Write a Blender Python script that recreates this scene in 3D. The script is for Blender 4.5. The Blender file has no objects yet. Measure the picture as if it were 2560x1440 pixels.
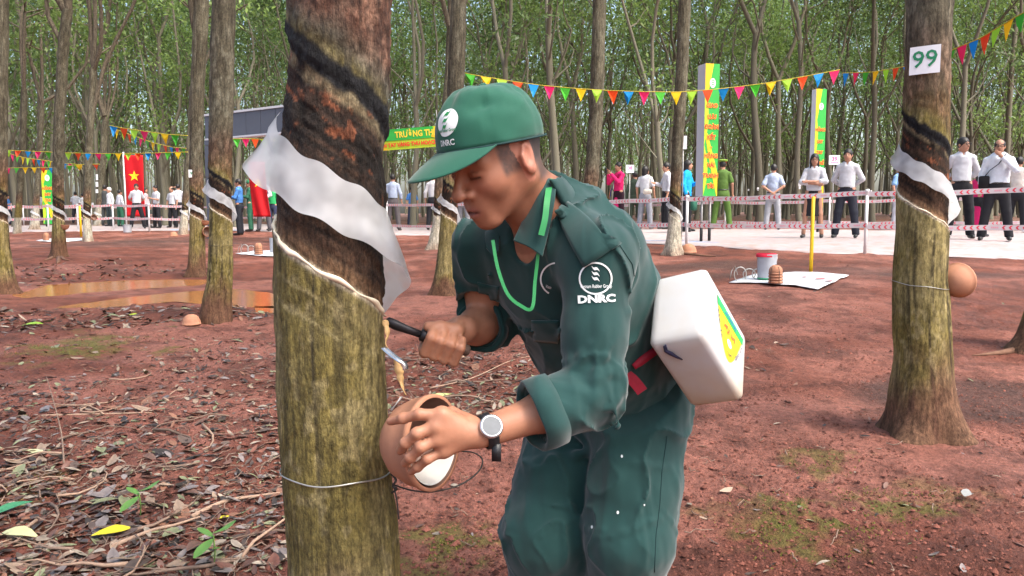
import bpy, bmesh, math, random
import numpy as np
from mathutils import Vector, Matrix, Quaternion
from mathutils.bvhtree import BVHTree
random.seed(7); RNG = np.random.default_rng(11)
SC = bpy.context.scene
COL = SC.collection
# ------------------------------------------------------------------ camera
FPX, PW, PH = 1920.0, 2560, 1440
PITCH = math.atan(175.0 / FPX)
cam_d = bpy.data.cameras.new('camera'); cam_d.sensor_width = 36.0; cam_d.lens = 36.0 * FPX / PW
cam_d.clip_start = 0.05; cam_d.clip_end = 2000
cam = bpy.data.objects.new('camera', cam_d); COL.objects.link(cam)
cam.location = (0, 0, 1.0); cam.rotation_euler = (math.pi / 2 - PITCH, 0, 0)
SC.camera = cam
# ------------------------------------------------------------------ sky, sun, exposure
SUN_EL, SUN_AZ = math.radians(56), math.radians(128)      # azimuth clockwise from +Y (north)
W = bpy.data.worlds.new('World'); SC.world = W; W.use_nodes = True
_nt = W.node_tree; _nt.nodes.clear()
_o = _nt.nodes.new('ShaderNodeOutputWorld'); _b = _nt.nodes.new('ShaderNodeBackground'); _s = _nt.nodes.new('ShaderNodeTexSky')
_s.sky_type = 'NISHITA'; _s.sun_disc = False; _s.sun_elevation = SUN_EL; _s.sun_rotation = SUN_AZ
_s.air_density = 1.0; _s.dust_density = 5.0; _s.ozone_density = 0.6
_b.inputs['Strength'].default_value = 0.14
_nt.links.new(_s.outputs[0], _b.inputs[0]); _nt.links.new(_b.outputs[0], _o.inputs[0])
sun_d = bpy.data.lights.new('sun', 'SUN'); sun_d.energy = 1.7; sun_d.angle = math.radians(22); sun_d.color = (1, .96, .9)
sun = bpy.data.objects.new('sun', sun_d); COL.objects.link(sun)
_dir = Vector((math.sin(SUN_AZ) * math.cos(SUN_EL), math.cos(SUN_AZ) * math.cos(SUN_EL), math.sin(SUN_EL)))
sun.rotation_euler = _dir.to_track_quat('Z', 'Y').to_euler()
SC.view_settings.view_transform = 'Standard'; SC.view_settings.look = 'None'
SC.view_settings.exposure = 1.8; SC.view_settings.gamma = 1.0; SC.view_settings.use_curve_mapping = False
SC.render.engine = 'CYCLES'
SC.cycles.max_bounces = 6; SC.cycles.diffuse_bounces = 3; SC.cycles.glossy_bounces = 2
SC.cycles.transmission_bounces = 4; SC.cycles.transparent_max_bounces = 8
SC.cycles.use_denoising = True; SC.cycles.caustics_reflective = False; SC.cycles.caustics_refractive = False
SC.cycles.sample_clamp_indirect = 6.0

# ------------------------------------------------------------------ pixel helpers
_cp, _sp = math.cos(PITCH), math.sin(PITCH)
def ray(px, py):
    xc = (px - 1280) / FPX; yc = (720 - py) / FPX
    return Vector((xc, _cp + yc * _sp, -_sp + yc * _cp))
def P(px, py, Y):
    d = ray(px, py); return Vector((0, 0, 1.0)) + d * (Y / d.y)
def PX(p):
    v = Vector(p) - Vector((0, 0, 1.0)); z = v.y * _cp - v.z * _sp; y = v.y * _sp + v.z * _cp
    return 1280 + FPX * v.x / z, 720 - FPX * y / z
def S(Y): return FPX / Y                    # pixels per metre, roughly
_LY = [-60, 0, 2.2, 4, 7, 8, 12, 15, 21, 26, 30, 60, 150, 500]
_LZ = [-.08, -.08, -.04, 0, 0, .03, .03, .22, .36, .58, .62, 1.0, 1.8, 3]
_RY = [-60, 0, 2.2, 3.3, 5, 8, 12, 13.5, 20, 30, 60, 150, 500]
_RZ = [-.08, -.08, -.04, 0, .05, .25, .45, .58, .72, .85, 1.2, 2.2, 3.4]
def gz(x, y):
    x = np.asarray(x, float); y = np.asarray(y, float)
    u = x / np.maximum(y, 1.0); t = np.clip((u + .3) / .75, 0, 1); w = t * t * (3 - 2 * t)
    return np.interp(y, _LY, _LZ) * (1 - w) + np.interp(y, _RY, _RZ) * w
def gzf(x, y): return float(gz(x, y))
_TS = np.geomspace(.4, 420, 900)
def G(px, py):
    """where the ray through a pixel meets the ground"""
    d = ray(px, py); z = 1.0 + d.z * _TS; m = np.nonzero(z < gz(d.x * _TS, d.y * _TS))[0]
    if len(m) == 0: return Vector((d.x * 420, d.y * 420, gzf(d.x * 420, d.y * 420)))
    i = max(int(m[0]), 1); t = np.linspace(_TS[i - 1], _TS[i], 200); k = int(np.argmax(1.0 + d.z * t < gz(d.x * t, d.y * t))); t = t[k]
    return Vector((d.x * t, d.y * t, gzf(d.x * t, d.y * t)))

# ------------------------------------------------------------------ noise (numpy)
def _hash(ix, iy, iz, seed):
    h = (ix * 374761393 + iy * 668265263 + iz * 2147483647 + seed * 974711) & 0xFFFFFFFF
    h = ((h ^ (h >> 13)) * 1274126177) & 0xFFFFFFFF
    h = ((h ^ (h >> 16)) * 2246822519) & 0xFFFFFFFF
    return ((h ^ (h >> 15)) & 0xFFFFFF) / float(0xFFFFFF)
def noise3(p, seed=0):
    p = np.asarray(p, float); i = np.floor(p).astype(np.int64); f = p - i; f = f * f * (3 - 2 * f)
    r = 0
    for dx in (0, 1):
        for dy in (0, 1):
            for dz in (0, 1):
                w = (f[..., 0] if dx else 1 - f[..., 0]) * (f[..., 1] if dy else 1 - f[..., 1]) * (f[..., 2] if dz else 1 - f[..., 2])
                r = r + w * _hash(i[..., 0] + dx, i[..., 1] + dy, i[..., 2] + dz, seed)
    return r * 2 - 1
def fbm(p, oct=4, seed=0, gain=.5):
    p = np.asarray(p, float); r = 0; a = 1.0
    for k in range(oct): r = r + a * noise3(p * 2 ** k, seed + k); a *= gain
    return r
def sstep(a, b, x):
    t = np.clip((np.asarray(x, float) - a) / (b - a), 0, 1); return t * t * (3 - 2 * t)

# ------------------------------------------------------------------ objects
def lin(r, g, b):
    f = lambda c: (c / 255 / 12.92) if c / 255 <= .04045 else ((c / 255 + .055) / 1.055) ** 2.4
    return (f(r), f(g), f(b))
def mesh_obj(name, verts, faces, mat=None, parent=None, smooth=True, cols=None, mats=None, midx=None):
    me = bpy.data.meshes.new(name)
    if isinstance(faces, np.ndarray) and isinstance(verts, np.ndarray):
        n = faces.shape[1]
        me.vertices.add(len(verts)); me.vertices.foreach_set('co', np.ascontiguousarray(verts, np.float32).ravel())
        me.loops.add(faces.size); me.loops.foreach_set('vertex_index', np.ascontiguousarray(faces, np.int32).ravel())
        me.polygons.add(len(faces)); me.polygons.foreach_set('loop_start', np.arange(0, faces.size, n, dtype=np.int32))
        me.polygons.foreach_set('loop_total', np.full(len(faces), n, np.int32)); me.update(calc_edges=True); me.validate()
    else:
        me.from_pydata([tuple(v) for v in verts], [], [tuple(int(i) for i in f) for f in faces]); me.update()
    if smooth: me.polygons.foreach_set('use_smooth', np.ones(len(me.polygons), bool))
    if cols is not None:
        a = me.color_attributes.new('Col', 'FLOAT_COLOR', 'POINT')
        c = np.ones((len(verts), 4), np.float32); c[:, :3] = cols; a.data.foreach_set('color', c.ravel())
    for m in (mats or ([mat] if mat else [])): me.materials.append(m)
    if midx is not None: me.polygons.foreach_set('material_index', np.asarray(midx, np.int32))
    o = bpy.data.objects.new(name, me); COL.objects.link(o)
    if parent: o.parent = parent
    return o
def empty(name, loc=(0, 0, 0), rz=0, scale=1):
    o = bpy.data.objects.new(name, None); COL.objects.link(o); o.empty_display_size = .1
    o.location = loc; o.rotation_euler = (0, 0, rz); o.scale = (scale,) * 3 if not hasattr(scale, '__len__') else scale
    return o
def tag(o, label=None, cat=None, group=None, kind=None):
    if label: o['label'] = label
    if cat: o['category'] = cat
    if group: o['group'] = group
    if kind: o['kind'] = kind
    return o
def copy_tree(o, parent=None):
    c = o.copy(); COL.objects.link(c); c.parent = parent
    for ch in list(o.children): copy_tree(ch, c)
    return c
def local(root, pts):
    """world points -> the root's local space (roots are unrotated unless noted)"""
    M = root.matrix_basis.inverted(); return [M @ Vector(p) for p in pts]

class MB:
    """collects shapes into one mesh"""
    def __init__(s): s.v = []; s.f = []; s.m = []
    def add(s, v, f, mi=0):
        b = len(s.v); s.v += [tuple(p) for p in v]; s.f += [tuple(i + b for i in q) for q in f]; s.m += [mi] * len(f); return s
    def box(s, c, size, rot=None, mi=0, bev=0):
        x, y, z = [d / 2 for d in size]; pts = []
        if bev:
            b = bev; rings = []
            for zz, ins in ((-z, b), (-z + b, 0), (z - b, 0), (z, b)):
                ring = []
                for sx, sy in ((1, 1), (-1, 1), (-1, -1), (1, -1)):
                    X, Y = x - ins, y - ins
                    a = [(sx * X, sy * (Y - b)), (sx * (X - b), sy * Y)]
                    if sx * sy < 0: a.reverse()
                    ring += [(p[0], p[1], zz) for p in a]
                rings.append(ring)
            pts = [p for r in rings for p in r]; f = []
            for k in range(3):
                for j in range(8): f.append((k * 8 + j, k * 8 + (j + 1) % 8, k * 8 + 8 + (j + 1) % 8, k * 8 + 8 + j))
            f.append(tuple(range(7, -1, -1))); f.append(tuple(range(24, 32)))
        else:
            pts = [(sx * x, sy * y, sz * z) for sz in (-1, 1) for sy in (-1, 1) for sx in (-1, 1)]
            f = [(0, 2, 3, 1), (4, 5, 7, 6), (0, 1, 5, 4), (2, 6, 7, 3), (0, 4, 6, 2), (1, 3, 7, 5)]
        R = rot or Matrix.Identity(3); c = Vector(c)
        return s.add([c + R @ Vector(p) for p in pts], f, mi)
    def tube(s, pts, rad, n=8, mi=0, cap=True, ell=None):
        pts = [Vector(p) for p in pts]; k = len(pts)
        if not hasattr(rad, '__len__'): rad = [rad] * k
        T = []
        for i in range(k):
            a = pts[min(i + 1, k - 1)] - pts[max(i - 1, 0)]; T.append(a.normalized() if a.length > 1e-9 else Vector((0, 0, 1)))
        ref = Vector((1, 0, 0)) if abs(T[0].x) < .9 else Vector((0, 1, 0))
        u = (ref - T[0] * ref.dot(T[0])).normalized(); v = []; f = []
        for i in range(k):
            u = (u - T[i] * u.dot(T[i])).normalized(); w = T[i].cross(u)
            for j in range(n):
                a = 2 * math.pi * j / n; e = ell or (1, 1)
                v.append(pts[i] + (u * math.cos(a) * e[0] + w * math.sin(a) * e[1]) * rad[i])
        for i in range(k - 1):
            for j in range(n): f.append((i * n + j, i * n + (j + 1) % n, (i + 1) * n + (j + 1) % n, (i + 1) * n + j))
        if cap: f.append(tuple(range(n - 1, -1, -1))); f.append(tuple((k - 1) * n + j for j in range(n)))
        return s.add(v, f, mi)
    def lathe(s, prof, n=24, M=None, mi=0, cap=False):
        M = M or Matrix.Identity(4); v = []; f = []; k = len(prof)
        for r, z in prof:
            for j in range(n):
                a = 2 * math.pi * j / n; v.append(M @ Vector((r * math.cos(a), r * math.sin(a), z)))
        for i in range(k - 1):
            for j in range(n): f.append((i * n + j, i * n + (j + 1) % n, (i + 1) * n + (j + 1) % n, (i + 1) * n + j))
        if cap: f.append(tuple(range(n - 1, -1, -1))); f.append(tuple((k - 1) * n + j for j in range(n)))
        return s.add(v, f, mi)
    def build(s, name, mat=None, parent=None, smooth=False, mats=None):
        return mesh_obj(name, s.v, s.f, mat, parent, smooth, mats=mats, midx=s.m if mats else None)
def smooth_by_angle(o, ang=40):
    me = o.data; me.polygons.foreach_set('use_smooth', np.ones(len(me.polygons), bool))
    try: me.set_sharp_from_angle(angle=math.radians(ang))
    except Exception: pass
    return o

# ------------------------------------------------------------------ materials
def mat(name, col=(.5, .5, .5), rough=.6, spec=.3, nscale=0, namt=0, col2=None, bump=0, bscale=40, attr=False, trans=0, metal=0,
        alpha=1, transmission=0, sss=0, sheen=0, coord='Object', stretch=None, objrand=0, detail=6, bdist=.01):
    m = bpy.data.materials.new(name); m.use_nodes = True; nt = m.node_tree; N = nt.nodes; L = nt.links
    b = N['Principled BSDF']; b.inputs['Roughness'].default_value = rough; b.inputs['Specular IOR Level'].default_value = spec
    b.inputs['Metallic'].default_value = metal; b.inputs['Alpha'].default_value = alpha
    b.inputs['Transmission Weight'].default_value = transmission
    if sss: b.inputs['Subsurface Weight'].default_value = sss; b.inputs['Subsurface Radius'].default_value = (.012, .005, .003); b.inputs['Subsurface Scale'].default_value = 1
    if sheen: b.inputs['Sheen Weight'].default_value = sheen; b.inputs['Sheen Roughness'].default_value = .5
    tc = N.new('ShaderNodeTexCoord'); src = tc.outputs[coord]
    if stretch:
        mp = N.new('ShaderNodeMapping'); mp.inputs['Scale'].default_value = stretch; L.new(src, mp.inputs[0]); src = mp.outputs[0]
    out = None
    if attr:
        a = N.new('ShaderNodeVertexColor'); a.layer_name = 'Col'; out = a.outputs[0]
    else:
        r = N.new('ShaderNodeRGB'); r.outputs[0].default_value = (*col, 1); out = r.outputs[0]
    if namt or col2:
        nz = N.new('ShaderNodeTexNoise'); nz.inputs['Scale'].default_value = nscale or 5; nz.inputs['Detail'].default_value = detail; nz.inputs['Roughness'].default_value = .65
        L.new(src, nz.inputs['Vector'])
        if col2:
            rp = N.new('ShaderNodeMapRange'); rp.inputs[1].default_value = .35; rp.inputs[2].default_value = .65; L.new(nz.outputs[0], rp.inputs[0])
            mx = N.new('ShaderNodeMix'); mx.data_type = 'RGBA'; L.new(rp.outputs[0], mx.inputs[0]); L.new(out, mx.inputs[6]); mx.inputs[7].default_value = (*col2, 1); out = mx.outputs[2]
        if namt:
            rp = N.new('ShaderNodeMapRange'); rp.inputs[1].default_value = .25; rp.inputs[2].default_value = .75
            rp.inputs[3].default_value = 1 - namt; rp.inputs[4].default_value = 1 + namt; L.new(nz.outputs[0], rp.inputs[0])
            mx = N.new('ShaderNodeMix'); mx.data_type = 'RGBA'; mx.blend_type = 'MULTIPLY'; mx.inputs[0].default_value = 1; L.new(out, mx.inputs[6]); L.new(rp.outputs[0], mx.inputs[7]); out = mx.outputs[2]
    if objrand:
        oi = N.new('ShaderNodeObjectInfo'); rp = N.new('ShaderNodeMapRange'); rp.inputs[3].default_value = 1 - objrand; rp.inputs[4].default_value = 1 + objrand
        L.new(oi.outputs['Random'], rp.inputs[0]); mx = N.new('ShaderNodeMix'); mx.data_type = 'RGBA'; mx.blend_type = 'MULTIPLY'; mx.inputs[0].default_value = 1
        L.new(out, mx.inputs[6]); L.new(rp.outputs[0], mx.inputs[7]); out = mx.outputs[2]
    L.new(out, b.inputs['Base Color'])
    if bump:
        nz = N.new('ShaderNodeTexNoise'); nz.inputs['Scale'].default_value = bscale; nz.inputs['Detail'].default_value = 6; nz.inputs['Roughness'].default_value = .7; L.new(src, nz.inputs['Vector'])
        bp = N.new('ShaderNodeBump'); bp.inputs['Strength'].default_value = bump; bp.inputs['Distance'].default_value = bdist; L.new(nz.outputs[0], bp.inputs['Height']); L.new(bp.outputs[0], b.inputs['Normal'])
    if trans:
        t = N.new('ShaderNodeBsdfTranslucent'); L.new(out, t.inputs[0]); ms = N.new('ShaderNodeMixShader'); ms.inputs[0].default_value = trans
        L.new(b.outputs[0], ms.inputs[1]); L.new(t.outputs[0], ms.inputs[2]); L.new(ms.outputs[0], N['Material Output'].inputs[0])
    return m
M = {}
def text_geo(s, size=1.0, bold=0.0, align='CENTER', sx=1.0, shear=0):
    c = bpy.data.curves.new('t', 'FONT'); c.body = s; c.size = size; c.align_x = align; c.align_y = 'CENTER'; c.offset = bold; c.shear = shear; c.resolution_u = 2
    o = bpy.data.objects.new('t', c); COL.objects.link(o); dg = bpy.context.evaluated_depsgraph_get(); me = o.evaluated_get(dg).to_mesh()
    v = [Vector((p.co.x * sx, p.co.y, 0)) for p in me.vertices]; f = [tuple(q.vertices) for q in me.polygons]
    o.evaluated_get(dg).to_mesh_clear(); bpy.data.objects.remove(o); bpy.data.curves.remove(c)
    return v, f
# ------------------------------------------------------------------ implicit surfaces -> meshes (bodies, cloth)
class Field:
    def __init__(s, lo, hi, h):
        s.lo = np.array(lo, float); s.h = h; s.n = np.maximum(np.ceil((np.array(hi, float) - s.lo) / h).astype(int) + 1, 4)
        s.V = np.full(tuple(s.n), 1.0, np.float32)
        s.ax = [s.lo[i] + h * np.arange(s.n[i]) for i in range(3)]
    def _box(s, lo, hi):
        a = np.clip(np.floor((np.array(lo) - s.lo) / s.h).astype(int), 0, s.n); b = np.clip(np.ceil((np.array(hi) - s.lo) / s.h).astype(int) + 1, 0, s.n)
        if (b <= a).any(): return None, None
        sl = tuple(slice(a[i], b[i]) for i in range(3))
        X, Y, Z = np.meshgrid(*[s.ax[i][sl[i]] for i in range(3)], indexing='ij')
        return sl, np.stack([X, Y, Z], -1)
    def _comb(s, sl, d, k, sub):
        a = s.V[sl]
        if sub: d = -d; h = np.clip(.5 - .5 * (d - a) / -k if False else .5 + .5 * (d - a) / k, 0, 1); r = a * (1 - h) + d * h + k * h * (1 - h)
        else: h = np.clip(.5 + .5 * (d - a) / k, 0, 1); r = d * (1 - h) + a * h - k * h * (1 - h)
        s.V[sl] = r
    def cone(s, a, b, r0, r1=None, k=.01, sub=False, flat=None, f=1.0, pad=.03):
        a = np.array(a, float); b = np.array(b, float); r1 = r0 if r1 is None else r1; R = max(r0, r1) * max(f, 1) + pad + k
        sl, p = s._box(np.minimum(a, b) - R, np.maximum(a, b) + R)
        if sl is None: return s
        ba = b - a; q = p - a; t = np.clip((q @ ba) / max(ba @ ba, 1e-12), 0, 1); e = q - t[..., None] * ba
        if flat is not None:
            n = np.array(flat, float); n /= np.linalg.norm(n); c = e @ n; e = e + (c * (1 / f - 1))[..., None] * n
        s._comb(sl, np.linalg.norm(e, axis=-1) - (r0 + t * (r1 - r0)), k, sub); return s
    def chain(s, pts, rads, k=.01, **kw):
        for i in range(len(pts) - 1): s.cone(pts[i], pts[i + 1], rads[i], rads[i + 1], k, **kw)
        return s
    def ell(s, c, r, R=None, k=.01, sub=False, pad=.03):
        c = np.array(c, float); r = np.array(r, float); m = r.max() + pad + k
        sl, p = s._box(c - m, c + m)
        if sl is None: return s
        q = p - c
        if R is not None: q = q @ np.array(R, float)       # columns of R are the local axes
        k0 = np.linalg.norm(q / r, axis=-1); k1 = np.linalg.norm(q / (r * r), axis=-1) + 1e-9
        s._comb(sl, k0 * (k0 - 1) / k1, k, sub); return s
    def plane_cut(s, o, n, k=.004):
        """remove everything on the side the normal points to"""
        o = np.array(o, float); n = np.array(n, float); n /= np.linalg.norm(n)
        X, Y, Z = np.meshgrid(*s.ax, indexing='ij'); d = (np.stack([X, Y, Z], -1) - o) @ n
        a = s.V; h = np.clip(.5 + .5 * (d - a) / k, 0, 1); s.V = (a * (1 - h) + d * h + k * h * (1 - h)).astype(np.float32); return s
    def displace(s, fn, band=.03):
        m = np.abs(s.V) < band; I = np.argwhere(m); p = s.lo + I * s.h; s.V[m] -= fn(p).astype(np.float32); return s
    def points(s):
        X, Y, Z = np.meshgrid(*s.ax, indexing='ij'); return np.stack([X, Y, Z], -1)
    def mesh(s, smooth=1):
        V = s.V; V = V.copy(); V[0] = V[-1] = 1; V[:, 0] = V[:, -1] = 1; V[:, :, 0] = V[:, :, -1] = 1
        ins = V < 0; nx, ny, nz = V.shape
        c = [ins[dx:nx - 1 + dx, dy:ny - 1 + dy, dz:nz - 1 + dz] for dx in (0, 1) for dy in (0, 1) for dz in (0, 1)]
        cnt = sum(x.astype(np.int8) for x in c); mixed = (cnt > 0) & (cnt < 8); I = np.argwhere(mixed)
        idx = -np.ones(mixed.shape, np.int64); idx[mixed] = np.arange(len(I))
        corner = [(dx, dy, dz) for dx in (0, 1) for dy in (0, 1) for dz in (0, 1)]
        vals = np.stack([V[I[:, 0] + d[0], I[:, 1] + d[1], I[:, 2] + d[2]] for d in corner], 1)
        acc = np.zeros((len(I), 3)); num = np.zeros(len(I)); C = np.array(corner, float)
        for i in range(8):
            for j in range(i + 1, 8):
                if np.abs(C[i] - C[j]).sum() != 1: continue
                a, b = vals[:, i], vals[:, j]; m = (a < 0) != (b < 0); t = np.where(m, a / np.where(m, a - b, 1), 0)
                acc += np.where(m[:, None], C[i] + t[:, None] * (C[j] - C[i]), 0); num += m
        pos = s.lo + (I + acc / num[:, None]) * s.h
        F = []
        for ax in range(3):
            sh = [slice(None)] * 3; sh2 = [slice(None)] * 3; sh[ax] = slice(0, -1); sh2[ax] = slice(1, None)
            A, B = ins[tuple(sh)], ins[tuple(sh2)]; E = np.argwhere(A != B)
            o1, o2 = [(1, 2), (2, 0), (0, 1)][ax]; E = E[(E[:, o1] > 0) & (E[:, o2] > 0)]
            flip = B[E[:, 0], E[:, 1], E[:, 2]]
            def q(d1, d2):
                e = E.copy(); e[:, o1] -= d1; e[:, o2] -= d2; return idx[e[:, 0], e[:, 1], e[:, 2]]
            f = np.stack([q(1, 1), q(0, 1), q(0, 0), q(1, 0)], 1); f[flip] = f[flip][:, ::-1]; F.append(f[(f >= 0).all(1)])
        F = np.concatenate(F) if F else np.zeros((0, 4), int)
        for _ in range(smooth):
            acc = np.zeros_like(pos); num = np.zeros(len(pos))
            for a, b in ((0, 1), (1, 2), (2, 3), (3, 0)):
                np.add.at(acc, F[:, a], pos[F[:, b]]); np.add.at(acc, F[:, b], pos[F[:, a]]); np.add.at(num, F[:, a], 1); np.add.at(num, F[:, b], 1)
            pos = pos * .5 + .5 * acc / np.maximum(num, 1)[:, None]
        return pos, F
def sdf_obj(name, fld, mat_, parent=None, smooth=1, colfn=None, off=None):
    v, f = fld.mesh(smooth); cols = colfn(v) if colfn else None
    if off is not None: v = v - np.array(off)
    return mesh_obj(name, v, f, mat_, parent, True, cols)
def A(v): return np.array(v, float)
def spline(pts, n=8):
    pts = [A(p) for p in pts]; out = []
    for i in range(len(pts) - 1):
        p0, p1, p2, p3 = pts[max(i - 1, 0)], pts[i], pts[i + 1], pts[min(i + 2, len(pts) - 1)]
        for t in np.linspace(0, 1, n, endpoint=(i == len(pts) - 2)): out.append(.5 * ((2 * p1) + (-p0 + p2) * t + (2 * p0 - 5 * p1 + 4 * p2 - p3) * t * t + (-p0 + 3 * p1 - 3 * p2 + p3) * t ** 3))
    return out
def leafmark(cx, cy, s, rot=0):
    """three stacked leaf strokes of the emblem"""
    pts = []; fs = []
    for k, dy in enumerate((-.42, 0, .42)):
        b = len(pts); n = 7
        for i in range(n):
            t = i / (n - 1); x = -.5 + t; y = dy + .42 * (t - .5) + .10 * math.sin(t * 6.28); w_ = .115 * math.sin(math.pi * min(max(t, .06), .94)) + .01
            for sg in (-1, 1): pts.append((cx + s * x * .62, cy + s * (y + sg * w_)))
        for i in range(n - 1): fs.append((b + 2 * i, b + 2 * i + 2, b + 2 * i + 3, b + 2 * i + 1))
    return pts, fs
M['white_print'] = mat('white_print', (.75, .78, .77), rough=.6)
# ================================================================== ground
def poly_mask(x, y, poly, soft):
    """signed-ish soft mask of a world polygon (positive inside)"""
    x = np.asarray(x, float); y = np.asarray(y, float); ins = np.zeros(x.shape, bool); d = np.full(x.shape, 1e9)
    n = len(poly)
    for i in range(n):
        x0, y0 = poly[i]; x1, y1 = poly[(i + 1) % n]
        c = ((y0 > y) != (y1 > y)) & (x < (x1 - x0) * (y - y0) / ((y1 - y0) or 1e-9) + x0); ins ^= c
        t = np.clip(((x - x0) * (x1 - x0) + (y - y0) * (y1 - y0)) / ((x1 - x0) ** 2 + (y1 - y0) ** 2 + 1e-12), 0, 1)
        d = np.minimum(d, np.hypot(x - x0 - t * (x1 - x0), y - y0 - t * (y1 - y0)))
    return sstep(-soft, soft, np.where(ins, d, -d))
def gpoly(pts): return [tuple(G(*p)[:2]) for p in pts]
PUD = [gpoly([(30, 737), (120, 712), (300, 700), (470, 688), (540, 694), (500, 712), (330, 722), (170, 735), (60, 744)]),
       gpoly([(130, 768), (300, 744), (470, 728), (600, 722), (720, 738), (700, 768), (560, 764), (440, 752), (260, 768)]),
       gpoly([(640, 765), (760, 762), (740, 782), (640, 780)])]
def ground_z(x, y):
    z = gz(x, y); r = np.hypot(x, y); P3 = np.stack([x, y, np.zeros_like(x)], -1)
    far = np.clip(1.6 / np.maximum(r, 1.6), .05, 1)
    pm = sum(poly_mask(x, y, p, .10) for p in PUD); pm = np.clip(pm, 0, 1)
    n = fbm(P3 * 3.1, 3, 3) * .010 + (np.abs(fbm(P3 * 22, 3, 9)) * .012 + fbm(P3 * 60, 2, 5) * .004) * np.where(r < 9, 1, .3) * (.5 + .5 * sstep(-.3, .4, fbm(P3 * 1.7, 2, 77)))
    n = n + sstep(2.2, 2.5, y) * 0
    return z + n * (1 - .8 * pm) - pm * .022
MOSS = [(2100, 1290, .30, 1), (2010, 1380, .2, .8), (2180, 1250, .2, .6), (2060, 1160, .16, .6), (1130, 1370, .22, .8), (210, 868, .75, .75), (100, 880, .4, .5), (330, 855, .5, .5), (2300, 1230, .2, .35), (1900, 1300, .2, .4), (80, 1230, .15, .5)]
def build_ground():
    a_in = np.arange(-44, 44.01, .2); a_out = np.concatenate([np.arange(-180, -44, 4.0), a_in, np.arange(46, 180, 4.0)])
    rr = np.concatenate([np.geomspace(.25, 1.5, 14)[:-1], np.geomspace(1.5, 9, 235)[:-1], np.geomspace(9, 40, 110)[:-1], np.geomspace(40, 200, 30)])
    A, R = np.meshgrid(np.radians(a_out), rr, indexing='xy'); x = R * np.sin(A); y = R * np.cos(A)
    z = ground_z(x, y); nr, na = x.shape
    v = np.stack([x, y, z], -1).reshape(-1, 3); v = np.vstack([v, [[0, 0, gzf(0, 0)]]])
    i = np.arange(nr - 1)[:, None] * na; j = np.arange(na)[None, :]; j2 = (j + 1) % na
    f = np.stack([i + j, i + na + j, i + na + j2, i + j2], -1).reshape(-1, 4)
    f = f[:, ::-1]
    tri = np.stack([np.full(na, len(v) - 1), np.arange(na), (np.arange(na) + 1) % na, (np.arange(na) + 1) % na], 1)
    # colours of the soil itself
    X, Y = v[:, 0], v[:, 1]; P3 = np.stack([X, Y, np.zeros_like(X)], -1)
    base = np.array([.185, .060, .038]); pink = np.array([.290, .115, .083]); dark = np.array([.064, .022, .015]); grey = np.array([.062, .037, .031])
    n1 = sstep(-.25, .55, fbm(P3 * .9, 4, 21)); n2 = sstep(0, .8, fbm(P3 * 2.3, 4, 31)); n3 = sstep(.1, .7, fbm(P3 * 9, 3, 41))
    c = base * (1 - n1[:, None]) + pink * n1[:, None]
    c = c * (1 - .55 * n2[:, None]) + dark * .55 * n2[:, None]
    c = c * (1 - .5 * n3[:, None]) + dark * .5 * n3[:, None]
    # trodden grey-brown strip in front of the sheets, damp patch left and right
    for (px, py, rx, ry, w) in [(1250, 610, 3.2, 1.0, .8), (500, 600, 5, 1.6, .6), (1750, 665, 2.5, .9, .7), (2100, 680, 3, .8, .5), (2500, 1000, .8, .5, .7), (300, 610, 4, 1.6, .6), (2480, 690, 2, .6, .5)]:
        g = G(px, py); d = np.hypot((X - g.x) / rx, (Y - g.y) / ry) + fbm(P3 * 1.3, 3, 8) * .35; m = (w * sstep(1.0, .4, d))[:, None]; c = c * (1 - m) + grey * m
    mo = np.array([.125, .112, .025])
    for (px, py, rad, w) in MOSS:
        g = G(px, py); d = np.hypot((X - g.x) / rad, (Y - g.y) / (rad * 1.1)) + fbm(P3 * 5, 3, 12) * .7; m = (w * sstep(1.0, .3, d) * sstep(-.5, .3, fbm(P3 * 14, 3, 55)))[:, None]; c = c * (1 - m) + mo * m
    far = sstep(24, 45, np.hypot(X, Y))[:, None]; c = c * (1 - far * .6) + np.array([.13, .085, .06]) * far * .6
    m = mat('soil', attr=True, rough=.72, spec=.25, nscale=34, namt=.5, bump=1.0, bscale=55, bdist=.03, coord='Object')
    nt = m.node_tree; N = nt.nodes; L = nt.links                        # damp sheen varies over the soil
    nz = N.new('ShaderNodeTexNoise'); nz.inputs['Scale'].default_value = 2.2; nz.inputs['Detail'].default_value = 5
    tc = N.new('ShaderNodeTexCoord'); L.new(tc.outputs['Object'], nz.inputs['Vector'])
    rp = N.new('ShaderNodeMapRange'); rp.inputs[1].default_value = .35; rp.inputs[2].default_value = .65; rp.inputs[3].default_value = .5; rp.inputs[4].default_value = .9
    L.new(nz.outputs[0], rp.inputs[0]); L.new(rp.outputs[0], N['Principled BSDF'].inputs['Roughness'])
    o = mesh_obj('ground', v, np.vstack([f, tri]) if False else f, m, None, True, c); tag(o, kind='structure')
    return o
ground = build_ground()
# puddles of red-brown water
M['water'] = mat('muddy_water', (.36, .14, .045), rough=.16, spec=.25, nscale=3, namt=.15)
for k, pl in enumerate(PUD):
    cx = sum(p[0] for p in pl) / len(pl); cy = sum(p[1] for p in pl) / len(pl)
    nn = 60; pts = []
    for i in range(len(pl)):
        a, b = pl[i], pl[(i + 1) % len(pl)]
        for t in np.linspace(0, 1, 8, endpoint=False): pts.append((a[0] + (b[0] - a[0]) * t, a[1] + (b[1] - a[1]) * t))
    pts = [(cx + (p[0] - cx) * 1.06, cy + (p[1] - cy) * 1.06) for p in pts]
    v = [(cx, cy, .0225)] + [(p[0], p[1], .0225) for p in pts]
    f = [(0, 1 + i, 1 + (i + 1) % len(pts)) for i in range(len(pts))]
    o = mesh_obj('puddle', v, f, M['water'], None, False); tag(o, kind='structure')
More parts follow.
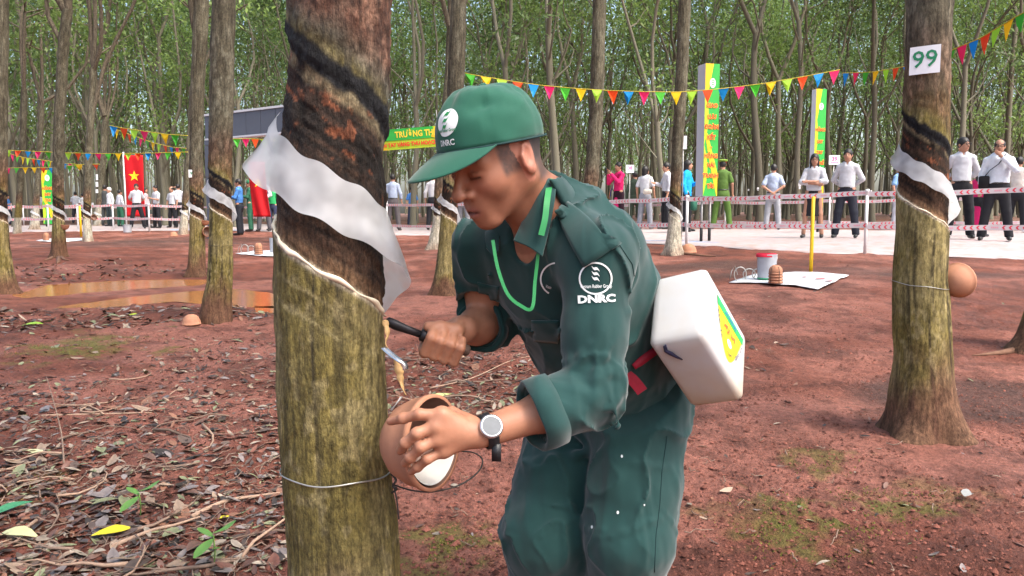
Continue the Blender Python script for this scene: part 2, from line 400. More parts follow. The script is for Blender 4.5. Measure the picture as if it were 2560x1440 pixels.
# ================================================================== forest behind
M['bark'] = mat('bark', (.185, .172, .128), rough=.9, spec=.15, nscale=2.2, col2=(.115, .108, .078), namt=.30, bump=.6, bscale=18, objrand=.28, stretch=(1, 1, .35), bdist=.02)
M['leaf'] = mat('leaf', (.115, .19, .050), rough=.5, spec=.35, nscale=.9, col2=(.20, .29, .080), namt=.35, trans=.55, objrand=.25)
M['leaf2'] = mat('leaf_dark', (.085, .15, .052), rough=.42, spec=.5, nscale=.7, col2=(.15, .225, .070), namt=.4, trans=.5, objrand=.25)
def leaf_cloud(centers, per, rad, rng, size=(.15, .26)):
    n = len(centers) * per; C = np.repeat(np.array([tuple(c) for c in centers]), per, 0)
    p = C + rng.normal(0, 1, (n, 3)) * np.array([rad, rad, rad * .6])
    d = rng.normal(0, 1, (n, 3)) + np.array([0, 0, -.35]); d /= np.linalg.norm(d, axis=1)[:, None]
    w = np.cross(d, rng.normal(0, 1, (n, 3)) * .6 + np.array([0, 0, 1.0])); w /= np.linalg.norm(w, axis=1)[:, None] + 1e-9
    L = rng.uniform(size[0], size[1], n)[:, None]; nrm = np.cross(w, d)
    a = p; b = p + d * L * .45 + w * L * .21 + nrm * L * .04; c = p + d * L; e = p + d * L * .45 - w * L * .21 + nrm * L * .04
    v = np.stack([a, b, c, e], 1).reshape(-1, 3); f = np.arange(n * 4).reshape(-1, 4); return v, f
def bend(p0, p1, n, amp, rng):
    p0 = np.array(p0); p1 = np.array(p1); t = np.linspace(0, 1, n)[:, None]; L = np.linalg.norm(p1 - p0)
    o = rng.normal(0, 1, 3) * amp * L; o2 = rng.normal(0, 1, 3) * amp * L * .5
    return p0 + (p1 - p0) * t + np.sin(t * math.pi) * o + np.sin(t * 2 * math.pi) * o2
def tree_variant(seed, fork, H, rb=.115, limbs=2, low=True, per=46, nleaf=1.0):
    rng = np.random.default_rng(seed); mb = MB(); ends = []
    lean = rng.normal(0, .12, 2) * fork * .25
    tp = bend((0, 0, -.15), (lean[0], lean[1], fork), 9, .012, rng)
    tp[0, :2] = 0; r = np.linspace(rb, rb * .74, 9); r[0] *= 1.5; r[1] *= 1.06
    zz = tp[:, 2].copy(); zz[1] = .35; tp[:, 2] = zz
    mb.tube(tp, list(r), 9, cap=False)
    a0 = rng.uniform(0, 6.28)
    for k in range(limbs):
        a = a0 + k * 2 * math.pi / limbs + rng.normal(0, .35); sp = rng.uniform(.10, .30) * (H - fork)
        top = np.array([lean[0] + math.cos(a) * sp, lean[1] + math.sin(a) * sp, H * rng.uniform(.86, 1.02)])
        lp = bend(tp[-1] - np.array([0, 0, .1]), top, 9, .05, rng); lp[1:4, :2] += np.array([math.cos(a), math.sin(a)]) * .22 * np.array([.6, 1, .7])[:, None]
        lr = np.linspace(rb * .62, .018, 9); mb.tube(lp, list(lr), 7, cap=False)
        for q in range(7):
            i = rng.integers(3, 9); b0 = lp[i]; aa = rng.uniform(0, 6.28); Ln = rng.uniform(1.2, 2.8)
            b1 = b0 + np.array([math.cos(aa) * Ln * .8, math.sin(aa) * Ln * .8, rng.uniform(.3, 1.0) * Ln])
            bp = bend(b0, b1, 5, .06, rng); mb.tube(bp, list(np.linspace(lr[i] * .55 + .008, .008, 5)), 5, cap=False)
            ends += [bp[-1], bp[3], bp[2] * .5 + bp[3] * .5]
            if q % 2 == 0: ends.append(bp[-1] + rng.normal(0, .5, 3))
        ends.append(lp[-1])
    if low:
        for q in range(3):      # thin lower shoots, some with a few leaves
            i = rng.integers(5, 9); aa = rng.uniform(0, 6.28); Ln = rng.uniform(1.0, 3.2); b0 = tp[i]
            b1 = b0 + np.array([math.cos(aa) * Ln * .6, math.sin(aa) * Ln * .6, Ln * .9]); bp = bend(b0, b1, 6, .08, rng)
            mb.tube(bp, list(np.linspace(.035, .007, 6)), 5, cap=False)
            if rng.random() < .75: ends += [bp[-1], bp[4]]
    v, f = leaf_cloud(ends, int(per * nleaf), .62, rng)
    return mb, v, f
VAR = []
for k, (fork, H, limbs) in enumerate([(5.2, 15, 2), (3.6, 14, 2), (6.8, 16, 3), (4.4, 15, 3), (8.0, 16, 2), (2.9, 13.5, 2), (5.8, 14.5, 2)]):
    mb, v, f = tree_variant(100 + k, fork, H, limbs=limbs)
    t = mb.build('trunk', M['bark'], None, True); c = mesh_obj('crown', v, f, M['leaf'] if k % 2 else M['leaf2'], None, False)
    COL.objects.unlink(t); COL.objects.unlink(c); VAR.append((t.data, c.data, fork))
    bpy.data.objects.remove(t); bpy.data.objects.remove(c)
M['plate'] = mat('white_plate', (.75, .76, .78), rough=.5)
def add_tree(x, y, var, rz, sc, label, group=None, zs=1.0, crown=True, name='rubber_tree', lean=(0, 0)):
    o = empty(name, (x, y, gzf(x, y)), rz, (sc, sc, sc * zs)); o.rotation_euler = (lean[0], lean[1], rz); tag(o, label, 'tree', group)
    t = bpy.data.objects.new('trunk', VAR[var][0]); COL.objects.link(t); t.parent = o
    if crown: c = bpy.data.objects.new('crown', VAR[var][1]); COL.objects.link(c); c.parent = o
    return o
FOREST = []
def front_edge(u): return float(np.interp(u, [-.7, -.45, -.2, 0, .2, .45, .7], [31, 31, 28, 22.5, 21, 20.5, 20]))
def build_forest():
    rng = np.random.default_rng(5); th = math.radians(24); c, s = math.cos(th), math.sin(th); pts = []
    for i in range(-45, 46):
        for j in range(-45, 46):
            a, b = i * 2.75 + rng.normal(0, .3), j * 4.3 + rng.normal(0, .35); x, y = a * c - b * s, a * s + b * c + 40
            if y < 15: continue
            u = x / y
            if abs(u) > .80 or y < front_edge(u) or y > 66: continue
            pts.append((x, y))
    pts.sort(key=lambda p: p[1])
    for k, (x, y) in enumerate(pts[:290]):
        o = add_tree(x, y, int(rng.integers(0, 7)), rng.uniform(0, 6.28), rng.uniform(.8, 1.12), 'slender grey rubber tree in the dense rows behind the barrier tape', 'plantation trees behind the event', lean=(rng.normal(0, .025), rng.normal(0, .025)))
        FOREST.append(o)
    return len(pts)
n_forest = build_forest()
# farther rows merge into one mass
def far_rows():
    rng = np.random.default_rng(77); tv = []; tf = []; ends = []
    ymin = max(o.location.y for o in FOREST) - 2
    n = 950; b = 0
    mb = MB()
    for k in range(n):
        y = rng.uniform(ymin, 150) ; x = rng.uniform(-.78, .78) * y; z = gzf(x, y); H = rng.uniform(12, 16); fk = rng.uniform(3, 8)
        dx = rng.normal(0, .5); mb.tube([(x, y, z - .2), (x + dx * .3, y, z + fk * .5), (x + dx * .6, y, z + fk)], [.15, .12, .10], 5, cap=False)
        for q in range(2):
            ex = x + dx + rng.normal(0, 1.3); ey = y + rng.normal(0, 1.3)
            mb.tube([(x + dx * .6, y, z + fk), ((x + ex) / 2, (y + ey) / 2, z + (fk + H) * .45), (ex, ey, z + H * .9)], [.08, .06, .03], 4, cap=False)
        for q in range(7):
            ends.append((x + rng.normal(0, 1.5), y + rng.normal(0, 1.5), z + rng.uniform(.42, 1.05) * H))
    t = mb.build('far_forest_trunks', M['bark'], None, True); tag(t, 'mass of thin trunks far back in the plantation', 'forest', kind='stuff')
    v, f = leaf_cloud(ends, 26, .75, rng, (.26, .46))
    c = mesh_obj('far_forest_foliage', v, f, M['leaf'], None, False); tag(c, 'mass of green foliage far back in the plantation', 'foliage', kind='stuff')
far_rows()
# trees outside the frame, beside and behind the camera, that shade the ground
def surround():
    rng = np.random.default_rng(8)
    for k, (x, y) in enumerate([(-9.5, 7), (-8, 1.5), (-6.5, -3.5), (-2.6, -4.2), (3.0, -4.6), (7.5, -2.5), (9.5, 4.0), (12.5, 9.5), (-13.5, 13), (15.5, 14)]):
        add_tree(x, y, int(rng.integers(0, 7)), rng.uniform(0, 6.28), 1.0, 'rubber tree of the same row standing just outside the picture', 'plantation trees outside the picture')
surround()
# ================================================================== tapped trees in front
M['trunk'] = mat('tapped_bark', attr=True, rough=.88, spec=.2, nscale=30, namt=.42, bump=.55, bscale=70, bdist=.012, stretch=(1, 1, .45))
M['trunk_main'] = mat('tapped_bark_close', attr=True, rough=.8, spec=.3, nscale=85, namt=.6, bump=1.0, bscale=95, bdist=.016, stretch=(1, 1, .45))
def add_streaks(m, sc=(70, 70, 5), lo=.45, hi=1.2, sp=170):
    nt = m.node_tree; N = nt.nodes; L = nt.links; b = N['Principled BSDF']; src = b.inputs['Base Color'].links[0].from_socket; tc = N.new('ShaderNodeTexCoord')
    for scale, detail, a0, a1, l0, h0 in ((sc, 5, .36, .60, lo, hi), ((sp, sp, sp * .5), 3, .35, .62, .65, 1.25)):
        mp = N.new('ShaderNodeMapping'); mp.inputs['Scale'].default_value = scale; L.new(tc.outputs['Object'], mp.inputs[0]); nz = N.new('ShaderNodeTexNoise'); nz.inputs['Scale'].default_value = 1; nz.inputs['Detail'].default_value = detail; nz.inputs['Roughness'].default_value = .7; L.new(mp.outputs[0], nz.inputs['Vector'])
        rp = N.new('ShaderNodeMapRange'); rp.inputs[1].default_value = a0; rp.inputs[2].default_value = a1; rp.inputs[3].default_value = l0; rp.inputs[4].default_value = h0; L.new(nz.outputs[0], rp.inputs[0])
        mx = N.new('ShaderNodeMix'); mx.data_type = 'RGBA'; mx.blend_type = 'MULTIPLY'; mx.inputs[0].default_value = 1; L.new(src, mx.inputs[6]); L.new(rp.outputs[0], mx.inputs[7]); src = mx.outputs[2]
    L.new(src, b.inputs['Base Color'])
add_streaks(M['trunk_main']); add_streaks(M['trunk'], (45, 45, 4), .5, 1.15, 90)
def film_material():
    m = bpy.data.materials.new('plastic_film'); m.use_nodes = True; nt = m.node_tree; N = nt.nodes; L = nt.links
    b = N['Principled BSDF']; b.inputs['Base Color'].default_value = (.92, .94, .96, 1); b.inputs['Roughness'].default_value = .2; b.inputs['Specular IOR Level'].default_value = .5
    t = N.new('ShaderNodeBsdfTranslucent'); t.inputs[0].default_value = (.92, .94, .95, 1); tr = N.new('ShaderNodeBsdfTransparent')
    m1 = N.new('ShaderNodeMixShader'); m1.inputs[0].default_value = .55; L.new(b.outputs[0], m1.inputs[1]); L.new(t.outputs[0], m1.inputs[2])
    nz = N.new('ShaderNodeTexNoise'); nz.inputs['Scale'].default_value = 14; tc = N.new('ShaderNodeTexCoord'); L.new(tc.outputs['Object'], nz.inputs['Vector'])
    rp = N.new('ShaderNodeMapRange'); rp.inputs[1].default_value = .4; rp.inputs[2].default_value = .7; rp.inputs[3].default_value = .14; rp.inputs[4].default_value = .46; L.new(nz.outputs[0], rp.inputs[0])
    n2 = N.new('ShaderNodeTexNoise'); n2.noise_type = 'RIDGED_MULTIFRACTAL'; n2.inputs['Scale'].default_value = 9; n2.inputs['Detail'].default_value = 3; L.new(tc.outputs['Object'], n2.inputs['Vector']); bp = N.new('ShaderNodeBump'); bp.inputs['Strength'].default_value = .5; bp.inputs['Distance'].default_value = .012; L.new(n2.outputs[0], bp.inputs['Height']); L.new(bp.outputs[0], b.inputs['Normal']); L.new(bp.outputs[0], t.inputs['Normal'])
    m2 = N.new('ShaderNodeMixShader'); L.new(rp.outputs[0], m2.inputs[0]); L.new(m1.outputs[0], m2.inputs[1]); L.new(tr.outputs[0], m2.inputs[2]); L.new(m2.outputs[0], N['Material Output'].inputs[0])
    return m
M['film'] = film_material()
M['latex'] = mat('latex', (.80, .70, .52), rough=.35, spec=.4, nscale=30, namt=.15)
M['latex_white'] = mat('latex_white', (.62, .61, .58), rough=.25, spec=.5)
M['wire'] = mat('wire', (.42, .42, .40), rough=.4, spec=.5, metal=.7)
M['wire_dark'] = mat('wire_dark', (.05, .045, .04), rough=.6)
M['terracotta'] = mat('terracotta', (.40, .19, .115), rough=.72, spec=.2, nscale=9, namt=.16, bump=.12, bscale=60, bdist=.004)
M['terracotta_in'] = mat('terracotta_inside', (.16, .085, .06), rough=.5, spec=.4, nscale=14, namt=.3)
M['green_ink'] = mat('green_print', (.02, .22, .10), rough=.5)
M['pink_ink'] = mat('pink_print', (.75, .12, .30), rough=.5)
M['sign_white'] = mat('sign_white', (.78, .79, .82), rough=.5, nscale=3, namt=.05)
def mixc(c, d, m): return c * (1 - m[..., None]) + np.asarray(d) * m[..., None]
def lat(o): return o
def tapped_tree(label, knots, Y, zb=1.37, zs=1.18, zc=1.0, k=.06, nth=56, nz=130, ztop=5.0, white=0, skirt=True, main=False, limbs=(), crown=True, stain=.30, seed=0, group=None, tone=1.0, film=(.045, .05, .075), roots=3, panel=True):
    pts = [P(a, b, Y) for a, b, w in knots]; ws = [w / 2 / FPX * (Y / ray(a, b).y) for a, b, w in knots]
    order = sorted(range(len(pts)), key=lambda i: pts[i].z); kz = [pts[i].z for i in order]; kx = [pts[i].x for i in order]; kr = [ws[i] for i in order]
    xb = kx[0]; zg = gzf(xb, Y); az = math.atan2(xb, Y)
    # knots along z; extend to the soil and upwards
    if kz[0] > zg: kz = [zg] + kz; kx = [kx[0]] + kx; kr = [kr[0] * 1.12] + kr
    slope = (kx[-1] - kx[-2]) / max(kz[-1] - kz[-2], .01)
    if kz[-1] < ztop: kx.append(kx[-1] + np.clip(slope, -.06, .06) * (ztop - kz[-1])); kr.append(kr[-1] * .9); kz.append(ztop)
    root = empty('rubber_tree', (xb, Y, zg), -az); tag(root, label, 'tree', group)
    R3 = Matrix.Rotation(az, 3, 'Z')
    rng = np.random.default_rng(seed + 1)
    # z rows: dense in the visible part
    zr = np.concatenate([np.linspace(zg - .12, min(zg + 2.6, ztop), nz), np.linspace(min(zg + 2.6, ztop), ztop, 24)[1:]])
    th = np.linspace(-math.pi, math.pi, nth, endpoint=False); TH, Z = np.meshgrid(th, zr)
    from_x = np.interp(Z, kz, kx); r = np.interp(Z, kz, kr)
    for _ in range(2): pass
    w = Z + k * TH; h = Z - zg
    pm = sstep(1.95, 1.75, np.abs(TH)) if panel else np.zeros_like(TH)
    pan = pm * sstep(zc - .004, zc + .006, w) * sstep(zb + .002, zb - .018, w)           # tapped panel
    band = pm * sstep(zb - .034, zb - .022, w + .010 * fbm(np.stack([TH * 3, Z * 9, Z * 0], -1), 2, seed + 5)) * sstep(zb + .030, zb + .016, w + .008 * fbm(np.stack([TH * 4, Z * 12, Z * 0], -1), 2, seed + 6))
    up = sstep(zb + .01, zb + .06, w) * (pm if panel else 1)
    Q = np.stack([np.sin(TH) * r, np.cos(TH) * r, Z * .6], -1); Qs = np.stack([np.sin(TH) * r, np.cos(TH) * r, Z * .12], -1)
    Qh = np.stack([np.sin(TH) * r, np.cos(TH) * r, w], -1); Qh2 = Qh * np.array([.25, .25, 1])
    fine = 1.0 if main else .55
    d = fbm(Q * 9, 3, seed) * .004 + fbm(Q * 40, 3, seed + 2) * .0018 * fine
    d += up * (np.abs(fbm(np.stack([np.sin(TH) * r, np.cos(TH) * r, Z], -1) * 28, 3, seed + 3)) * .006 * fine) * sstep(2.6, .3, h - 1.0 + 0 * h)
    d += -.007 * pan + pan * fbm(Qh2 * 90, 3, seed + 4) * .003 * fine + band * (.0015 + .003 * fbm(Q * 60, 2, seed + 8))
    d += pan * sstep(.25, .6, fbm(Qh * 22, 2, seed + 9)) * .003
    rr = r + d
    # root flare
    if roots:
        fl = np.exp(-np.maximum(h, 0) / .09); rr = rr * (1 + fl * (.22 + .22 * np.cos(TH * roots + seed)) * (0 if main else 1))
    bx = rr * np.sin(TH); by = -rr * np.cos(TH)
    v = np.stack([bx, by, Z - zg], -1)
    off = np.stack([(from_x - xb), np.zeros_like(Z), np.zeros_like(Z)], -1); offl = off.copy(); offl[..., 0] = off[..., 0] * math.cos(az); offl[..., 1] = off[..., 0] * math.sin(az)
    v = (v + offl).reshape(-1, 3); nr = len(zr); i = np.arange(nr - 1)[:, None] * nth; j = np.arange(nth)[None, :]; j2 = (j + 1) % nth
    f = np.stack([i + j, i + j2, i + nth + j2, i + nth + j], -1).reshape(-1, 4)
    # the bark's own colours
    n1 = sstep(-.4, .5, fbm(Q * 7, 3, seed + 11)); n2 = sstep(0, .55, fbm(Qs * np.array([60, 60, 14]), 3, seed + 12)); n3 = sstep(.05, .5, fbm(Q * 34, 3, seed + 13))
    low = mixc(np.broadcast_to(np.array([.200, .158, .046]), n1.shape + (3,)), [.285, .230, .095], n1)         # olive bark
    low = mixc(low, [.040, .032, .020], .85 * n2 * sstep(-.1, .5, fbm(np.stack([TH * 2.5, Z * .8, Z * 0], -1), 2, seed + 14) + .15)); low = mixc(low, [.33, .27, .13], .65 * sstep(.15, .6, fbm(Q * 60, 2, seed + 19)))
    upc = mixc(np.broadcast_to(np.array([.098, .085, .057]), n1.shape + (3,)), [.150, .134, .092], n1); upc = mixc(upc, [.24, .23, .17], .45 * n3)
    rough_c = mixc(np.broadcast_to(np.array([.125, .055, .034]), n1.shape + (3,)), [.30, .155, .10], n3); rough_c = mixc(rough_c, [.06, .035, .025], .6 * sstep(.1, .5, fbm(Q * 18, 3, seed + 15)))
    c = low
    um = up * (sstep(zb + .55, zb + .25, Z) if not main else 1.0); c = mixc(c, upc, sstep(zb + .0, zb + .3, Z) if not main else up)
    c = mixc(c, rough_c, um * (.95 if main else .55) * sstep(zb + .02, zb + .09, w + .04 * fbm(Q * 10, 2, seed + 21)))
    lim = pm * sstep(zb - .06, zb - .035, w) * sstep(zb - .012, zb - .02, w)
    pc = mixc(np.broadcast_to(np.array([.020, .013, .009]), n1.shape + (3,)), [.068, .037, .023], sstep(-.1, .6, fbm(Qh2 * np.array([50, 50, 80]), 3, seed + 16)))
    pc = mixc(pc, [.30, .10, .045], .8 * sstep(.55, .75, fbm(Qh * np.array([30, 30, 60]), 2, seed + 9)) * sstep(zs - .03, zs + .03, w))
    lowp = sstep(zs, zs - .05, w); pc = mixc(pc, [.105, .055, .030], .75 * lowp * sstep(-.35, .35, fbm(Qh2 * np.array([30, 30, 120]), 3, seed + 17))); pc = mixc(pc, [.30, .17, .09], .6 * sstep(zc + .05, zc + .02, w) * (1 - sstep(zc + .0, zc - .01, w)))
    c = mixc(c, pc, pan); c = mixc(c, [.33, .26, .15], lim * .85 * sstep(-.5, .2, fbm(Qh * 30, 2, seed + 18)))
    c = mixc(c, [.014, .014, .016], band)
    edge = pm * np.exp(-((w - zc + .003) / .006) ** 2); c = mixc(c, [.72, .62, .46], np.clip(edge, 0, 1))
    if panel:        # old guide scratches under the cut
        for q, dz in enumerate((.055, .105)):
            c = mixc(c, [.42, .35, .17], .7 * pm * np.exp(-((w - zc + dz + .004 * np.sin(TH * 5)) / .004) ** 2) * sstep(-.2, .3, fbm(np.stack([TH * 3, Z * 2 + q, Z * 0], -1), 2, seed + 30)))
    if white:
        wm = sstep(white + .01, white - .01, h + .012 * fbm(np.stack([TH * 6, Z, Z * 0], -1), 2, seed + 31)); c = mixc(c, [.56, .52, .42], wm * (.85 + .15 * n1)); c = mixc(c, [.30, .17, .11], .55 * sstep(.22, .03, h + .08 * fbm(Q * 9, 2, seed + 32)))
    elif stain:
        c = mixc(c, [.150, .072, .046], .92 * sstep(stain * 1.2, stain * .35, h + .10 * fbm(Q * 8, 3, seed + 33)))
    c = np.clip(c * tone * .82, 0, 1).reshape(-1, 3)
    V = [v]; F = [f]; Cc = [c]; nb = len(v)
    def add_tube(pts_l, rad, n=8):
        nonlocal nb
        mb = MB(); mb.tube(pts_l, rad, n, cap=False); vv = np.array(mb.v); V.append(vv); F.append(np.array(mb.f) + nb); nb += len(vv)
        Cc.append(np.clip(np.array([.12, .10, .072]) * (1 + .35 * fbm(vv * 6, 2, seed)[:, None]), 0, 1))
    ends = []
    topl = v.reshape(nr, nth, 3)[-1].mean(0)
    Mi = root.matrix_basis.inverted()
    for lp in limbs:          # limbs traced at the tree's own distance
        q = [np.array(Mi @ P(a, b, Y + dy)) for a, b, w_, dy in lp]; rad = [w_ / 2 / FPX * Y for a, b, w_, dy in lp]
        tip = q[-1] + (q[-1] - q[-2]) / np.linalg.norm(q[-1] - q[-2]) * 3.0; tip[2] += 1.0
        add_tube(q + [tip], rad + [rad[-1] * .4]); ends += [tip, (q[-1] + tip) / 2]
    H = ztop - zg
    for q in range(3):
        a = rng.uniform(0, 6.28); e = topl + np.array([math.cos(a) * rng.uniform(.6, 1.6), math.sin(a) * rng.uniform(.6, 1.6), rng.uniform(4.5, 7.5)])
        bp = bend(topl - np.array([0, 0, .1]), e, 7, .05, rng); add_tube(list(bp), list(np.linspace(kr[-1] * .8, .02, 7)))
        for s2 in range(4):
            i0 = rng.integers(2, 7); aa = rng.uniform(0, 6.28); b1 = bp[i0] + np.array([math.cos(aa) * 1.6, math.sin(aa) * 1.6, rng.uniform(.4, 1.6)]); add_tube([bp[i0], (bp[i0] + b1) / 2 + rng.normal(0, .1, 3), b1], [.03, .02, .008], 5); ends += [b1, (b1 + bp[i0]) / 2]
        ends.append(bp[-1])
    t = mesh_obj('trunk', np.vstack(V), np.vstack(F), M['trunk_main'] if main else M['trunk'], root, True, np.vstack(Cc))
    if crown:
        lv, lf = leaf_cloud(ends, 55, .65, rng); mesh_obj('crown', lv, lf, M['leaf'], root, False)
    def surf(theta, z, dr=0.0):
        """point just off the bark, in the tree's local space"""
        x = np.interp(z, kz, kx) - xb; r_ = np.interp(z, kz, kr) + dr
        return Vector((r_ * math.sin(theta) + x * math.cos(az), -r_ * math.cos(theta) + x * math.sin(az), z - zg))
    if panel:
        mb = MB(); ths = np.linspace(-1.8, 1.45 if main else 1.6, 60 if main else 24); rw = .0045 if main else .0035
        mb.tube([surf(t_, zc - k * t_ + .0025 * math.sin(t_ * 9), -.001 + .0015 * math.sin(t_ * 23)) for t_ in ths], [rw * (.75 + .35 * math.sin(t_ * 7 + 1)) for t_ in ths], 6, ell=(1, 1.5)); mb.build('latex_line', M['latex'], root, True)
    if skirt:
        fl, fr, hg = film; ns, nt_ = (90, 26) if main else (36, 9); vv = []; ff = []
        for a in range(ns + 1):
            s_ = a / ns; t0 = -1.95 + 4.25 * s_
            for b in range(nt_ + 1):
                u = b / nt_; lft = max(0, -t0 / 1.95) ** 2.2; rgt = max(0, min(t0, 1.5) / 2.05) ** 2.2; back = max(0, (t0 - 1.5) / .8); rgt *= 1 - .75 * back
                out = .003 + u * (.010 + fl * lft + fr * rgt) + .004 * u * math.sin(t0 * 5 + seed) + .0025 * math.sin(u * 7 + t0 * 3) * u
                drop = u * hg * (1 + (.30 if main else .55) * rgt - .10 * lft + .45 * back)
                z = zs - k * t0 - drop + .004 * math.sin(t0 * 9 + seed) + (.012 * lft if u < .3 else 0)
                nz_ = float(noise3(np.array([t0 * 3, u * 2.5, seed + .5]))) * .006 * u
                vv.append(surf(t0, z, out + nz_))
        for a in range(ns):
            for b in range(nt_):
                p = a * (nt_ + 1) + b; ff.append((p, p + 1, p + nt_ + 2, p + nt_ + 1))
        sk = mesh_obj('rain_skirt', vv, ff, M['film'], root, True)
    return root, surf, (kz, kx, kr, zg, az, xb)

TREES = {}
TREES['main'] = tapped_tree('thick trunk in front of the tapper with spiral cut, black band and plastic skirt',
    [(847, 0, 256), (840, 200, 262), (830, 420, 275), (828, 560, 276), (826, 800, 268), (838, 1100, 268), (864, 1440, 278)], 1.5,
    zb=1.262, zs=1.085, zc=.893, k=.0605, nth=300, nz=560, main=True, seed=3, film=(.062, .085, .100), roots=0)
TREES['99'] = tapped_tree('trunk on the right carrying the white number 99 sign and a clay cup',
    [(2325, 0, 105), (2317, 250, 105), (2309, 450, 118), (2300, 700, 126), (2307, 900, 135), (2308, 1000, 152), (2312, 1090, 172)], G(2312, 1085).y,
    zb=1.385, zs=1.235, zc=1.035, k=.062, nth=150, nz=320, seed=14, stain=.42, film=(.035, .055, .085), roots=4)
TREES['545'] = tapped_tree('nearest trunk left of the thick trunk, plastic skirt, clay cup lying at its foot',
    [(560, 0, 58), (556, 100, 58), (553, 300, 57), (550, 450, 55), (553, 560, 55), (550, 700, 62), (542, 760, 72), (540, 803, 80)], G(540, 803).y,
    zb=1.37, zs=1.24, zc=1.03, nth=80, nz=200, seed=25, stain=.40, film=(.05, .06, .10), roots=0)
TREES['490'] = tapped_tree('forked trunk with a small number plate and two clay cups on its right side',
    [(505, 0, 34), (500, 90, 36), (492, 250, 33), (490, 400, 32), (492, 500, 34), (493, 600, 36), (492, 688, 44)], G(492, 688).y, seed=36, stain=.45,
    limbs=[[(497, 95, 24, 0), (487, 60, 20, 0), (478, 0, 16, 0)]], nth=64, roots=3)
TREES['0'] = tapped_tree('trunk cut by the left edge of the picture',
    [(-10, 0, 56), (-12, 300, 54), (-13, 500, 54), (-10, 620, 60), (2, 733, 72)], G(2, 733).y, seed=47, stain=.3, nth=64)
TREES['145'] = tapped_tree('trunk near the left edge whose upper stem forks, with a clay cup and spreading roots',
    [(172, 0, 24), (160, 100, 25), (148, 300, 25), (145, 450, 26), (147, 550, 27), (147, 643, 36)], G(147, 643).y, seed=58, stain=.5,
    limbs=[[(158, 110, 14, 0), (140, 80, 11, 0), (120, 40, 10, 0), (114, -20, 9, 0)]], roots=4)
TREES['225'] = tapped_tree('whitewashed trunk beside the yellow stake on the left',
    [(238, 0, 14), (230, 250, 16), (222, 380, 18), (219, 450, 18), (217, 540, 18), (220, 604, 22)], G(220, 604).y, seed=69, white=.62, limbs=[[(232, 280, 10, 0), (262, 160, 9, 0), (300, 80, 8, 0), (330, 20, 8, 0)]])
TREES['262'] = tapped_tree('whitewashed forked trunk left of the red flag on the white pole',
    [(310, 0, 9), (294, 180, 12), (264, 285, 16), (257, 400, 16), (251, 480, 16), (246, 566, 20)], G(246, 566).y, seed=80, white=.85, limbs=[[(262, 290, 12, 0), (240, 220, 11, 0), (236, 150, 10, 0), (270, 60, 9, 0), (275, 0, 8, 0)]])
TREES['85'] = tapped_tree('thin whitewashed trunk with swollen foot in front of the green banner',
    [(104, 0, 11), (105, 150, 12), (103, 300, 14), (95, 440, 14), (90, 520, 15), (86, 575, 24)], G(86, 575).y, seed=91, white=.8)
TREES['45'] = tapped_tree('slim dark trunk standing between the left edge and the white posts',
    [(78, 0, 10), (58, 170, 12), (60, 250, 15), (55, 400, 14), (48, 500, 14), (42, 584, 18)], G(42, 584).y, seed=102, skirt=False, panel=False, tone=.75, white=.5)
TREES['460'] = tapped_tree('whitewashed trunk half hidden behind the forked trunk with the plate',
    [(482, 0, 12), (478, 300, 14), (468, 430, 15), (462, 530, 16), (458, 586, 22)], G(458, 586).y, seed=113, white=.75)
TREES['1112'] = tapped_tree('trunk just left of the tapper seen below his cap peak',
    [(1147, 0, 38), (1142, 150, 42), (1135, 350, 40), (1124, 500, 42), (1118, 620, 46), (1110, 736, 60)], G(1110, 736).y, seed=124, stain=.25, nth=64)
TREES['1090'] = tapped_tree('whitewashed trunk half hidden behind the trunk below the cap peak',
    [(1128, 0, 16), (1120, 200, 18), (1102, 380, 20), (1096, 480, 21), (1092, 560, 22), (1082, 624, 32)], G(1082, 624).y, seed=135, white=.72)
TREES['1490'] = tapped_tree('trunk rising behind the tapper\'s back with a loose plastic skirt',
    [(1497, 0, 30), (1495, 150, 34), (1490, 300, 34), (1482, 400, 34), (1475, 480, 36), (1464, 650, 44)], G(1464, 650).y, seed=146, film=(.09, .05, .09))
TREES['1690'] = tapped_tree('whitewashed trunk left of the tall green banner box',
    [(1712, 0, 30), (1706, 150, 31), (1698, 300, 28), (1692, 400, 26), (1688, 480, 27), (1686, 560, 30), (1683, 636, 44)], G(1683, 636).y, seed=157, white=.68, roots=4)
TREES['2640'] = tapped_tree('trunk beyond the right edge with one root reaching into the picture',
    [(2655, 0, 100), (2652, 400, 105), (2648, 700, 115), (2640, 880, 170)], G(2640, 880).y, seed=168, roots=4)
# roots that creep over the soil
def root_part(tr, pts, rad):
    o = TREES[tr][0]; Mi = o.matrix_basis.inverted(); q = []
    for a, b in pts: g = G(a, b); q.append(Mi @ (g + Vector((0, 0, .008))))
    mb = MB(); mb.tube(q, rad, 8); mb.build('root', M['root'], o, True)
M['root'] = mat('root_bark', (.16, .085, .055), rough=.9, nscale=20, namt=.3, bump=.4)
root_part('2640', [(2610, 862), (2560, 872), (2520, 882), (2470, 888), (2430, 892)], [.05, .032, .022, .012, .004])
root_part('145', [(147, 640), (160, 650), (172, 652)], [.05, .03, .008]); root_part('145', [(147, 640), (146, 655), (143, 660)], [.05, .035, .01]); root_part('145', [(140, 640), (125, 648), (112, 652)], [.05, .03, .008])
root_part('1690', [(1690, 632), (1715, 636), (1750, 640), (1790, 642)], [.06, .03, .018, .006])
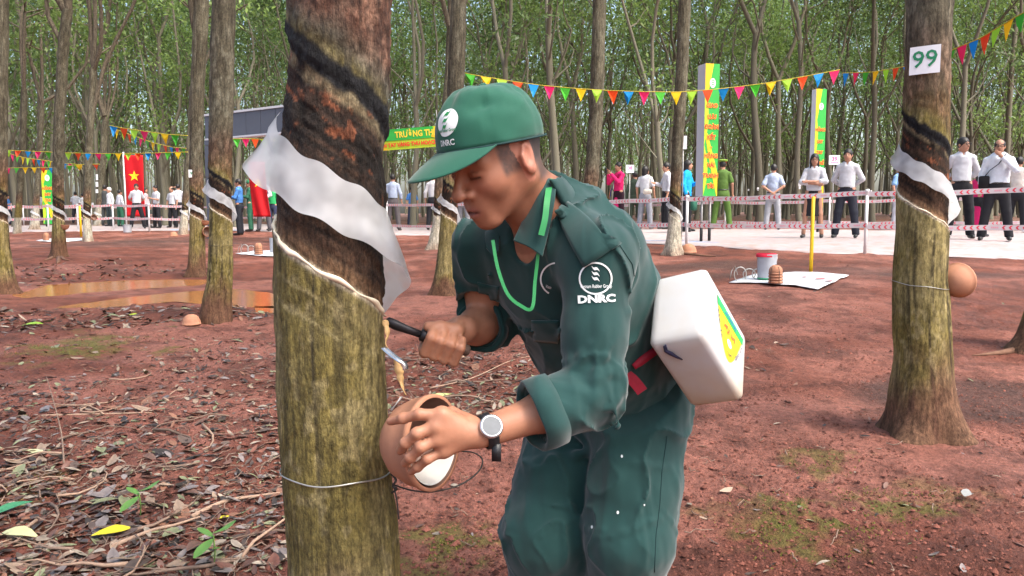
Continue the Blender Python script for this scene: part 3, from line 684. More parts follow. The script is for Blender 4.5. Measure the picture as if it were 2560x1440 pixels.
# number plates
def plate(tree, px, py, w, h, text, ink, label, tilt=0, txt=.62):
    o, surf, K = TREES[tree]; root_w = o.matrix_basis; Y = o.location.y
    c = P(px, py, Y); fr = Vector((-math.sin(K[4]), -math.cos(K[4]), 0)); r = float(np.interp(c.z, K[0], K[2]))
    c = c + fr * (r + .012); s = Y * .985 / FPX; e = empty('number_sign', c, -K[4]); e.rotation_euler = (math.pi / 2, math.radians(tilt) * 0, -K[4]); tag(e, label, 'sign')
    W_, H_ = w * s, h * s; mb = MB(); n = 9; vv = []; ff = []
    for i in range(n):
        for j in range(2):
            x = (i / (n - 1) - .5) * W_; vv.append((x, (j - .5) * H_ + x * math.tan(math.radians(tilt)), -.10 * x * x / max(W_, .01)))
    ff = [(2 * i, 2 * i + 2, 2 * i + 3, 2 * i + 1) for i in range(n - 1)]
    bk = [(a, b, c_ - .002) for a, b, c_ in vv]; mb.add(vv, ff); mb.add(bk, [tuple(reversed(q)) for q in ff]); mb.build('panel', M['sign_white'], e, True)
    tv, tf = text_geo(text, H_ * txt, bold=H_ * .008); tv = [(p.x, p.y + p.x * math.tan(math.radians(tilt)), .0025 - .10 * p.x * p.x / max(W_, .01)) for p in tv]
    mesh_obj('digits', tv, tf, ink, e, False)
plate('99', 2313, 160, 66, 66, '99', M['green_ink'], 'white square sign with green number 99 tied to the right trunk', tilt=2, txt=.85)
plate('490', 478, 435, 12, 19, '9', M['green_ink'], 'small white plate with a green digit on the forked trunk')
# wire rings
def wire_ring(tree, z, mat_, rad, tilt=.0, name='cup_wire', r0=-math.pi, r1=math.pi):
    o, surf, K = TREES[tree]; mb = MB(); mb.tube([surf(t, z + tilt * t + .002 * math.sin(t * 5), rad) for t in np.linspace(r0, r1, 60)], rad, 6); return mb.build(name, mat_, o, True)
wire_ring('main', .502, M['wire'], .0016, -.002)
wire_ring('99', .700, M['wire'], .0014, -.012); wire_ring('545', .74, M['wire_dark'], .002)
# ================================================================== the event: sheets on the path, barriers, banners, flags
def tarp_mat():
    m = bpy.data.materials.new('woven_sheet'); m.use_nodes = True; nt = m.node_tree; N = nt.nodes; L = nt.links; b = N['Principled BSDF']; b.inputs['Roughness'].default_value = .5
    a = N.new('ShaderNodeVertexColor'); a.layer_name = 'Col'; tc = N.new('ShaderNodeTexCoord'); nz = N.new('ShaderNodeTexNoise'); nz.inputs['Scale'].default_value = 5; nz.inputs['Detail'].default_value = 6; L.new(tc.outputs['Object'], nz.inputs['Vector'])
    rp = N.new('ShaderNodeMapRange'); rp.inputs[1].default_value = .45; rp.inputs[2].default_value = .75; L.new(nz.outputs[0], rp.inputs[0])
    mx = N.new('ShaderNodeMix'); mx.data_type = 'RGBA'; L.new(rp.outputs[0], mx.inputs[0]); L.new(a.outputs[0], mx.inputs[6]); mx.inputs[7].default_value = (.40, .25, .21, 1); L.new(mx.outputs[2], b.inputs['Base Color'])
    bp = N.new('ShaderNodeBump'); bp.inputs['Strength'].default_value = .6; bp.inputs['Distance'].default_value = .05; L.new(nz.outputs[0], bp.inputs['Height']); L.new(bp.outputs[0], b.inputs['Normal']); return m
M['tarp'] = tarp_mat()
NEAR_EDGE = [(-60, 581), (50, 580), (200, 579), (400, 577), (520, 577), (700, 580), (960, 588), (1100, 590), (1300, 600), (1500, 607), (1650, 612), (1850, 622), (2060, 634), (2160, 636), (2350, 642), (2560, 652), (2700, 660)]
FAR_EDGE = [(-60, 566), (50, 565), (200, 563), (400, 561), (520, 560), (700, 562), (960, 566), (1100, 568), (1300, 571), (1500, 572), (1650, 573), (1850, 574), (2060, 576), (2160, 577), (2350, 578), (2560, 580), (2700, 581)]
def tarp():
    a = [np.array(G(*p)) for p in NEAR_EDGE]; b = [np.array(G(*p)) for p in FAR_EDGE]; a = spline(a, 14); b = spline(b, 14); n = 26; vv = []; cc = []
    for i, (p, q) in enumerate(zip(a, b)):
        for j in range(n + 1):
            t = j / n; w = p * (1 - t) + q * t; d = np.linalg.norm((w - p)[:2]); z = gzf(w[0], w[1]) + .022 + .012 * float(noise3(np.array([w[0] * 1.6, w[1] * 1.6, 3.0])))
            if j == 0: z -= .018
            e = .06 * float(noise3(np.array([w[0] * 1.1, 7.0, 1.0]))); vv.append((w[0], w[1] + (e if j < 2 else 0), z)); c = np.array([.40, .36, .36])
            for s0, s1, col in ((.45, .52, (.22, .36, .54)), (.60, .66, (.54, .40, .40)), (.95, 1.03, (.25, .38, .55)), (1.1, 1.15, (.54, .38, .38)), (2.4, 2.5, (.52, .40, .40)), (3.1, 3.2, (.5, .36, .36))):
                if s0 <= d < s1: c = np.array(col)
            cc.append(c)
    # finer rows so that the stripes show
    m = len(a); W_ = n + 1; ff = [(i * W_ + j, (i + 1) * W_ + j, (i + 1) * W_ + j + 1, i * W_ + j + 1) for i in range(m - 1) for j in range(n)]
    o = mesh_obj('ground_sheet', vv, ff, M['tarp'], None, True, np.array(cc)); md = o.modifiers.new('t', 'SOLIDIFY'); md.thickness = .004; md.offset = -1
    tag(o, 'long white woven plastic sheet with faded blue and pink stripes under the spectators', 'ground sheet')
tarp()
M['white_post'] = mat('white_post', (.72, .72, .72), rough=.5, nscale=12, namt=.12); M['yellow_post'] = mat('yellow_stake', (.75, .46, .02), rough=.5, nscale=10, namt=.12); M['grey_pipe'] = mat('grey_pipe', (.30, .29, .28), rough=.4, metal=.5)
M['black_foot'] = mat('black_pipe', (.02, .02, .02), rough=.5)
def tape_mat():
    m = bpy.data.materials.new('barrier_tape'); m.use_nodes = True; nt = m.node_tree; N = nt.nodes; L = nt.links; b = N['Principled BSDF']; b.inputs['Roughness'].default_value = .35
    a = N.new('ShaderNodeVertexColor'); a.layer_name = 'Col'; L.new(a.outputs[0], b.inputs['Base Color']); t = N.new('ShaderNodeBsdfTranslucent'); L.new(a.outputs[0], t.inputs[0]); ms = N.new('ShaderNodeMixShader'); ms.inputs[0].default_value = .35
    L.new(b.outputs[0], ms.inputs[1]); L.new(t.outputs[0], ms.inputs[2]); L.new(ms.outputs[0], N['Material Output'].inputs[0]); return m
M['tape'] = tape_mat()
TW = .075
def tape(p0, p1, label, sag=.02, fine=True, group=None, blur=0.0):
    """one length of tape between two posts, white with red chevrons pointing left and a line of print"""
    p0, p1 = np.array(p0), np.array(p1); L = np.linalg.norm(p1 - p0); mb = MB(); root = empty('barrier_tape', p0); tag(root, label, 'tape', group)
    def at(s, v, off=0): 
        t = s / L; p = p0 + (p1 - p0) * t; p = p + np.array([0, 0, -sag * 4 * t * (1 - t) + v + .006 * math.sin(s * 5) * math.sin(t * 3.14)]); tilt = .012 * math.sin(s * 2.3 + p0[0]); p = p + np.array([0, -off + tilt * v / TW, 0]); return p - p0
    n = max(4, int(L / .12)); vv = []; cc = []
    for i in range(n + 1):
        for v in (-TW / 2, TW / 2): vv.append(at(L * i / n, v)); cc.append((.62, .56, .58))
    o = mesh_obj('film', vv, [(2 * i, 2 * i + 2, 2 * i + 3, 2 * i + 1) for i in range(n)], M['tape'], root, True, np.array(cc))
    # printed chevrons: groups of five, then print
    s = .03 + random.random() * .1; vv = []; ff = []; cc = []; per = .082
    while s + .05 < L:
        for k in range(5):
            if s + .04 > L: break
            b = len(vv); h = TW * .38; w = .034
            for (a_, v) in ((0, 0), (w * .8, h), (w * 1.5, h), (w * .75, 0), (w * 1.5, -h), (w * .8, -h)): vv.append(at(s + a_, v, .0025)); cc.append((.80, .06, .10))
            ff += [(b, b + 3, b + 2, b + 1), (b, b + 5, b + 4, b + 3)]; s += per
        if s + .14 < L:
            for q in range(4):
                b = len(vv)
                for (a_, v) in ((.02 + q * .024, -.010), (.038 + q * .024, -.010), (.038 + q * .024, .012), (.02 + q * .024, .012)): vv.append(at(s + a_, v, .0025)); cc.append((.78, .34, .42))
                ff.append((b, b + 1, b + 2, b + 3))
        s += .15
    if vv: tag(mesh_obj('print', vv, ff, M['tape'], root, False, np.array(cc)), kind='stuff')
    return root
def post(px, pyb, pyt, w, label, mt='white_post', name='fence_post', cap=True, base=None):
    g = base or G(px, pyb); s = g.y / FPX; h = (pyb - pyt) * s; o = empty(name, g); tag(o, label, 'post'); r = w * s / 2; mb = MB()
    tx = (px - 1280) / 1920 * .0; mb.tube([(0, 0, -.05), (0, 0, h * .5), (.0, 0, h)], [r, r, r * .95], 10); mb.build('pole', M[mt], o, True)
    if cap: mb = MB(); mb.lathe([(r * 1.25, h - .03), (r * 1.25, h + .004), (.0001, h + .008)], 10); mb.build('cap', M[mt], o, True)
    return g, h
# right-hand fence (near)
POSTS = []
for (px, yb, yt, w, lab) in [(1440, 612, 498, 6, 'white barrier post hidden behind the tapper\'s back'), (1716, 619, 490, 7, 'white barrier post right of the whitewashed trunk'), (2162, 636, 475, 8, 'white barrier post left of the trunk with sign 99'), (2610, 655, 462, 9, 'white barrier post just past the right edge')]:
    POSTS.append(post(px, yb, yt, w, lab))
for k, nm in enumerate(('tapper\'s back and whitewashed trunk', 'whitewashed trunk and the middle post', 'middle post and the right edge')):
    (g0, h0), (g1, h1) = POSTS[k], POSTS[k + 1]
    tape(g0 + Vector((0, -.03, h0 * .93)), g1 + Vector((0, -.03, h1 * .95)), 'upper red and white tape of the near barrier between ' + nm); tape(g0 + Vector((0, -.03, h0 * .43)), g1 + Vector((0, -.03, h1 * .45)), 'lower red and white tape of the near barrier between ' + nm, .015)
# far side of the path
FP = [post(x, yb, yt, 4, lab) for (x, yb, yt, lab) in [(1500, 571, 500, 'thin far barrier post behind the woman in pink'), (1812, 574, 490, 'thin far barrier post between the officer\'s legs'), (2072, 576, 486, 'thin far barrier post behind the man in white'), (2330, 578, 478, 'thin far barrier post behind the sign 99 trunk'), (2620, 581, 470, 'thin far barrier post beyond the right edge')]]
for k, nm in enumerate(('behind the woman in pink', 'behind the officer in green', 'behind the couple in white shirts', 'behind the man with the shoulder bag')):
    (g0, h0), (g1, h1) = FP[k], FP[k + 1]; tape(g0 + Vector((0, -.02, h0 * .80)), g1 + Vector((0, -.02, h1 * .82)), 'upper tape of the far barrier ' + nm, .03); tape(g0 + Vector((0, -.02, h0 * .22)), g1 + Vector((0, -.02, h1 * .24)), 'lower tape of the far barrier ' + nm, .03)
# middle and left fence
LP = [post(x, yb, yt, w, lab) for (x, yb, yt, w, lab) in [(-30, 580, 513, 4, 'white barrier post past the left edge'), (52, 578, 513, 4, 'leftmost white barrier post beside the slim dark trunk'), (122, 578, 512, 4, 'white barrier post in front of the green banner'), (196, 577, 511, 4, 'white barrier post beside the yellow stake'), (284, 576, 510, 4, 'white barrier post left of the red flag pole'), (374, 579, 510, 4, 'white barrier post right of the red flag'), (476, 578, 512, 4, 'white barrier post behind the forked trunk')]]
for k, nm in enumerate(('at the left edge', 'before the slim dark trunk', 'before the green banner', 'beside the yellow stake', 'before the red flag', 'right of the red flag')):
    (g0, h0), (g1, h1) = LP[k], LP[k + 1]; tape(g0 + Vector((0, -.03, h0 * .95)), g1 + Vector((0, -.03, h1 * .95)), 'upper tape of the left barrier ' + nm, .03); tape(g0 + Vector((0, -.03, h0 * .47)), g1 + Vector((0, -.03, h1 * .47)), 'lower tape of the left barrier ' + nm, .03)
LF = [post(x, yb, yt, 3, lab) for (x, yb, yt, lab) in [(-20, 565, 515, 'far thin post past the left edge'), (60, 564, 514, 'far thin post left of the white posts'), (230, 562, 512, 'far thin post behind the whitewashed trunk'), (430, 561, 512, 'far thin post behind the two men in white'), (700, 562, 512, 'far thin post behind the thick trunk')]]
for k, nm in enumerate(('at the left edge', 'behind the man in light grey', 'behind the red flag', 'behind the grey gate')):
    (g0, h0), (g1, h1) = LF[k], LF[k + 1]; tape(g0 + Vector((0, -.02, h0 * .9)), g1 + Vector((0, -.02, h1 * .9)), 'upper tape of the distant left barrier ' + nm, .04); tape(g0 + Vector((0, -.02, h0 * .38)), g1 + Vector((0, -.02, h1 * .38)), 'lower tape of the distant left barrier ' + nm, .04)
CP = [post(x, yb, yt, 4, lab) for (x, yb, yt, lab) in [(700, 590, 505, 'post of the middle barrier behind the thick trunk'), (968, 588, 503, 'post of the middle barrier beside the thick trunk'), (1205, 594, 500, 'post of the middle barrier behind the tapper\'s head')]]
for k, nm in enumerate(('behind the thick trunk', 'right of the thick trunk under the cap peak')):
    (g0, h0), (g1, h1) = CP[k], CP[k + 1]; tape(g0 + Vector((0, -.03, h0 * .88)), g1 + Vector((0, -.03, h1 * .88)), 'upper tape of the middle barrier ' + nm, .01); tape(g0 + Vector((0, -.03, h0 * .28)), g1 + Vector((0, -.03, h1 * .28)), 'lower tape of the middle barrier ' + nm, .01)
post(2027, 682, 492, 9, 'bright yellow stake standing beside the tool cloth on the right', 'yellow_post', 'stake', False)
post(203, 592, 515, 5, 'bright yellow stake on the left beside the whitewashed trunk', 'yellow_post', 'stake', False)
# ---- tall banner boxes
M['b_green'] = mat('banner_green', (.035, .38, .06), rough=.45, nscale=1.5, namt=.08); M['b_yellow'] = mat('banner_yellow', (.72, .48, .02), rough=.45); M['b_lime'] = mat('banner_lime', (.42, .58, .03), rough=.45); M['b_red'] = mat('banner_red', (.72, .04, .03), rough=.45); M['b_side'] = mat('banner_side', (.62, .66, .72), rough=.5); M['gold'] = mat('gold_print', (.85, .62, .05), rough=.5)
def wave_panel(w, h, fn0, fn1, z, n=40):
    vv = []; ff = []
    for i in range(n + 1):
        y = h * i / n
        for fx in (fn0, fn1): vv.append((max(0, min(w, fx(i / n))), y, z))
    for i in range(n): ff.append((2 * i, 2 * i + 1, 2 * i + 3, 2 * i + 2))
    return vv, ff
def banner_box(pxl, pyt, pyb_front, base_px, base_py, wpx, sidepx, lines, label, yaw, Y, fonts=.37, leg=True):
    s = Y / FPX; top = P(pxl, pyt, Y); zb = P(pxl, pyb_front, Y).z; h = top.z - zb; w = wpx * s / math.cos(yaw); d = sidepx * s
    e = empty('banner_box', (top.x, Y, zb)); e.rotation_euler = (0, 0, yaw); tag(e, label, 'banner')
    mb = MB(); mb.box((w / 2, d / 2 + .001, h / 2), (w, d, h)); mb.build('box', M['b_side'], e)
    def fr(name, geo, mt): v_, f_ = geo; mesh_obj(name, [(a, -c - .003, b) for a, b, c in v_], f_, mt, e, False)
    fr('green_field', wave_panel(w, h, lambda t: 0, lambda t: w, 0), M['b_green'])
    fr('yellow_wave', wave_panel(w, h, lambda t: 0, lambda t: w * (.58 - 1.6 * (1 - t)) if t > .62 else 0, .002), M['b_yellow'])
    fr('lime_wave', wave_panel(w, h, lambda t: w * (.0), lambda t: w * (.30 * math.sin((t - .38) / .45 * math.pi)) if .38 < t < .83 else 0, .003), M['b_lime'])
    fr('yellow_wave', wave_panel(w, h, lambda t: w * (.05 + .9 * (1 - t / .50) ** 1.2) if t < .5 else 0, lambda t: w * min(1, .18 + 1.25 * (1 - t / .50)) if t < .5 else 0, .004), M['b_yellow'])
    fr('lime_wave', wave_panel(w, h, lambda t: 0, lambda t: w * .28 * math.sin(t / .4 * math.pi) if t < .4 else 0, .005), M['b_lime'])
    pts = [(w * .52 + w * .21 * math.cos(a), h * .855 + w * .30 * math.sin(a), .006) for a in np.linspace(0, 6.28, 24, endpoint=False)]; fr('logo', (pts, [tuple(range(24))]), M['white_print'])
    lm, lf = leafmark(0, 0, w * .30); fr('logo_leaf', ([(w * .52 + a, h * .86 - b, .008) for a, b in lm], lf), M['b_green'])
    for txt, t in lines:
        v_, f_ = text_geo(txt, w * fonts, w * .012, sx=.86); fr('lettering', ([(w * .50 + p.x, h * t + p.y, .010) for p in v_], f_), M['b_red'])
        v_, f_ = text_geo(txt, w * fonts, w * .030, sx=.86); fr('lettering_edge', ([(w * .50 + p.x, h * t + p.y, .008) for p in v_], f_), M['gold'])
    if leg:
        gz_ = gzf(top.x + w * .3, Y) - zb
        for fx in (.22, .8):
            mb = MB(); mb.tube([(w * fx, d / 2, gz_ - .05), (w * fx, d / 2, .02)], .022, 8); mb.build('leg', M['grey_pipe'], e, True); mb = MB(); mb.tube([(w * fx, d / 2, gz_ - .05), (w * fx, d / 2, gz_ + .38)], .030, 8); mb.build('leg_foot', M['black_foot'], e, True)
    return e
banner_box(1764, 158, 490, 1758, 622, 38, 36, [('GIAO', .685), ('LƯU', .60), ('ĐOÀN', .525), ('KẾT', .445), ('-', .375), ('HĂNG', .305), ('HÁI', .235), ('TRANH', .155), ('TÀI', .075)], 'taller green and yellow banner box with red lettering behind the barrier', math.radians(16), 14.6)
banner_box(2041, 222, 520, 2043, 620, 28, 18, [('HĂNG', .66), ('SAY', .56), ('TAY', .47), ('NGHỀ', .38), ('-', .30), ('THU', .2)], 'shorter green and yellow banner box behind the woman with crossed arms', math.radians(12), 17.5)
banner_box(102, 425, 560, 102, 565, 26, 2, [('HĂNG', .66), ('SAY', .55), ('THI', .44), ('ĐUA', .33)], 'small green banner box on the left behind the bunting', math.radians(8), 31)
# ---- red flags with a gold star, hung upright
M['flag'] = mat('flag_red', (.62, .012, .02), rough=.6, nscale=3, namt=.06, trans=.25); M['star'] = mat('flag_star', (.85, .55, .02), rough=.6)
def flag(px0, px1, pyt, pyb, Y, star, label, sweep=0, pole=True):
    a, b, c = P(px0, pyt, Y), P(px1, pyt, Y), P(px0, pyb, Y); w = b.x - a.x; h = a.z - c.z; e = empty('red_flag', (a.x, Y, c.z)); tag(e, label, 'flag'); n, m = 14, 26
    def sh(x, z): t = 1 - z / h; return Vector((x + sweep * w * t ** 1.6 * 1.0, .03 * math.sin(x / w * 9 + z * 2) * (.3 + t), z))
    vv = [sh(w * i / n * (1 - (.45 * abs(sweep) * (j / m) if sweep else 0)) if not sweep else w * i / n, h * (1 - j / m)) for i in range(n + 1) for j in range(m + 1)]; ff = [(i * (m + 1) + j, i * (m + 1) + j + 1, (i + 1) * (m + 1) + j + 1, (i + 1) * (m + 1) + j) for i in range(n) for j in range(m)]
    o = mesh_obj('cloth', vv, ff, M['flag'], e, True); md = o.modifiers.new('t', 'SOLIDIFY'); md.thickness = .004
    sx_, sz_, r = star; sp = [(0, 0)] + [((r if k % 2 == 0 else r * .40) * math.sin(k * math.pi / 5), (r if k % 2 == 0 else r * .40) * math.cos(k * math.pi / 5)) for k in range(10)]
    mesh_obj('star', [sh(w * sx_ + x * w, h * sz_ + z * w) + Vector((0, -.014, 0)) for x, z in sp], [(0, 1 + k, 1 + (k + 1) % 10) for k in range(10)], M['star'], e, False)
    if pole: mb = MB(); mb.tube([(-.03, .02, gzf(a.x, Y) - c.z - .05), (-.03, .02, h + .12)], .03, 8); mb.build('pole', M['white_post'], e, True)
    return e
flag(310, 357, 388, 541, 29.0, (.5, .66, .30), 'upright red flag with gold star on a white pole')
flag(619, 662, 405, 542, 22.0, (.52, .62, .30), 'red flag with gold star hanging beside the grey gate', sweep=.25, pole=False)
# ---- grey steel gate with its sign
M['gate'] = mat('gate_sheet', (.095, .11, .145), rough=.45, spec=.4, nscale=1.2, namt=.08); M['gate_trim'] = mat('gate_trim', (.62, .65, .70), rough=.4)
def gate():
    A0, A1 = P(520, 290, 22.0), P(925, 240, 18.6); e = empty('entrance_gate', (A0.x, A0.y, gzf(A0.x, A0.y))); tag(e, 'dark grey sheet metal gate with tall left column behind the trunks', 'gate'); z0 = gzf(A0.x, A0.y); o = Vector((A0.x, A0.y, z0))
    dv = (Vector((A1.x, A1.y, 0)) - Vector((A0.x, A0.y, 0))); Ln = dv.length; dv.normalize(); nv = Vector((dv.y, -dv.x, 0)); Ht = A0.z - z0; hb = (346 - 290) * 22 / FPX
    def bx(name, s0, s1, za, zb, mt, th=.25, off=0): 
        mb = MB(); R = Matrix((dv, nv, Vector((0, 0, 1)))).transposed(); mb.box(dv * (s0 + s1) / 2 + nv * off + Vector((0, 0, (za + zb) / 2)), (s1 - s0, th, zb - za), R); return mb.build(name, mt, e)
    k = 0; s = .02
    while s < Ln - .1: bx('sheet_panel', s, min(s + .58, Ln), Ht - hb, Ht - .03, M['gate']); s += .595
    bx('top_trim', 0, Ln, Ht - .025, Ht + .03, M['gate_trim'], .30); bx('bottom_trim', 0, Ln, Ht - hb - .05, Ht - hb - .005, M['gate_trim'], .28)
    s = 0; z = 0
    while z < Ht - hb - .1: bx('column_panel', 0, .30, z, min(z + .86, Ht - hb - .06), M['gate'], .30); z += .875
    bx('column_trim', .305, .35, 0, Ht - hb - .06, M['gate_trim'], .32); bx('column', Ln - .3, Ln, 0, Ht - hb - .06, M['gate'], .30)
gate()
def gate_sign():
    Y = 19.0; a, b = P(968, 376, Y), P(1090, 318, Y); w = (b.x - a.x) * 1.06; h = .50; e = empty('event_sign', a); e.rotation_euler = (0, math.radians(-4.5), 0); tag(e, 'green and orange sign reading truong thi left of the cap', 'sign')
    h = 50 / FPX * Y
    mb = MB(); mb.box((w / 2 - .1, .04, h / 2), (w + .6, .06, h)); mb.build('board', M['b_lime'], e)
    def fr(name, pts, fs, mt, off): mesh_obj(name, [(x, -off, z) for x, z in pts], fs, mt, e, False)
    fr('green_band', [(-.3, h * .45), (w * 1.0, h * .45), (w * .90, h), (-.3, h)], [(0, 1, 2, 3)], M['b_green'], .002); fr('orange_corner', [(w * .86, h * .5), (w * 1.1, h * .3), (w * 1.1, h * .98), (w * .95, h * .98)], [(0, 1, 2, 3)], M['b_yellow'], .005); fr('orange_corner', [(-.35, 0), (.05, 0), (-.35, h * .5)], [(0, 1, 2)], M['b_yellow'], .004)
    for t, x, z, sz, mt in (('TRƯỜNG THI', .56, .70, .20, M['gold']), ('BÀN TAY VÀNG THU HOẠCH MỦ', .48, .22, .135, M['b_red'])):
        v_, f_ = text_geo(t, sz, .006, sx=.80); fr('lettering', [(w * x + p.x, h * z + p.y) for p in v_], f_, mt, .009)
    for x in (0, w): mb = MB(); mb.tube([(x, .1, h), (x, .1, h + .4)], .01, 5); mb.build('hanger', M['grey_pipe'], e, True)
gate_sign()
# ---- bunting: every pennant its own piece
PEN = {'red': (.78, .09, .015), 'lime': (.42, .72, .06), 'yellow': (.85, .60, .01), 'green': (.08, .48, .04), 'pink': (.80, .03, .18), 'blue': (.01, .32, .72)}
for k, c in PEN.items(): M['pen_' + k] = mat('pennant_' + k, c, rough=.5, trans=.35)
M['string'] = mat('bunting_string', (.55, .45, .05), rough=.7)
SEQ = ['green', 'yellow', 'lime', 'red', 'blue', 'pink']
def bunting(knots, Y0, Y1, start, spacing_px, pw, ph, label, seq=SEQ, skip=()):
    """string drawn through the photo's points, at a depth running from Y0 to Y1"""
    xs = [k[0] for k in knots]; ys = [k[1] for k in knots]; x0, x1 = xs[0], xs[-1]
    def at(px): t = (px - x0) / (x1 - x0); return P(px, float(np.interp(px, xs, ys)), Y0 + (Y1 - Y0) * t)
    root = empty('bunting', at(x0)); tag(root, label, 'bunting'); o = at(x0)
    mb = MB(); mb.tube([at(x) - o for x in np.linspace(x0, x1, 40)], .006 if Y0 > 15 else .005, 5); mb.build('string', M['string'], root, True)
    px = x0 + 2; k = start; rng = random.Random(int(x0 + Y0 * 10))
    while px + pw < x1:
        a, b = at(px), at(px + pw); Y = a.y; h = ph * Y / FPX * rng.uniform(.94, 1.05); sw = rng.uniform(-.10, .10) * (b - a).length; m = (a + b) / 2 + Vector((sw, rng.uniform(-.25, .25) * h, -h)); mid = (a + b) / 2 + Vector((sw * .5, rng.uniform(-.03, .03), -h * .5))
        la, lb = a * .5 + m * .5 + Vector((0, rng.uniform(-.02, .02), 0)), b * .5 + m * .5
        p = mesh_obj('pennant', [q - o for q in (a, b, m, la, lb, mid)], [(0, 3, 5), (0, 5, 1), (1, 5, 4), (3, 2, 5), (5, 2, 4)], M['pen_' + seq[k % len(seq)]], root, False)
        md = p.modifiers.new('t', 'SOLIDIFY'); md.thickness = .002; k += 1; px += spacing_px(px) if callable(spacing_px) else spacing_px
    return root
bunting([(1160, 182), (1200, 190), (1280, 203), (1360, 214), (1440, 221), (1520, 226), (1600, 229), (1700, 230), (1800, 222), (1900, 210), (2000, 193), (2100, 174)], 11.5, 12.5, 0, lambda x: 39.6, 27, 33, 'long string of colourful pennants across the sky behind the cap')
bunting([(2105, 183), (2180, 180), (2262, 166), (2290, 160)], 14.5, 9.5, 4, 25, 15, 32, 'closely spaced pennant string ending at the sign 99 trunk')
bunting([(2362, 134), (2400, 116), (2450, 96), (2500, 66), (2540, 42), (2620, 0)], 7.0, 6.0, 2, 29, 24, 46, 'bunting rising to the right edge beyond the sign 99 trunk', ['lime', 'yellow', 'green', 'pink', 'blue', 'red'])
bunting([(2110, 172), (2200, 150), (2290, 128)], 12.5, 7.5, 3, 38, 22, 32, 'short string continuing the long bunting to the sign 99 trunk') if False else None
bunting([(272, 313), (300, 319), (360, 328), (420, 336), (470, 339)], 16, 15, 5, 25.5, 20, 27, 'upper left pennant string sloping towards the forked trunk', ['pink', 'lime', 'yellow', 'green', 'pink', 'blue', 'red', 'lime'])
bunting([(286, 322), (330, 338), (380, 356), (430, 368), (466, 371)], 21, 17, 1, 15, 9, 22, 'small pennants crossing under the upper left string')
bunting([(10, 375), (80, 378), (160, 382), (260, 384), (360, 383), (470, 380)], 17, 16, 2, 25, 16, 18, 'long left pennant string running past the red flag')
bunting([(12, 381), (60, 394), (120, 402), (136, 405)], 22, 21, 4, 13, 8, 18, 'small left pennants near the left edge')
bunting([(10, 420), (60, 419), (130, 419), (200, 411), (250, 411)], 24, 22, 3, 22, 14, 15, 'lowest left pennant string in front of the green banner', ['yellow', 'red', 'blue', 'pink', 'green', 'yellow'])
bunting([(104, 402), (160, 408), (200, 411), (248, 409)], 26, 24, 0, 13, 9, 15, 'distant pennants behind the left trunks')
bunting([(580, 347), (630, 347), (690, 350)], 19, 19, 3, 23, 19, 22, 'pennant string under the grey gate beam', ['red', 'lime', 'yellow', 'green', 'pink'])
# ---- numbers on sticks
def stick_sign(px, py, w, h, Y, text, label, ink):
    s = Y / FPX; c = P(px, py, Y); g = gzf(c.x, Y); e = empty('number_sign', (c.x, Y, g)); tag(e, label, 'sign'); zc = c.z - g
    mb = MB(); mb.box((0, 0, zc), (w * s, .012, h * s)); mb.build('board', M['sign_white'], e); mb = MB(); mb.tube([(0, .02, -.05), (0, .02, zc + h * s * .4)], .012, 6); mb.build('stick', M['grey_pipe'], e, True)
    if text:
        v_, f_ = text_geo(text, h * s * .62, .004); mesh_obj('digits', [(p.x, -.0085, zc + h * s * .08 + p.y) for p in v_], f_, ink, e, False); mesh_obj('underline', [(-w * s * .36, -.0085, zc - h * s * .32), (w * s * .36, -.0085, zc - h * s * .32), (w * s * .36, -.0085, zc - h * s * .24), (-w * s * .36, -.0085, zc - h * s * .24)], [(0, 1, 2, 3)], ink, e, False)
stick_sign(1575, 422, 20, 19, 21, '38', 'small pink number 38 board above the spectators in the middle', M['pink_ink'])
stick_sign(2086, 400, 27, 23, 17.2, '39', 'small pink number 39 board beside the man in white', M['pink_ink'])
stick_sign(1709, 356, 16, 32, 15.5, '', 'blank white paper board above the woman in blue', M['pink_ink'])
# little white plates on trunks far behind
M['dot'] = mat('white_cup', (.72, .73, .74), rough=.5)
def small_plate(px, py, w, h, Y, label):
    s = Y / FPX; c = P(px, py, Y); best = min(FOREST, key=lambda o: abs(o.location.y - Y) * .3 + abs(o.location.x / o.location.y - c.x / Y) * 40)
    t = best.location; s = t.y / FPX; q = P(1280 + FPX * t.x / t.y, py, t.y - .16); mb = MB(); mb.box((0, 0, 0), (w * s, .02, h * s), bev=.006); o = mb.build('tree_plate', M['dot'], None); o.location = q; tag(o, label, 'plate', 'small white plates on the far trunks')
for (px, py, w, h, Y) in [(76, 482, 6, 9, 33), (165, 478, 6, 9, 33), (214, 461, 6, 12, 32), (267, 443, 5, 14, 33), (70, 515, 5, 6, 36), (235, 510, 5, 6, 38), (1488, 481, 5, 6, 27), (1502, 487, 4, 5, 30), (1562, 475, 5, 6, 26), (1636, 475, 5, 6, 28), (1848, 475, 4, 5, 30), (1858, 472, 5, 6, 26), (1882, 475, 4, 5, 32), (1905, 474, 4, 5, 28), (1980, 462, 7, 9, 24), (1993, 470, 5, 6, 26), (2135, 480, 4, 5, 30), (2180, 478, 4, 5, 28), (1320, 480, 4, 5, 30)]:
    small_plate(px, py, w, h, Y, 'small white plate fixed to a trunk far behind the barrier')
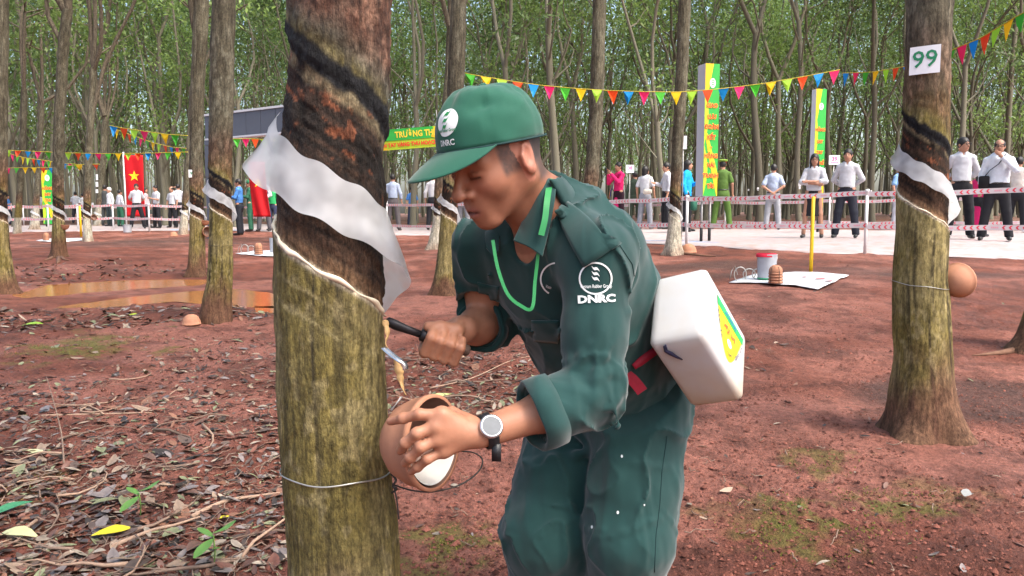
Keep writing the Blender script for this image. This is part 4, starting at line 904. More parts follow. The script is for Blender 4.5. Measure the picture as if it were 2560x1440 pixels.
# ================================================================== spectators
_cm = {}
def cmat(col, rough=.75):
    k = (tuple(round(c, 3) for c in col), rough)
    if k not in _cm: _cm[k] = mat('fabric', col, rough=rough, spec=.2, nscale=9, namt=.14)
    return _cm[k]
M['skin_far'] = mat('skin_far', attr=True, rough=.55, spec=.3); M['hair_far'] = mat('hair_far', (.014, .012, .012), rough=.5, spec=.4); M['shoe'] = mat('black_shoe', (.015, .014, .014), rough=.35, spec=.5); M['glasses'] = mat('spectacles', (.01, .01, .012), rough=.3)
WHITE = (.50, .51, .55); LBLUE = (.34, .40, .52); BLACK = (.018, .018, .022); DGREY = (.10, .10, .115); BLUE = (.06, .19, .50); DGREEN = (.025, .10, .06); OLIVE = (.075, .14, .03); PINK = (.62, .02, .14); CYAN = (.01, .28, .62); CREAM = (.56, .52, .48); GREY = (.30, .31, .34); CHAR = (.055, .06, .06)
ARMS = {'side': ((.235, .02, 1.11), (.245, -.05, .87)), 'behind': ((.255, .10, 1.12), (.05, .175, .97)), 'crossed': ((.225, -.07, 1.13), (-.07, -.185, 1.13)), 'chin': ((.255, -.15, 1.17), (.035, -.17, 1.40)), 'phone': ((.21, -.16, 1.16), (.05, -.30, 1.40)),
        'clasp': ((.235, -.03, 1.11), (.02, -.175, .97)), 'head': ((.33, -.03, 1.52), (.13, -.06, 1.58)), 'fold': ((.215, -.06, 1.12), (.09, -.27, 1.17))}
def person(px, pyf, pyt, label, face=0, shirt=WHITE, legs=BLACK, pose=('side', 'side'), sleeve='long', hair='short', look=0, skirt=False, cap=None, gown=False, build=1.0, stance=.10, shoes=None, haircol=None, glasses=False, skin=(.40, .21, .14), depth=None, tuck=True, extra=None):
    g = G(px, pyf) if depth is None else None
    if g is None: c = P(px, pyf, depth); g = Vector((c.x, c.y, gzf(c.x, c.y)))
    g = g + Vector((0, 0, .028)); top = P(px, pyt, g.y); Ht = top.z - g.z; sc = Ht / 1.70; hvox = .0115 if (pyf - pyt) > 180 else .0145
    yaw = math.radians(face) - math.atan2(g.x, g.y); root = empty('person', g, yaw, sc); tag(root, label, 'person')
    V = lambda *a: A(a); B = build
    sh = [V(.148 * B, .01, 1.352), V(-.148 * B, .01, 1.352)]; arm = []
    for i, ps in enumerate(pose):
        e, w = ARMS[ps]; s = 1 if i == 0 else -1; e = V(e[0] * s, e[1], e[2]); w = V(w[0] * s, w[1], w[2])
        if ps == 'crossed' and s < 0: w = w + V(0, .04, -.045)
        arm.append((e, w))
    lk = math.radians(look); RL = A(Matrix.Rotation(lk, 3, 'Z')); hc = V(0, -.012, 1.575)
    def hp(x, y, z): return hc + RL @ V(x, y, z)
    F = Field(V(-.46, -.42, -.02), V(.46, .30, 1.76), hvox)
    F.ell(hp(0, .008, .018), (.074, .094, .104), RL, .01); F.ell(hp(0, -.030, -.045), (.058, .062, .078), RL, .03); F.cone(hp(0, -.088, .005), hp(0, -.105, -.030), .010, .014, .012); F.cone(hp(0, .02, -.06), V(0, .02, 1.40), .052, .058, .02)
    for s in (-1, 1): F.ell(hp(s * .078, .012, -.008), (.010, .018, .032), RL, .006)
    F.cone(V(0, .01, 1.36), V(0, .0, 1.0), .10, .10, .04, flat=V(0, 1, 0), f=.8); F.cone(sh[0], sh[1], .045, .045, .03)
    for i, s in enumerate((1, -1)):
        e, w = arm[i]; F.chain([sh[i], e, w], [.046, .036, .026], .02); d = (w - e) / np.linalg.norm(w - e); F.cone(w, w + d * .075, .026, .030, .015, flat=np.cross(d, V(0, 0, 1)) if abs(d[2]) < .9 else V(1, 0, 0), f=.62)
        sd = np.cross(d, V(0, 1, 0)); sd = sd / (np.linalg.norm(sd) + 1e-9)
        for q in range(4): b0 = w + d * .07 + sd * (q - 1.5) * .017; F.cone(b0, b0 + d * (.062, .074, .070, .054)[q] + V(0, -.012, 0), .0095, .008, .004)
        F.cone(w + d * .03 - sd * .02, w + d * .075 - sd * .042, .011, .009, .006)
        F.chain([V(s * .09, 0, .93), V(s * (.09 + stance * .4), -.01, .49), V(s * (.09 + stance * .7), .02, .09)], [.07, .05, .042], .03)
    def col(v):
        q = (v - hc) @ RL; c = np.tile(A(skin), (len(v), 1)); x, y, z = q.T
        def bl(m, cc): nonlocal c; m = np.clip(m, 0, 1)[:, None]; c = c * (1 - m) + A(cc) * m
        fr = (y < -.05); bl(.8 * fr * np.exp(-((np.abs(x) - .032) / .017) ** 2 - ((z - .008) / .008) ** 2), (.03, .02, .02)); bl(.7 * fr * np.exp(-((np.abs(x) - .032) / .022) ** 2 - ((z - .032) / .007) ** 2), (.03, .02, .02)); bl(.6 * fr * np.exp(-(x / .024) ** 2 - ((z + .070) / .008) ** 2), (.25, .06, .05)); return c
    sdf_obj('body', F, M['skin_far'], root, 1, col)
    # shirt
    S_ = Field(V(-.46, -.40, .70), V(.46, .30, 1.50), hvox); bot = .95 if tuck else .84
    S_.cone(V(0, .012, 1.33), V(0, .01, 1.12), .148 * B, .132 * B, .05, flat=V(0, 1, 0), f=.72); S_.cone(V(0, .01, 1.12), V(0, .0, bot + .04), .134 * B, .142 * B, .05, flat=V(0, 1, 0), f=.76); S_.cone(V(0, .02, 1.395), sh[0], .050, .056, .03); S_.cone(V(0, .02, 1.395), sh[1], .050, .056, .03)
    S_.cone(V(0, .022, 1.40), V(0, .018, 1.445), .066, .062, .01)
    for i in range(2):
        e, w = arm[i]; e_ = A(e)
        if sleeve == 'long': S_.chain([sh[i], e_, e_ + (w - e_) * .85], [.056, .050, .042], .02)
        elif sleeve == 'rolled': S_.chain([sh[i], e_, e_ + (w - e_) * .30], [.056, .052, .053], .02)
        else: S_.chain([sh[i], sh[i] + (e_ - sh[i]) * .72], [.056, .061], .02)
    S_.displace(lambda p: .006 * (1 - np.abs(fbm(p * 9, 2, int(px) % 50))) ** 3 + .003 * fbm(p * 22, 2, 7), .05); S_.plane_cut(V(0, 0, bot), V(0, 0, -1), .006)
    S_.cone(V(0, .01, 1.43), V(0, 0, 1.55), .052, .075, .006, sub=True); S_.ell(V(0, -.10, 1.43), (.03, .05, .05), None, .01, sub=True)
    sdf_obj('shirt' if not gown else 'tunic', S_, cmat(shirt), root, 1)
    T_ = Field(V(-.30, -.24, .0), V(.30, .24, 1.04), hvox)
    if skirt: T_.cone(V(0, .01, .96), V(0, .02, .80), .130, .155, .03, flat=V(0, 1, 0), f=.82); T_.cone(V(0, .02, .80), V(0, 0, .42), .155, .150, .03, flat=V(0, 1, 0), f=.72); T_.plane_cut(V(0, 0, .44), V(0, 0, -1))
    else:
        T_.cone(V(0, .01, .98), V(0, .02, .86), .138 * B, .150 * B, .03, flat=V(0, 1, 0), f=.8)
        for s in (1, -1): T_.chain([V(s * .078, .01, .88), V(s * (.085 + stance * .4), -.005, .49), V(s * (.09 + stance * .7), .02, .075)], [.092 * B, .074, .066], .025)
        T_.displace(lambda p: .005 * (1 - np.abs(fbm(p * A([9, 9, 6]), 2, int(px) % 40))) ** 3, .05); T_.plane_cut(V(0, 0, .055), V(0, 0, -1))
    T_.plane_cut(V(0, 0, .985), V(0, 0, 1)); sdf_obj('skirt' if skirt else 'trousers', T_, cmat(legs), root, 1)
    if gown:
        K_ = Field(V(-.34, -.26, .10), V(.34, .28, 1.05), hvox); K_.cone(V(0, .01, 1.0), V(0, .0, .15), .135, .21, .02, flat=V(0, 1, 0), f=.62); K_.plane_cut(V(0, 0, .20), V(0, 0, -1)); K_.cone(V(.20, 0, .0), V(.15, 0, .85), .075, .03, .01, sub=True, flat=V(0, 1, 0), f=3); sdf_obj('gown_skirt', K_, cmat(shirt), root, 1)
    # hair or hat
    H_ = Field(hc - .28, hc + .20, .010 if hvox < .012 else .012)
    if hair != 'none':
        H_.ell(hp(0, .014, .026), (.083, .101, .108), RL, .01)
        if hair == 'bald': H_.ell(hp(0, -.04, .09), (.065, .085, .07), RL, .01, sub=True)
        if hair == 'long': H_.cone(hp(0, .05, .02), hp(0, .075, -.17), .080, .070, .03); H_.cone(hp(.072, -.01, .0), hp(.074, -.03, -.20), .022, .020, .02); H_.cone(hp(-.072, -.01, .0), hp(-.074, -.03, -.20), .022, .020, .02)
        if hair == 'bob': H_.cone(hp(0, .03, .02), hp(0, .04, -.10), .086, .080, .03)
        if hair == 'tail': H_.cone(hp(0, .10, -.01), hp(0, .125, -.19), .030, .022, .02)
        H_.ell(hp(0, -.095, -.045), (.068, .085, .085), RL, .012, sub=True); H_.plane_cut(hp(0, -.02, -.075), RL @ V(0, -.55, -.85)) if hair in ('short', 'bald', 'tail') else None
        if hair in ('short', 'bald'): H_.plane_cut(hp(0, 0, -.055), V(0, 0, -1))
        H_.displace(lambda p: .004 * fbm(p * 40, 2, 3), .03); sdf_obj('hair', H_, M['hair_far'] if not haircol else cmat(haircol), root, 1)
    if cap:
        ccol, kind = cap; mb = MB()
        if kind == 'officer': mb.lathe([(.084, .0), (.086, .035), (.125, .060), (.118, .085), (.06, .098), (.0001, .10)], 24, Matrix.Translation(Vector(hp(0, .005, .045))), 0); mb.lathe([(.0862, .004), (.0885, .034)], 24, Matrix.Translation(Vector(hp(0, .005, .045))), 1); mb.build('cap', None, root, True, [cmat(ccol), cmat((.30, .01, .02))])
        else:
            mb.lathe([(.090, -.005), (.092, .03), (.080, .07), (.045, .098), (.0001, .106)], 22, Matrix.Translation(Vector(hp(0, .008, .030)))); m2 = [hp(-.055, -.085, .034), hp(.055, -.085, .034), hp(.045, -.155, .018), hp(-.045, -.155, .018), hp(0, -.172, .016)]; mb.add([tuple(p) for p in m2], [(0, 1, 2, 4, 3)]); mb.build('cap', cmat(ccol), root, True)
    for s in (1, -1):
        x0 = s * (.09 + stance * .7); D = Field(V(x0 - .08, -.22, -.02), V(x0 + .08, .12, .13), .009); D.cone(V(x0, .035, .045), V(x0 + s * .012, -.135, .030), .042, .034, .03); D.plane_cut(V(0, 0, 0), V(0, 0, -1)); D.plane_cut(V(0, 0, .075), V(0, 0, 1)); sdf_obj('shoe', D, M['shoe'] if not shoes else cmat(shoes), root, 1)
    if glasses:
        mb = MB()
        for s in (1, -1): mb.tube([hp(s * .034 + .024 * math.cos(a), -.101, .006 + .018 * math.sin(a)) for a in np.linspace(0, 6.28, 14)], .004, 5, cap=False); mb.tube([hp(s * .058, -.098, .01), hp(s * .080, .0, .008)], .003, 5)
        mb.tube([hp(-.010, -.102, .01), hp(.010, -.102, .01)], .003, 5); mb.build('glasses', M['glasses'], root, True)
    if not skirt and not gown and tuck:
        mb = MB(); mb.tube([(.142 * B * math.sin(a), .012 - .116 * B * math.cos(a), .965) for a in np.linspace(0, 6.28, 30)], .016, 6, cap=False, ell=(.4, 1)); mb.build('belt', M['shoe'], root, True)
    return root, g, sc, yaw
def attach_world(root): return root.matrix_basis
def pbox(name, size, loc, mt, parent, rot=None, bev=.006): mb = MB(); mb.box(loc, size, rot, bev=bev); return mb.build(name, mt, parent, True)
# --- right
r1 = person(2486, 605, 348, 'stout man in pale blue shirt with black shoulder bag, hand at chin', 0, (.60, .65, .72), BLACK, ('chin', 'side'), 'long', 'bald', build=1.16, glasses=True, stance=.16)
def carried(pr, name, label, cat):
    """a thing carried by a person: top-level, placed at that person's spot"""
    root, g, sc, yaw = pr; e = empty(name, g, yaw, sc); tag(e, label, cat); return e
b = carried(r1, 'shoulder_bag', 'black shoulder bag with strap across the stout man\'s chest', 'bag'); pbox('pouch', (.16, .07, .22), (-.20, -.08, .98), cmat((.012, .012, .014)), b, bev=.02)
mb = MB(); mb.tube([(-.19, -.10, 1.08), (-.12, -.155, 1.18), (0, -.165, 1.28), (.08, -.10, 1.42), (.09, .0, 1.46), (.06, .10, 1.40), (-.15, .14, 1.15), (-.22, .02, 1.05)], .016, 6, ell=(.4, 1)); mb.build('strap', cmat((.012, .012, .014)), b, True)
person(2396, 600, 343, 'young man in white shirt half hidden by the trunk with sign 99', 12, WHITE, BLACK, ('behind', 'behind'), 'rolled', 'short', look=38, stance=.12, glasses=True)
person(2444, 585, 420, 'woman in pink tunic hidden behind the stout man', 150, PINK, BLACK, ('side', 'side'), 'long', 'long', gown=True, depth=15.0)
person(2538, 584, 392, 'person in cream t-shirt seen from behind at the right edge', 170, CREAM, BLACK, ('side', 'fold'), 'short', 'short', shoes=(.7, .7, .7), tuck=False)
person(2030, 598, 384, 'woman in white blouse and black skirt with crossed arms and glasses', -6, WHITE, BLACK, ('crossed', 'crossed'), 'rolled', 'long', skirt=True, glasses=True, stance=.12, look=8)
person(2112, 598, 372, 'man in white shirt and dark trousers with hands behind his back', -8, WHITE, (.022, .024, .035), ('behind', 'behind'), 'long', 'short', stance=.14)
person(1930, 577, 410, 'man in light blue short sleeves seen from behind, hands clasped', 180, LBLUE, GREY, ('behind', 'behind'), 'short', 'short', build=1.08)
person(1803, 575, 400, 'officer in green uniform and peaked cap seen from behind', 176, OLIVE, OLIVE, ('side', 'side'), 'short', 'short', cap=((.16, .26, .04), 'officer'), build=1.06, stance=.16)
r10 = person(1716, 582, 400, 'woman with bobbed hair in bright blue shirt behind the whitewashed trunk', 74, CYAN, BLACK, ('fold', 'side'), 'long', 'bob', tuck=False)
b = carried(r10, 'hand_bag', 'dark green bag carried by the woman in bright blue', 'bag'); pbox('bag_body', (.26, .11, .24), (-.20, -.22, .62), cmat((.02, .09, .06)), b, bev=.03); mb = MB(); mb.tube(spline([(-.28, -.22, .74), (-.24, -.18, .90), (-.16, -.18, .90), (-.12, -.22, .74)]), .012, 6); mb.build('handle', M['shoe'], b, True)
person(1664, 575, 406, 'man in white shirt turned left beside the whitewashed trunk', -72, WHITE, BLACK, ('side', 'fold'), 'long', 'short', stance=.12)
r12 = person(1612, 574, 415, 'woman with black bob in white t-shirt and grey trousers', 160, WHITE, (.26, .27, .31), ('side', 'side'), 'short', 'bob', look=-30, tuck=False)
b = carried(r12, 'hand_bag', 'small cream shoulder bag on the woman with the bob', 'bag'); pbox('pouch', (.24, .09, .14), (-.13, .20, 1.0), cmat((.66, .60, .52)), b, bev=.03); mb = MB(); mb.tube([(-.20, .20, 1.06), (-.17, .15, 1.36), (-.12, .05, 1.46)], .008, 5); mb.build('strap', cmat((.66, .60, .52)), b, True)
person(1586, 573, 428, 'man in dark green work clothes and cap seen from behind', 178, (.045, .065, .045), (.05, .065, .045), ('side', 'side'), 'long', 'short', cap=((.05, .07, .05), 'cap'), build=1.05, tuck=False)
r14 = person(1545, 572, 405, 'woman in bright pink long tunic photographing with a phone', -52, PINK, (.03, .01, .02), ('phone', 'phone'), 'long', 'tail', gown=True)
b = carried(r14, 'phone', 'black phone held up by the woman in pink', 'phone'); pbox('phone_body', (.075, .012, .15), (.0, -.42, 1.47), M['black_far'] if 'black_far' in M else M['shoe'], b, bev=.004)
b = carried(r14, 'sash', 'blue and orange sash worn over the pink tunic', 'sash')
for nm, w0, w1, mt in (('ribbon', -.035, .03, cmat((.03, .035, .16))), ('ribbon_edge', -.055, -.037, cmat((.80, .30, .05)))):
    pts = spline([(.13, -.02, 1.44), (.08, -.125, 1.30), (0, -.15, 1.15), (-.10, -.15, 1.0), (-.15, -.15, .80)]); vv = []; 
    for p in pts: vv += [tuple(A(p) + A([w0, -.008, w0 * .8])), tuple(A(p) + A([w1, -.008, w1 * .8]))]
    mesh_obj(nm, vv, [(2 * i, 2 * i + 2, 2 * i + 3, 2 * i + 1) for i in range(len(pts) - 1)], mt, b, True)
person(2243, 576, 410, 'person in checked blue shirt mostly hidden left of the sign 99 trunk', 60, (.20, .34, .55), (.55, .56, .6), ('side', 'side'), 'short', 'short', tuck=False)
# --- middle
person(984, 578, 435, 'man in pale blue shirt seen from behind beside the thick trunk', 165, LBLUE, (.09, .08, .085), ('side', 'side'), 'long', 'short', stance=.12)
person(1031, 566, 468, 'man in blue shirt, dark cap and white gloves under the cap peak', 8, BLUE, (.03, .035, .06), ('side', 'side'), 'short', 'short', cap=((.02, .022, .024), 'cap'), look=30)
person(1084, 577, 432, 'man in grey-white shirt and black trousers behind the whitewashed trunk', 170, (.5, .5, .52), BLACK, ('side', 'side'), 'long', 'short')
person(1160, 580, 440, 'man in pale shirt glimpsed behind the tapper\'s face', 150, (.55, .55, .58), (.2, .2, .22), ('side', 'side'), 'long', 'short')
# --- left
r = person(600, 590, 447, 'man in blue shirt and black trousers turned left by the grey gate', -105, BLUE, (.02, .022, .03), ('fold', 'fold'), 'rolled', 'short', stance=.06)
b = carried(r, 'paper', 'white papers held by the man in blue at the gate', 'paper'); pbox('sheet', (.21, .012, .28), (0, -.32, 1.16), M['sign_white'], b, Matrix.Rotation(.5, 3, 'X'), bev=.002)
person(627, 580, 450, 'man in green uniform and green cap beside the man in blue', -95, DGREEN, DGREEN, ('fold', 'side'), 'long', 'short', cap=((.03, .16, .08), 'cap'), tuck=False)
person(661, 580, 440, 'man in white shirt and grey trousers with hands clasped in front', -20, WHITE, DGREY, ('clasp', 'clasp'), 'long', 'short', stance=.12)
person(684, 578, 460, 'person in bright green vest partly behind the thick trunk', -30, (.04, .42, .14), (.05, .06, .12), ('side', 'side'), 'short', 'short')
person(345, 573, 459, 'man in white short sleeves standing legs apart before the red flag', 2, WHITE, BLACK, ('behind', 'behind'), 'short', 'short', stance=.20, build=1.05)
person(393, 572, 463, 'man in white shirt facing left, right of the red flag', -55, WHITE, BLACK, ('fold', 'side'), 'short', 'short')
person(433, 571, 466, 'man in white shirt looking down beside the forked trunk', -40, WHITE, BLACK, ('side', 'side'), 'short', 'bald', look=-10)
person(449, 569, 460, 'man in white shirt with hand raised to his head', 160, WHITE, BLACK, ('head', 'side'), 'short', 'short')
person(277, 567, 468, 'white-haired man in pale grey shirt facing left', -60, (.60, .61, .62), (.035, .05, .05), ('side', 'behind'), 'long', 'short', haircol=(.62, .62, .62))
person(266, 566, 462, 'person in dark green behind the white-haired man', 150, CHAR, CHAR, ('side', 'side'), 'long', 'short', tuck=False)
person(303, 568, 474, 'man in white shirt half hidden by the flag pole', 120, WHITE, DGREEN, ('side', 'side'), 'long', 'short')
person(366, 569, 468, 'dark-haired woman in pale pink behind the man before the flag', 60, (.6, .42, .45), BLACK, ('side', 'side'), 'long', 'long')
person(192, 560, 479, 'broad man in white shirt seen from behind near the yellow stake', 175, WHITE, (.03, .03, .04), ('fold', 'fold'), 'short', 'short', build=1.12)
person(210, 560, 483, 'second man in white shirt close to the broad man in white', -150, (.66, .67, .7), BLACK, ('side', 'side'), 'short', 'short')
person(101, 557, 481, 'man in light grey shirt seen from behind by the green banner', 165, (.52, .54, .58), BLACK, ('side', 'side'), 'short', 'short')
person(22, 563, 486, 'man in blue shirt near the left edge turned right', 60, BLUE, (.03, .04, .07), ('side', 'fold'), 'short', 'short')
person(37, 560, 498, 'person in white further back near the left edge', 0, WHITE, BLACK, ('side', 'side'), 'short', 'short')
# ================================================================== the man tapping the tree
def skin_mat():
    m = mat('skin', attr=True, rough=.48, spec=.35, nscale=60, namt=.08, sss=.12, bump=.08, bscale=400, bdist=.002); return m
M['skin'] = skin_mat()
M['cloth'] = mat('green_work_cloth', (.0110, .046, .043), rough=.78, spec=.18, nscale=5, namt=.26, sheen=.25, bump=.10, bscale=700, bdist=.001)
def add_wrinkles(m, scale=9, dist=.014, strength=.75):
    nt = m.node_tree; N = nt.nodes; L = nt.links; b = N['Principled BSDF']; tc = N.new('ShaderNodeTexCoord'); nz = N.new('ShaderNodeTexNoise')
    nz.noise_type = 'RIDGED_MULTIFRACTAL'; nz.inputs['Scale'].default_value = scale; nz.inputs['Detail'].default_value = 2.5; nz.inputs['Roughness'].default_value = .45; nz.inputs['Distortion'].default_value = .8
    mp = N.new('ShaderNodeMapping'); mp.inputs['Rotation'].default_value = (.3, .5, .4); mp.inputs['Scale'].default_value = (1.9, 1.0, .5); L.new(tc.outputs['Object'], mp.inputs[0]); L.new(mp.outputs[0], nz.inputs['Vector'])
    bp = N.new('ShaderNodeBump'); bp.inputs['Strength'].default_value = strength; bp.inputs['Distance'].default_value = dist; L.new(nz.outputs[0], bp.inputs['Height'])
    if b.inputs['Normal'].links: L.new(b.inputs['Normal'].links[0].from_socket, bp.inputs['Normal'])
    L.new(bp.outputs[0], b.inputs['Normal'])
add_wrinkles(M['cloth'])
M['cloth_cap'] = mat('cap_cloth', (.012, .088, .056), rough=.75, spec=.2, nscale=9, namt=.10, sheen=.25, bump=.12, bscale=800, bdist=.001)
add_wrinkles(M['cloth_cap'], 9, .006, .18)
M['thread'] = mat('dark_thread', (.012, .040, .040), rough=.8)
M['lanyard'] = mat('lanyard_green', (.025, .24, .07), rough=.45, spec=.4)
M['hair'] = mat('hair', (.018, .016, .016), rough=.5, spec=.4, nscale=90, namt=.5, bump=.5, bscale=250, bdist=.003)
M['black_rubber'] = mat('black_rubber', (.014, .015, .017), rough=.45, spec=.4)
M['steel'] = mat('steel', (.55, .57, .60), rough=.25, metal=.9)
M['dial'] = mat('watch_dial', (.09, .105, .12), rough=.3, spec=.45, nscale=40, namt=.2)
M['red_strap'] = mat('red_strap', (.30, .012, .03), rough=.6, nscale=60, namt=.2)
M['knife_wood'] = mat('knife_handle', (.085, .055, .042), rough=.6, nscale=20, namt=.3)
M['knife_steel'] = mat('dark_iron', (.035, .033, .036), rough=.42, metal=.6, nscale=40, namt=.3)
MAN0 = Vector((.33, 1.72, gzf(.33, 1.72)))
man = empty('person', MAN0); tag(man, 'young man in green work clothes and cap bending to tap the thick trunk', 'person')
OFF = A(MAN0)
# ---- joints, from the photograph and usual limb lengths
LS, RS = A(P(1488, 648, 1.42)), A(P(1200, 632, 1.64)); LE, LW = A(P(1484, 985, 1.365)), A(P(1206, 1082, 1.285))
RE, RW = A(P(1218, 812, 1.70)), A(P(1148, 826, 1.60)); NB = A(P(1374, 525, 1.515))
CH, BE, PE = A(P(1400, 690, 1.60)), A(P(1482, 850, 1.70)), A(P(1552, 985, 1.82))
LH, RH = A(P(1598, 1030, 1.74)), A(P(1450, 1020, 1.92)); LK, RK = A(P(1572, 1350, 1.64)), A(P(1366, 1335, 1.76))
LA, RA = LK + A([.0, .13, -.33]), RK + A([.02, .13, -.34])
# ---- head frame
HPSI, HTH, HROLL, HS = math.radians(37), math.radians(25), math.radians(0), .92
_f = A([-math.cos(HPSI) * math.cos(HTH), -math.sin(HPSI) * math.cos(HTH), -math.sin(HTH)]); _l = A([math.sin(HPSI), -math.cos(HPSI), 0]); _u = np.cross(_f, _l)
HR = np.stack([_f, _l, _u], 1); EAR = A(P(1315, 394, 1.375)); HC = EAR - HR @ A([-.012, .078, -.004]) * HS
def hd(x, y, z): return HC + HR @ A([x, y, z]) * HS
def head_field(h=.0026, full=True):
    lo = np.minimum(HC - .17, NB - .1); hi = HC + .17; F = Field(lo, hi, h)
    e = lambda c, r, k=.02, **kw: F.ell(hd(*c), A(r) * HS, HR, k, **kw)
    cn = lambda a, b, r0, r1=None, k=.012, **kw: F.cone(hd(*a), hd(*b), r0 * HS, None if r1 is None else r1 * HS, k, **kw)
    e((-.012, 0, .036), (.098, .076, .090)); e((.030, 0, -.020), (.064, .063, .078), .03); e((.045, 0, .040), (.048, .058, .052), .02)
    for s in (-1, 1):
        cn((-.012, s * .052, -.040), (.060, s * .016, -.096), .018, .015, .022); cn((-.015, s * .059, -.005), (-.012, s * .052, -.042), .015, .016, .02)
        e((.053, s * .041, -.022), (.028, .022, .026), .022)                      # cheek
        cn((.084, s * .016, .020), (.068, s * .048, .020), .011, .010, .014)       # brow
    e((.074, 0, -.098), (.019, .022, .017), .018)                                  # chin
    e((.080, 0, -.062), (.022, .032, .030), .018)                                  # mouth mound
    for s in (-1, 1):
        e((.094, s * .033, .003), (.016, .020, .013), .014, sub=True)
        e((.073, s * .033, .002), (.0165, .0185, .0145), .006)                     # lids over the eyeball
        cn((.0905, s * .021, -.0040), (.0830, s * .047, -.0030), .0016, .0014, .003, sub=True)   # lash line of the lowered lid
        cn((.090, s * .020, .0075), (.082, s * .046, .0085), .0012, .0012, .003, sub=True)       # fold of the lid
    cn((.091, 0, .014), (.113, 0, -.020), .0075, .0100, .012); e((.114, 0, -.029), (.0135, .014, .0115), .008)
    for s in (-1, 1):
        e((.097, s * .0165, -.033), (.011, .009, .009), .007); e((.105, s * .0075, -.0415), (.005, .0035, .004), .004, sub=True)
    cn((.0955, -.004, -.061), (.0955, .004, -.061), .0065, None, .006)
    for s in (-1, 1): cn((.096, s * .004, -.061), (.084, s * .024, -.067), .0062, .003, .005); cn((.094, s * .004, -.076), (.083, s * .021, -.071), .0075, .003, .006)
    for s in (-1, 1): cn((.104, 0, -.0685), (.086, s * .023, -.0690), .0024, .0018, .003, sub=True)  # parted lips
    for s in (-1, 1):                                                              # ears
        ec = A([-.016, s * .079, -.004]); tilt = Matrix.Rotation(math.radians(-14), 3, 'Y')
        R2 = HR @ A(Matrix.Rotation(s * math.radians(22), 3, 'Z').to_3x3()) @ A(tilt)
        F.ell(hd(*ec), A([.0190, .0080, .0315]) * HS, R2, .008); F.ell(hd(*(ec + A([0.004, s * .0085, .004]))), A([.0115, .0065, .0195]) * HS, R2, .005, sub=True)
        F.ell(hd(*(ec + A([.000, s * .001, -.024]))), A([.010, .007, .010]) * HS, R2, .006)
        F.cone(hd(*(ec + A([.014, s * .002, .006]))), hd(*(ec + A([.013, s * .002, -.012]))), .0042, .005, .005)
    F.cone(hd(-.030, 0, -.050), NB + A([.0, .02, -.02]), .053, .062, .03)
    F.cone(hd(.005, 0, -.085), NB + A([-.045, -.035, -.02]), .022, .03, .03)
    return F
def head_cols(v):
    q = (v - HC) @ HR / HS; x, y, z = q[:, 0], q[:, 1], q[:, 2]
    c = np.tile(A([.29, .125, .074]), (len(v), 1)); n = fbm(q * 40, 3, 4); c *= (1 + .06 * n)[:, None]  # base darker than the hands: the cap's shade is painted into the face
    def bl(m, col):
        nonlocal c; m = np.clip(m, 0, 1)[:, None]; c = c * (1 - m) + A(col) * m
    bl(.35 * sstep(.035, .0, np.hypot(y * .8 - np.sign(y) * .032, z + .02)) * (x > .04), [.50, .20, .13])
    lip = np.exp(-((np.abs(y) / .021) ** 4)) * np.exp(-(((z + .068) / .0115) ** 4)) * (x > .078); bl(.75 * lip, [.26, .095, .085])
    bl(.9 * np.exp(-((z + .069) / .003) ** 2) * np.exp(-((np.abs(y) / .022) ** 6)) * (x > .08), [.045, .015, .015])
    for s in (-1, 1):
        t = np.clip((s * y - .014) / .036, 0, 1); zb = .0235 + .007 * np.sin(t * 2.6) ; bl(.85 * np.exp(-((z - zb) / .0055) ** 2) * (s * y > .012) * (s * y < .052) * (x > .05) * (.7 + .3 * fbm(q * 300, 2, 1)), [.035, .022, .018])
        ll = -.0035 - .0 * t; bl(.95 * np.exp(-((z - ll) / .0028) ** 2) * sstep(.016, .020, s * y) * sstep(.050, .046, s * y) * (x > .06), [.02, .012, .012])
    ear = (np.abs(y) > .074) & (x < .02); bl(.45 * ear, [.50, .20, .14])
    # closely clipped hair at temple and nape
    hm = sstep(.040, .028, x + .35 * np.maximum(0, -z) * 0) * sstep(-.048, -.022, z - .25 * np.minimum(0, x + .01)) * (np.abs(y) < .076) * (x > -.2); side = sstep(.047, .037, x) * sstep(-.030, -.012, z)
    bl(.88 * side * ~ear * (.85 + .15 * fbm(q * 260, 2, 2)), [.040, .034, .034]); bl(.8 * sstep(-.03, -.05, x) * sstep(-.075, -.055, z) * ~ear, [.05, .042, .04])
    return np.clip(c, 0, 1)
def hand_cols(v):
    c = np.tile(A([.38, .175, .105]), (len(v), 1)); c *= (1 + .07 * fbm(v * 60, 3, 6))[:, None]; return c
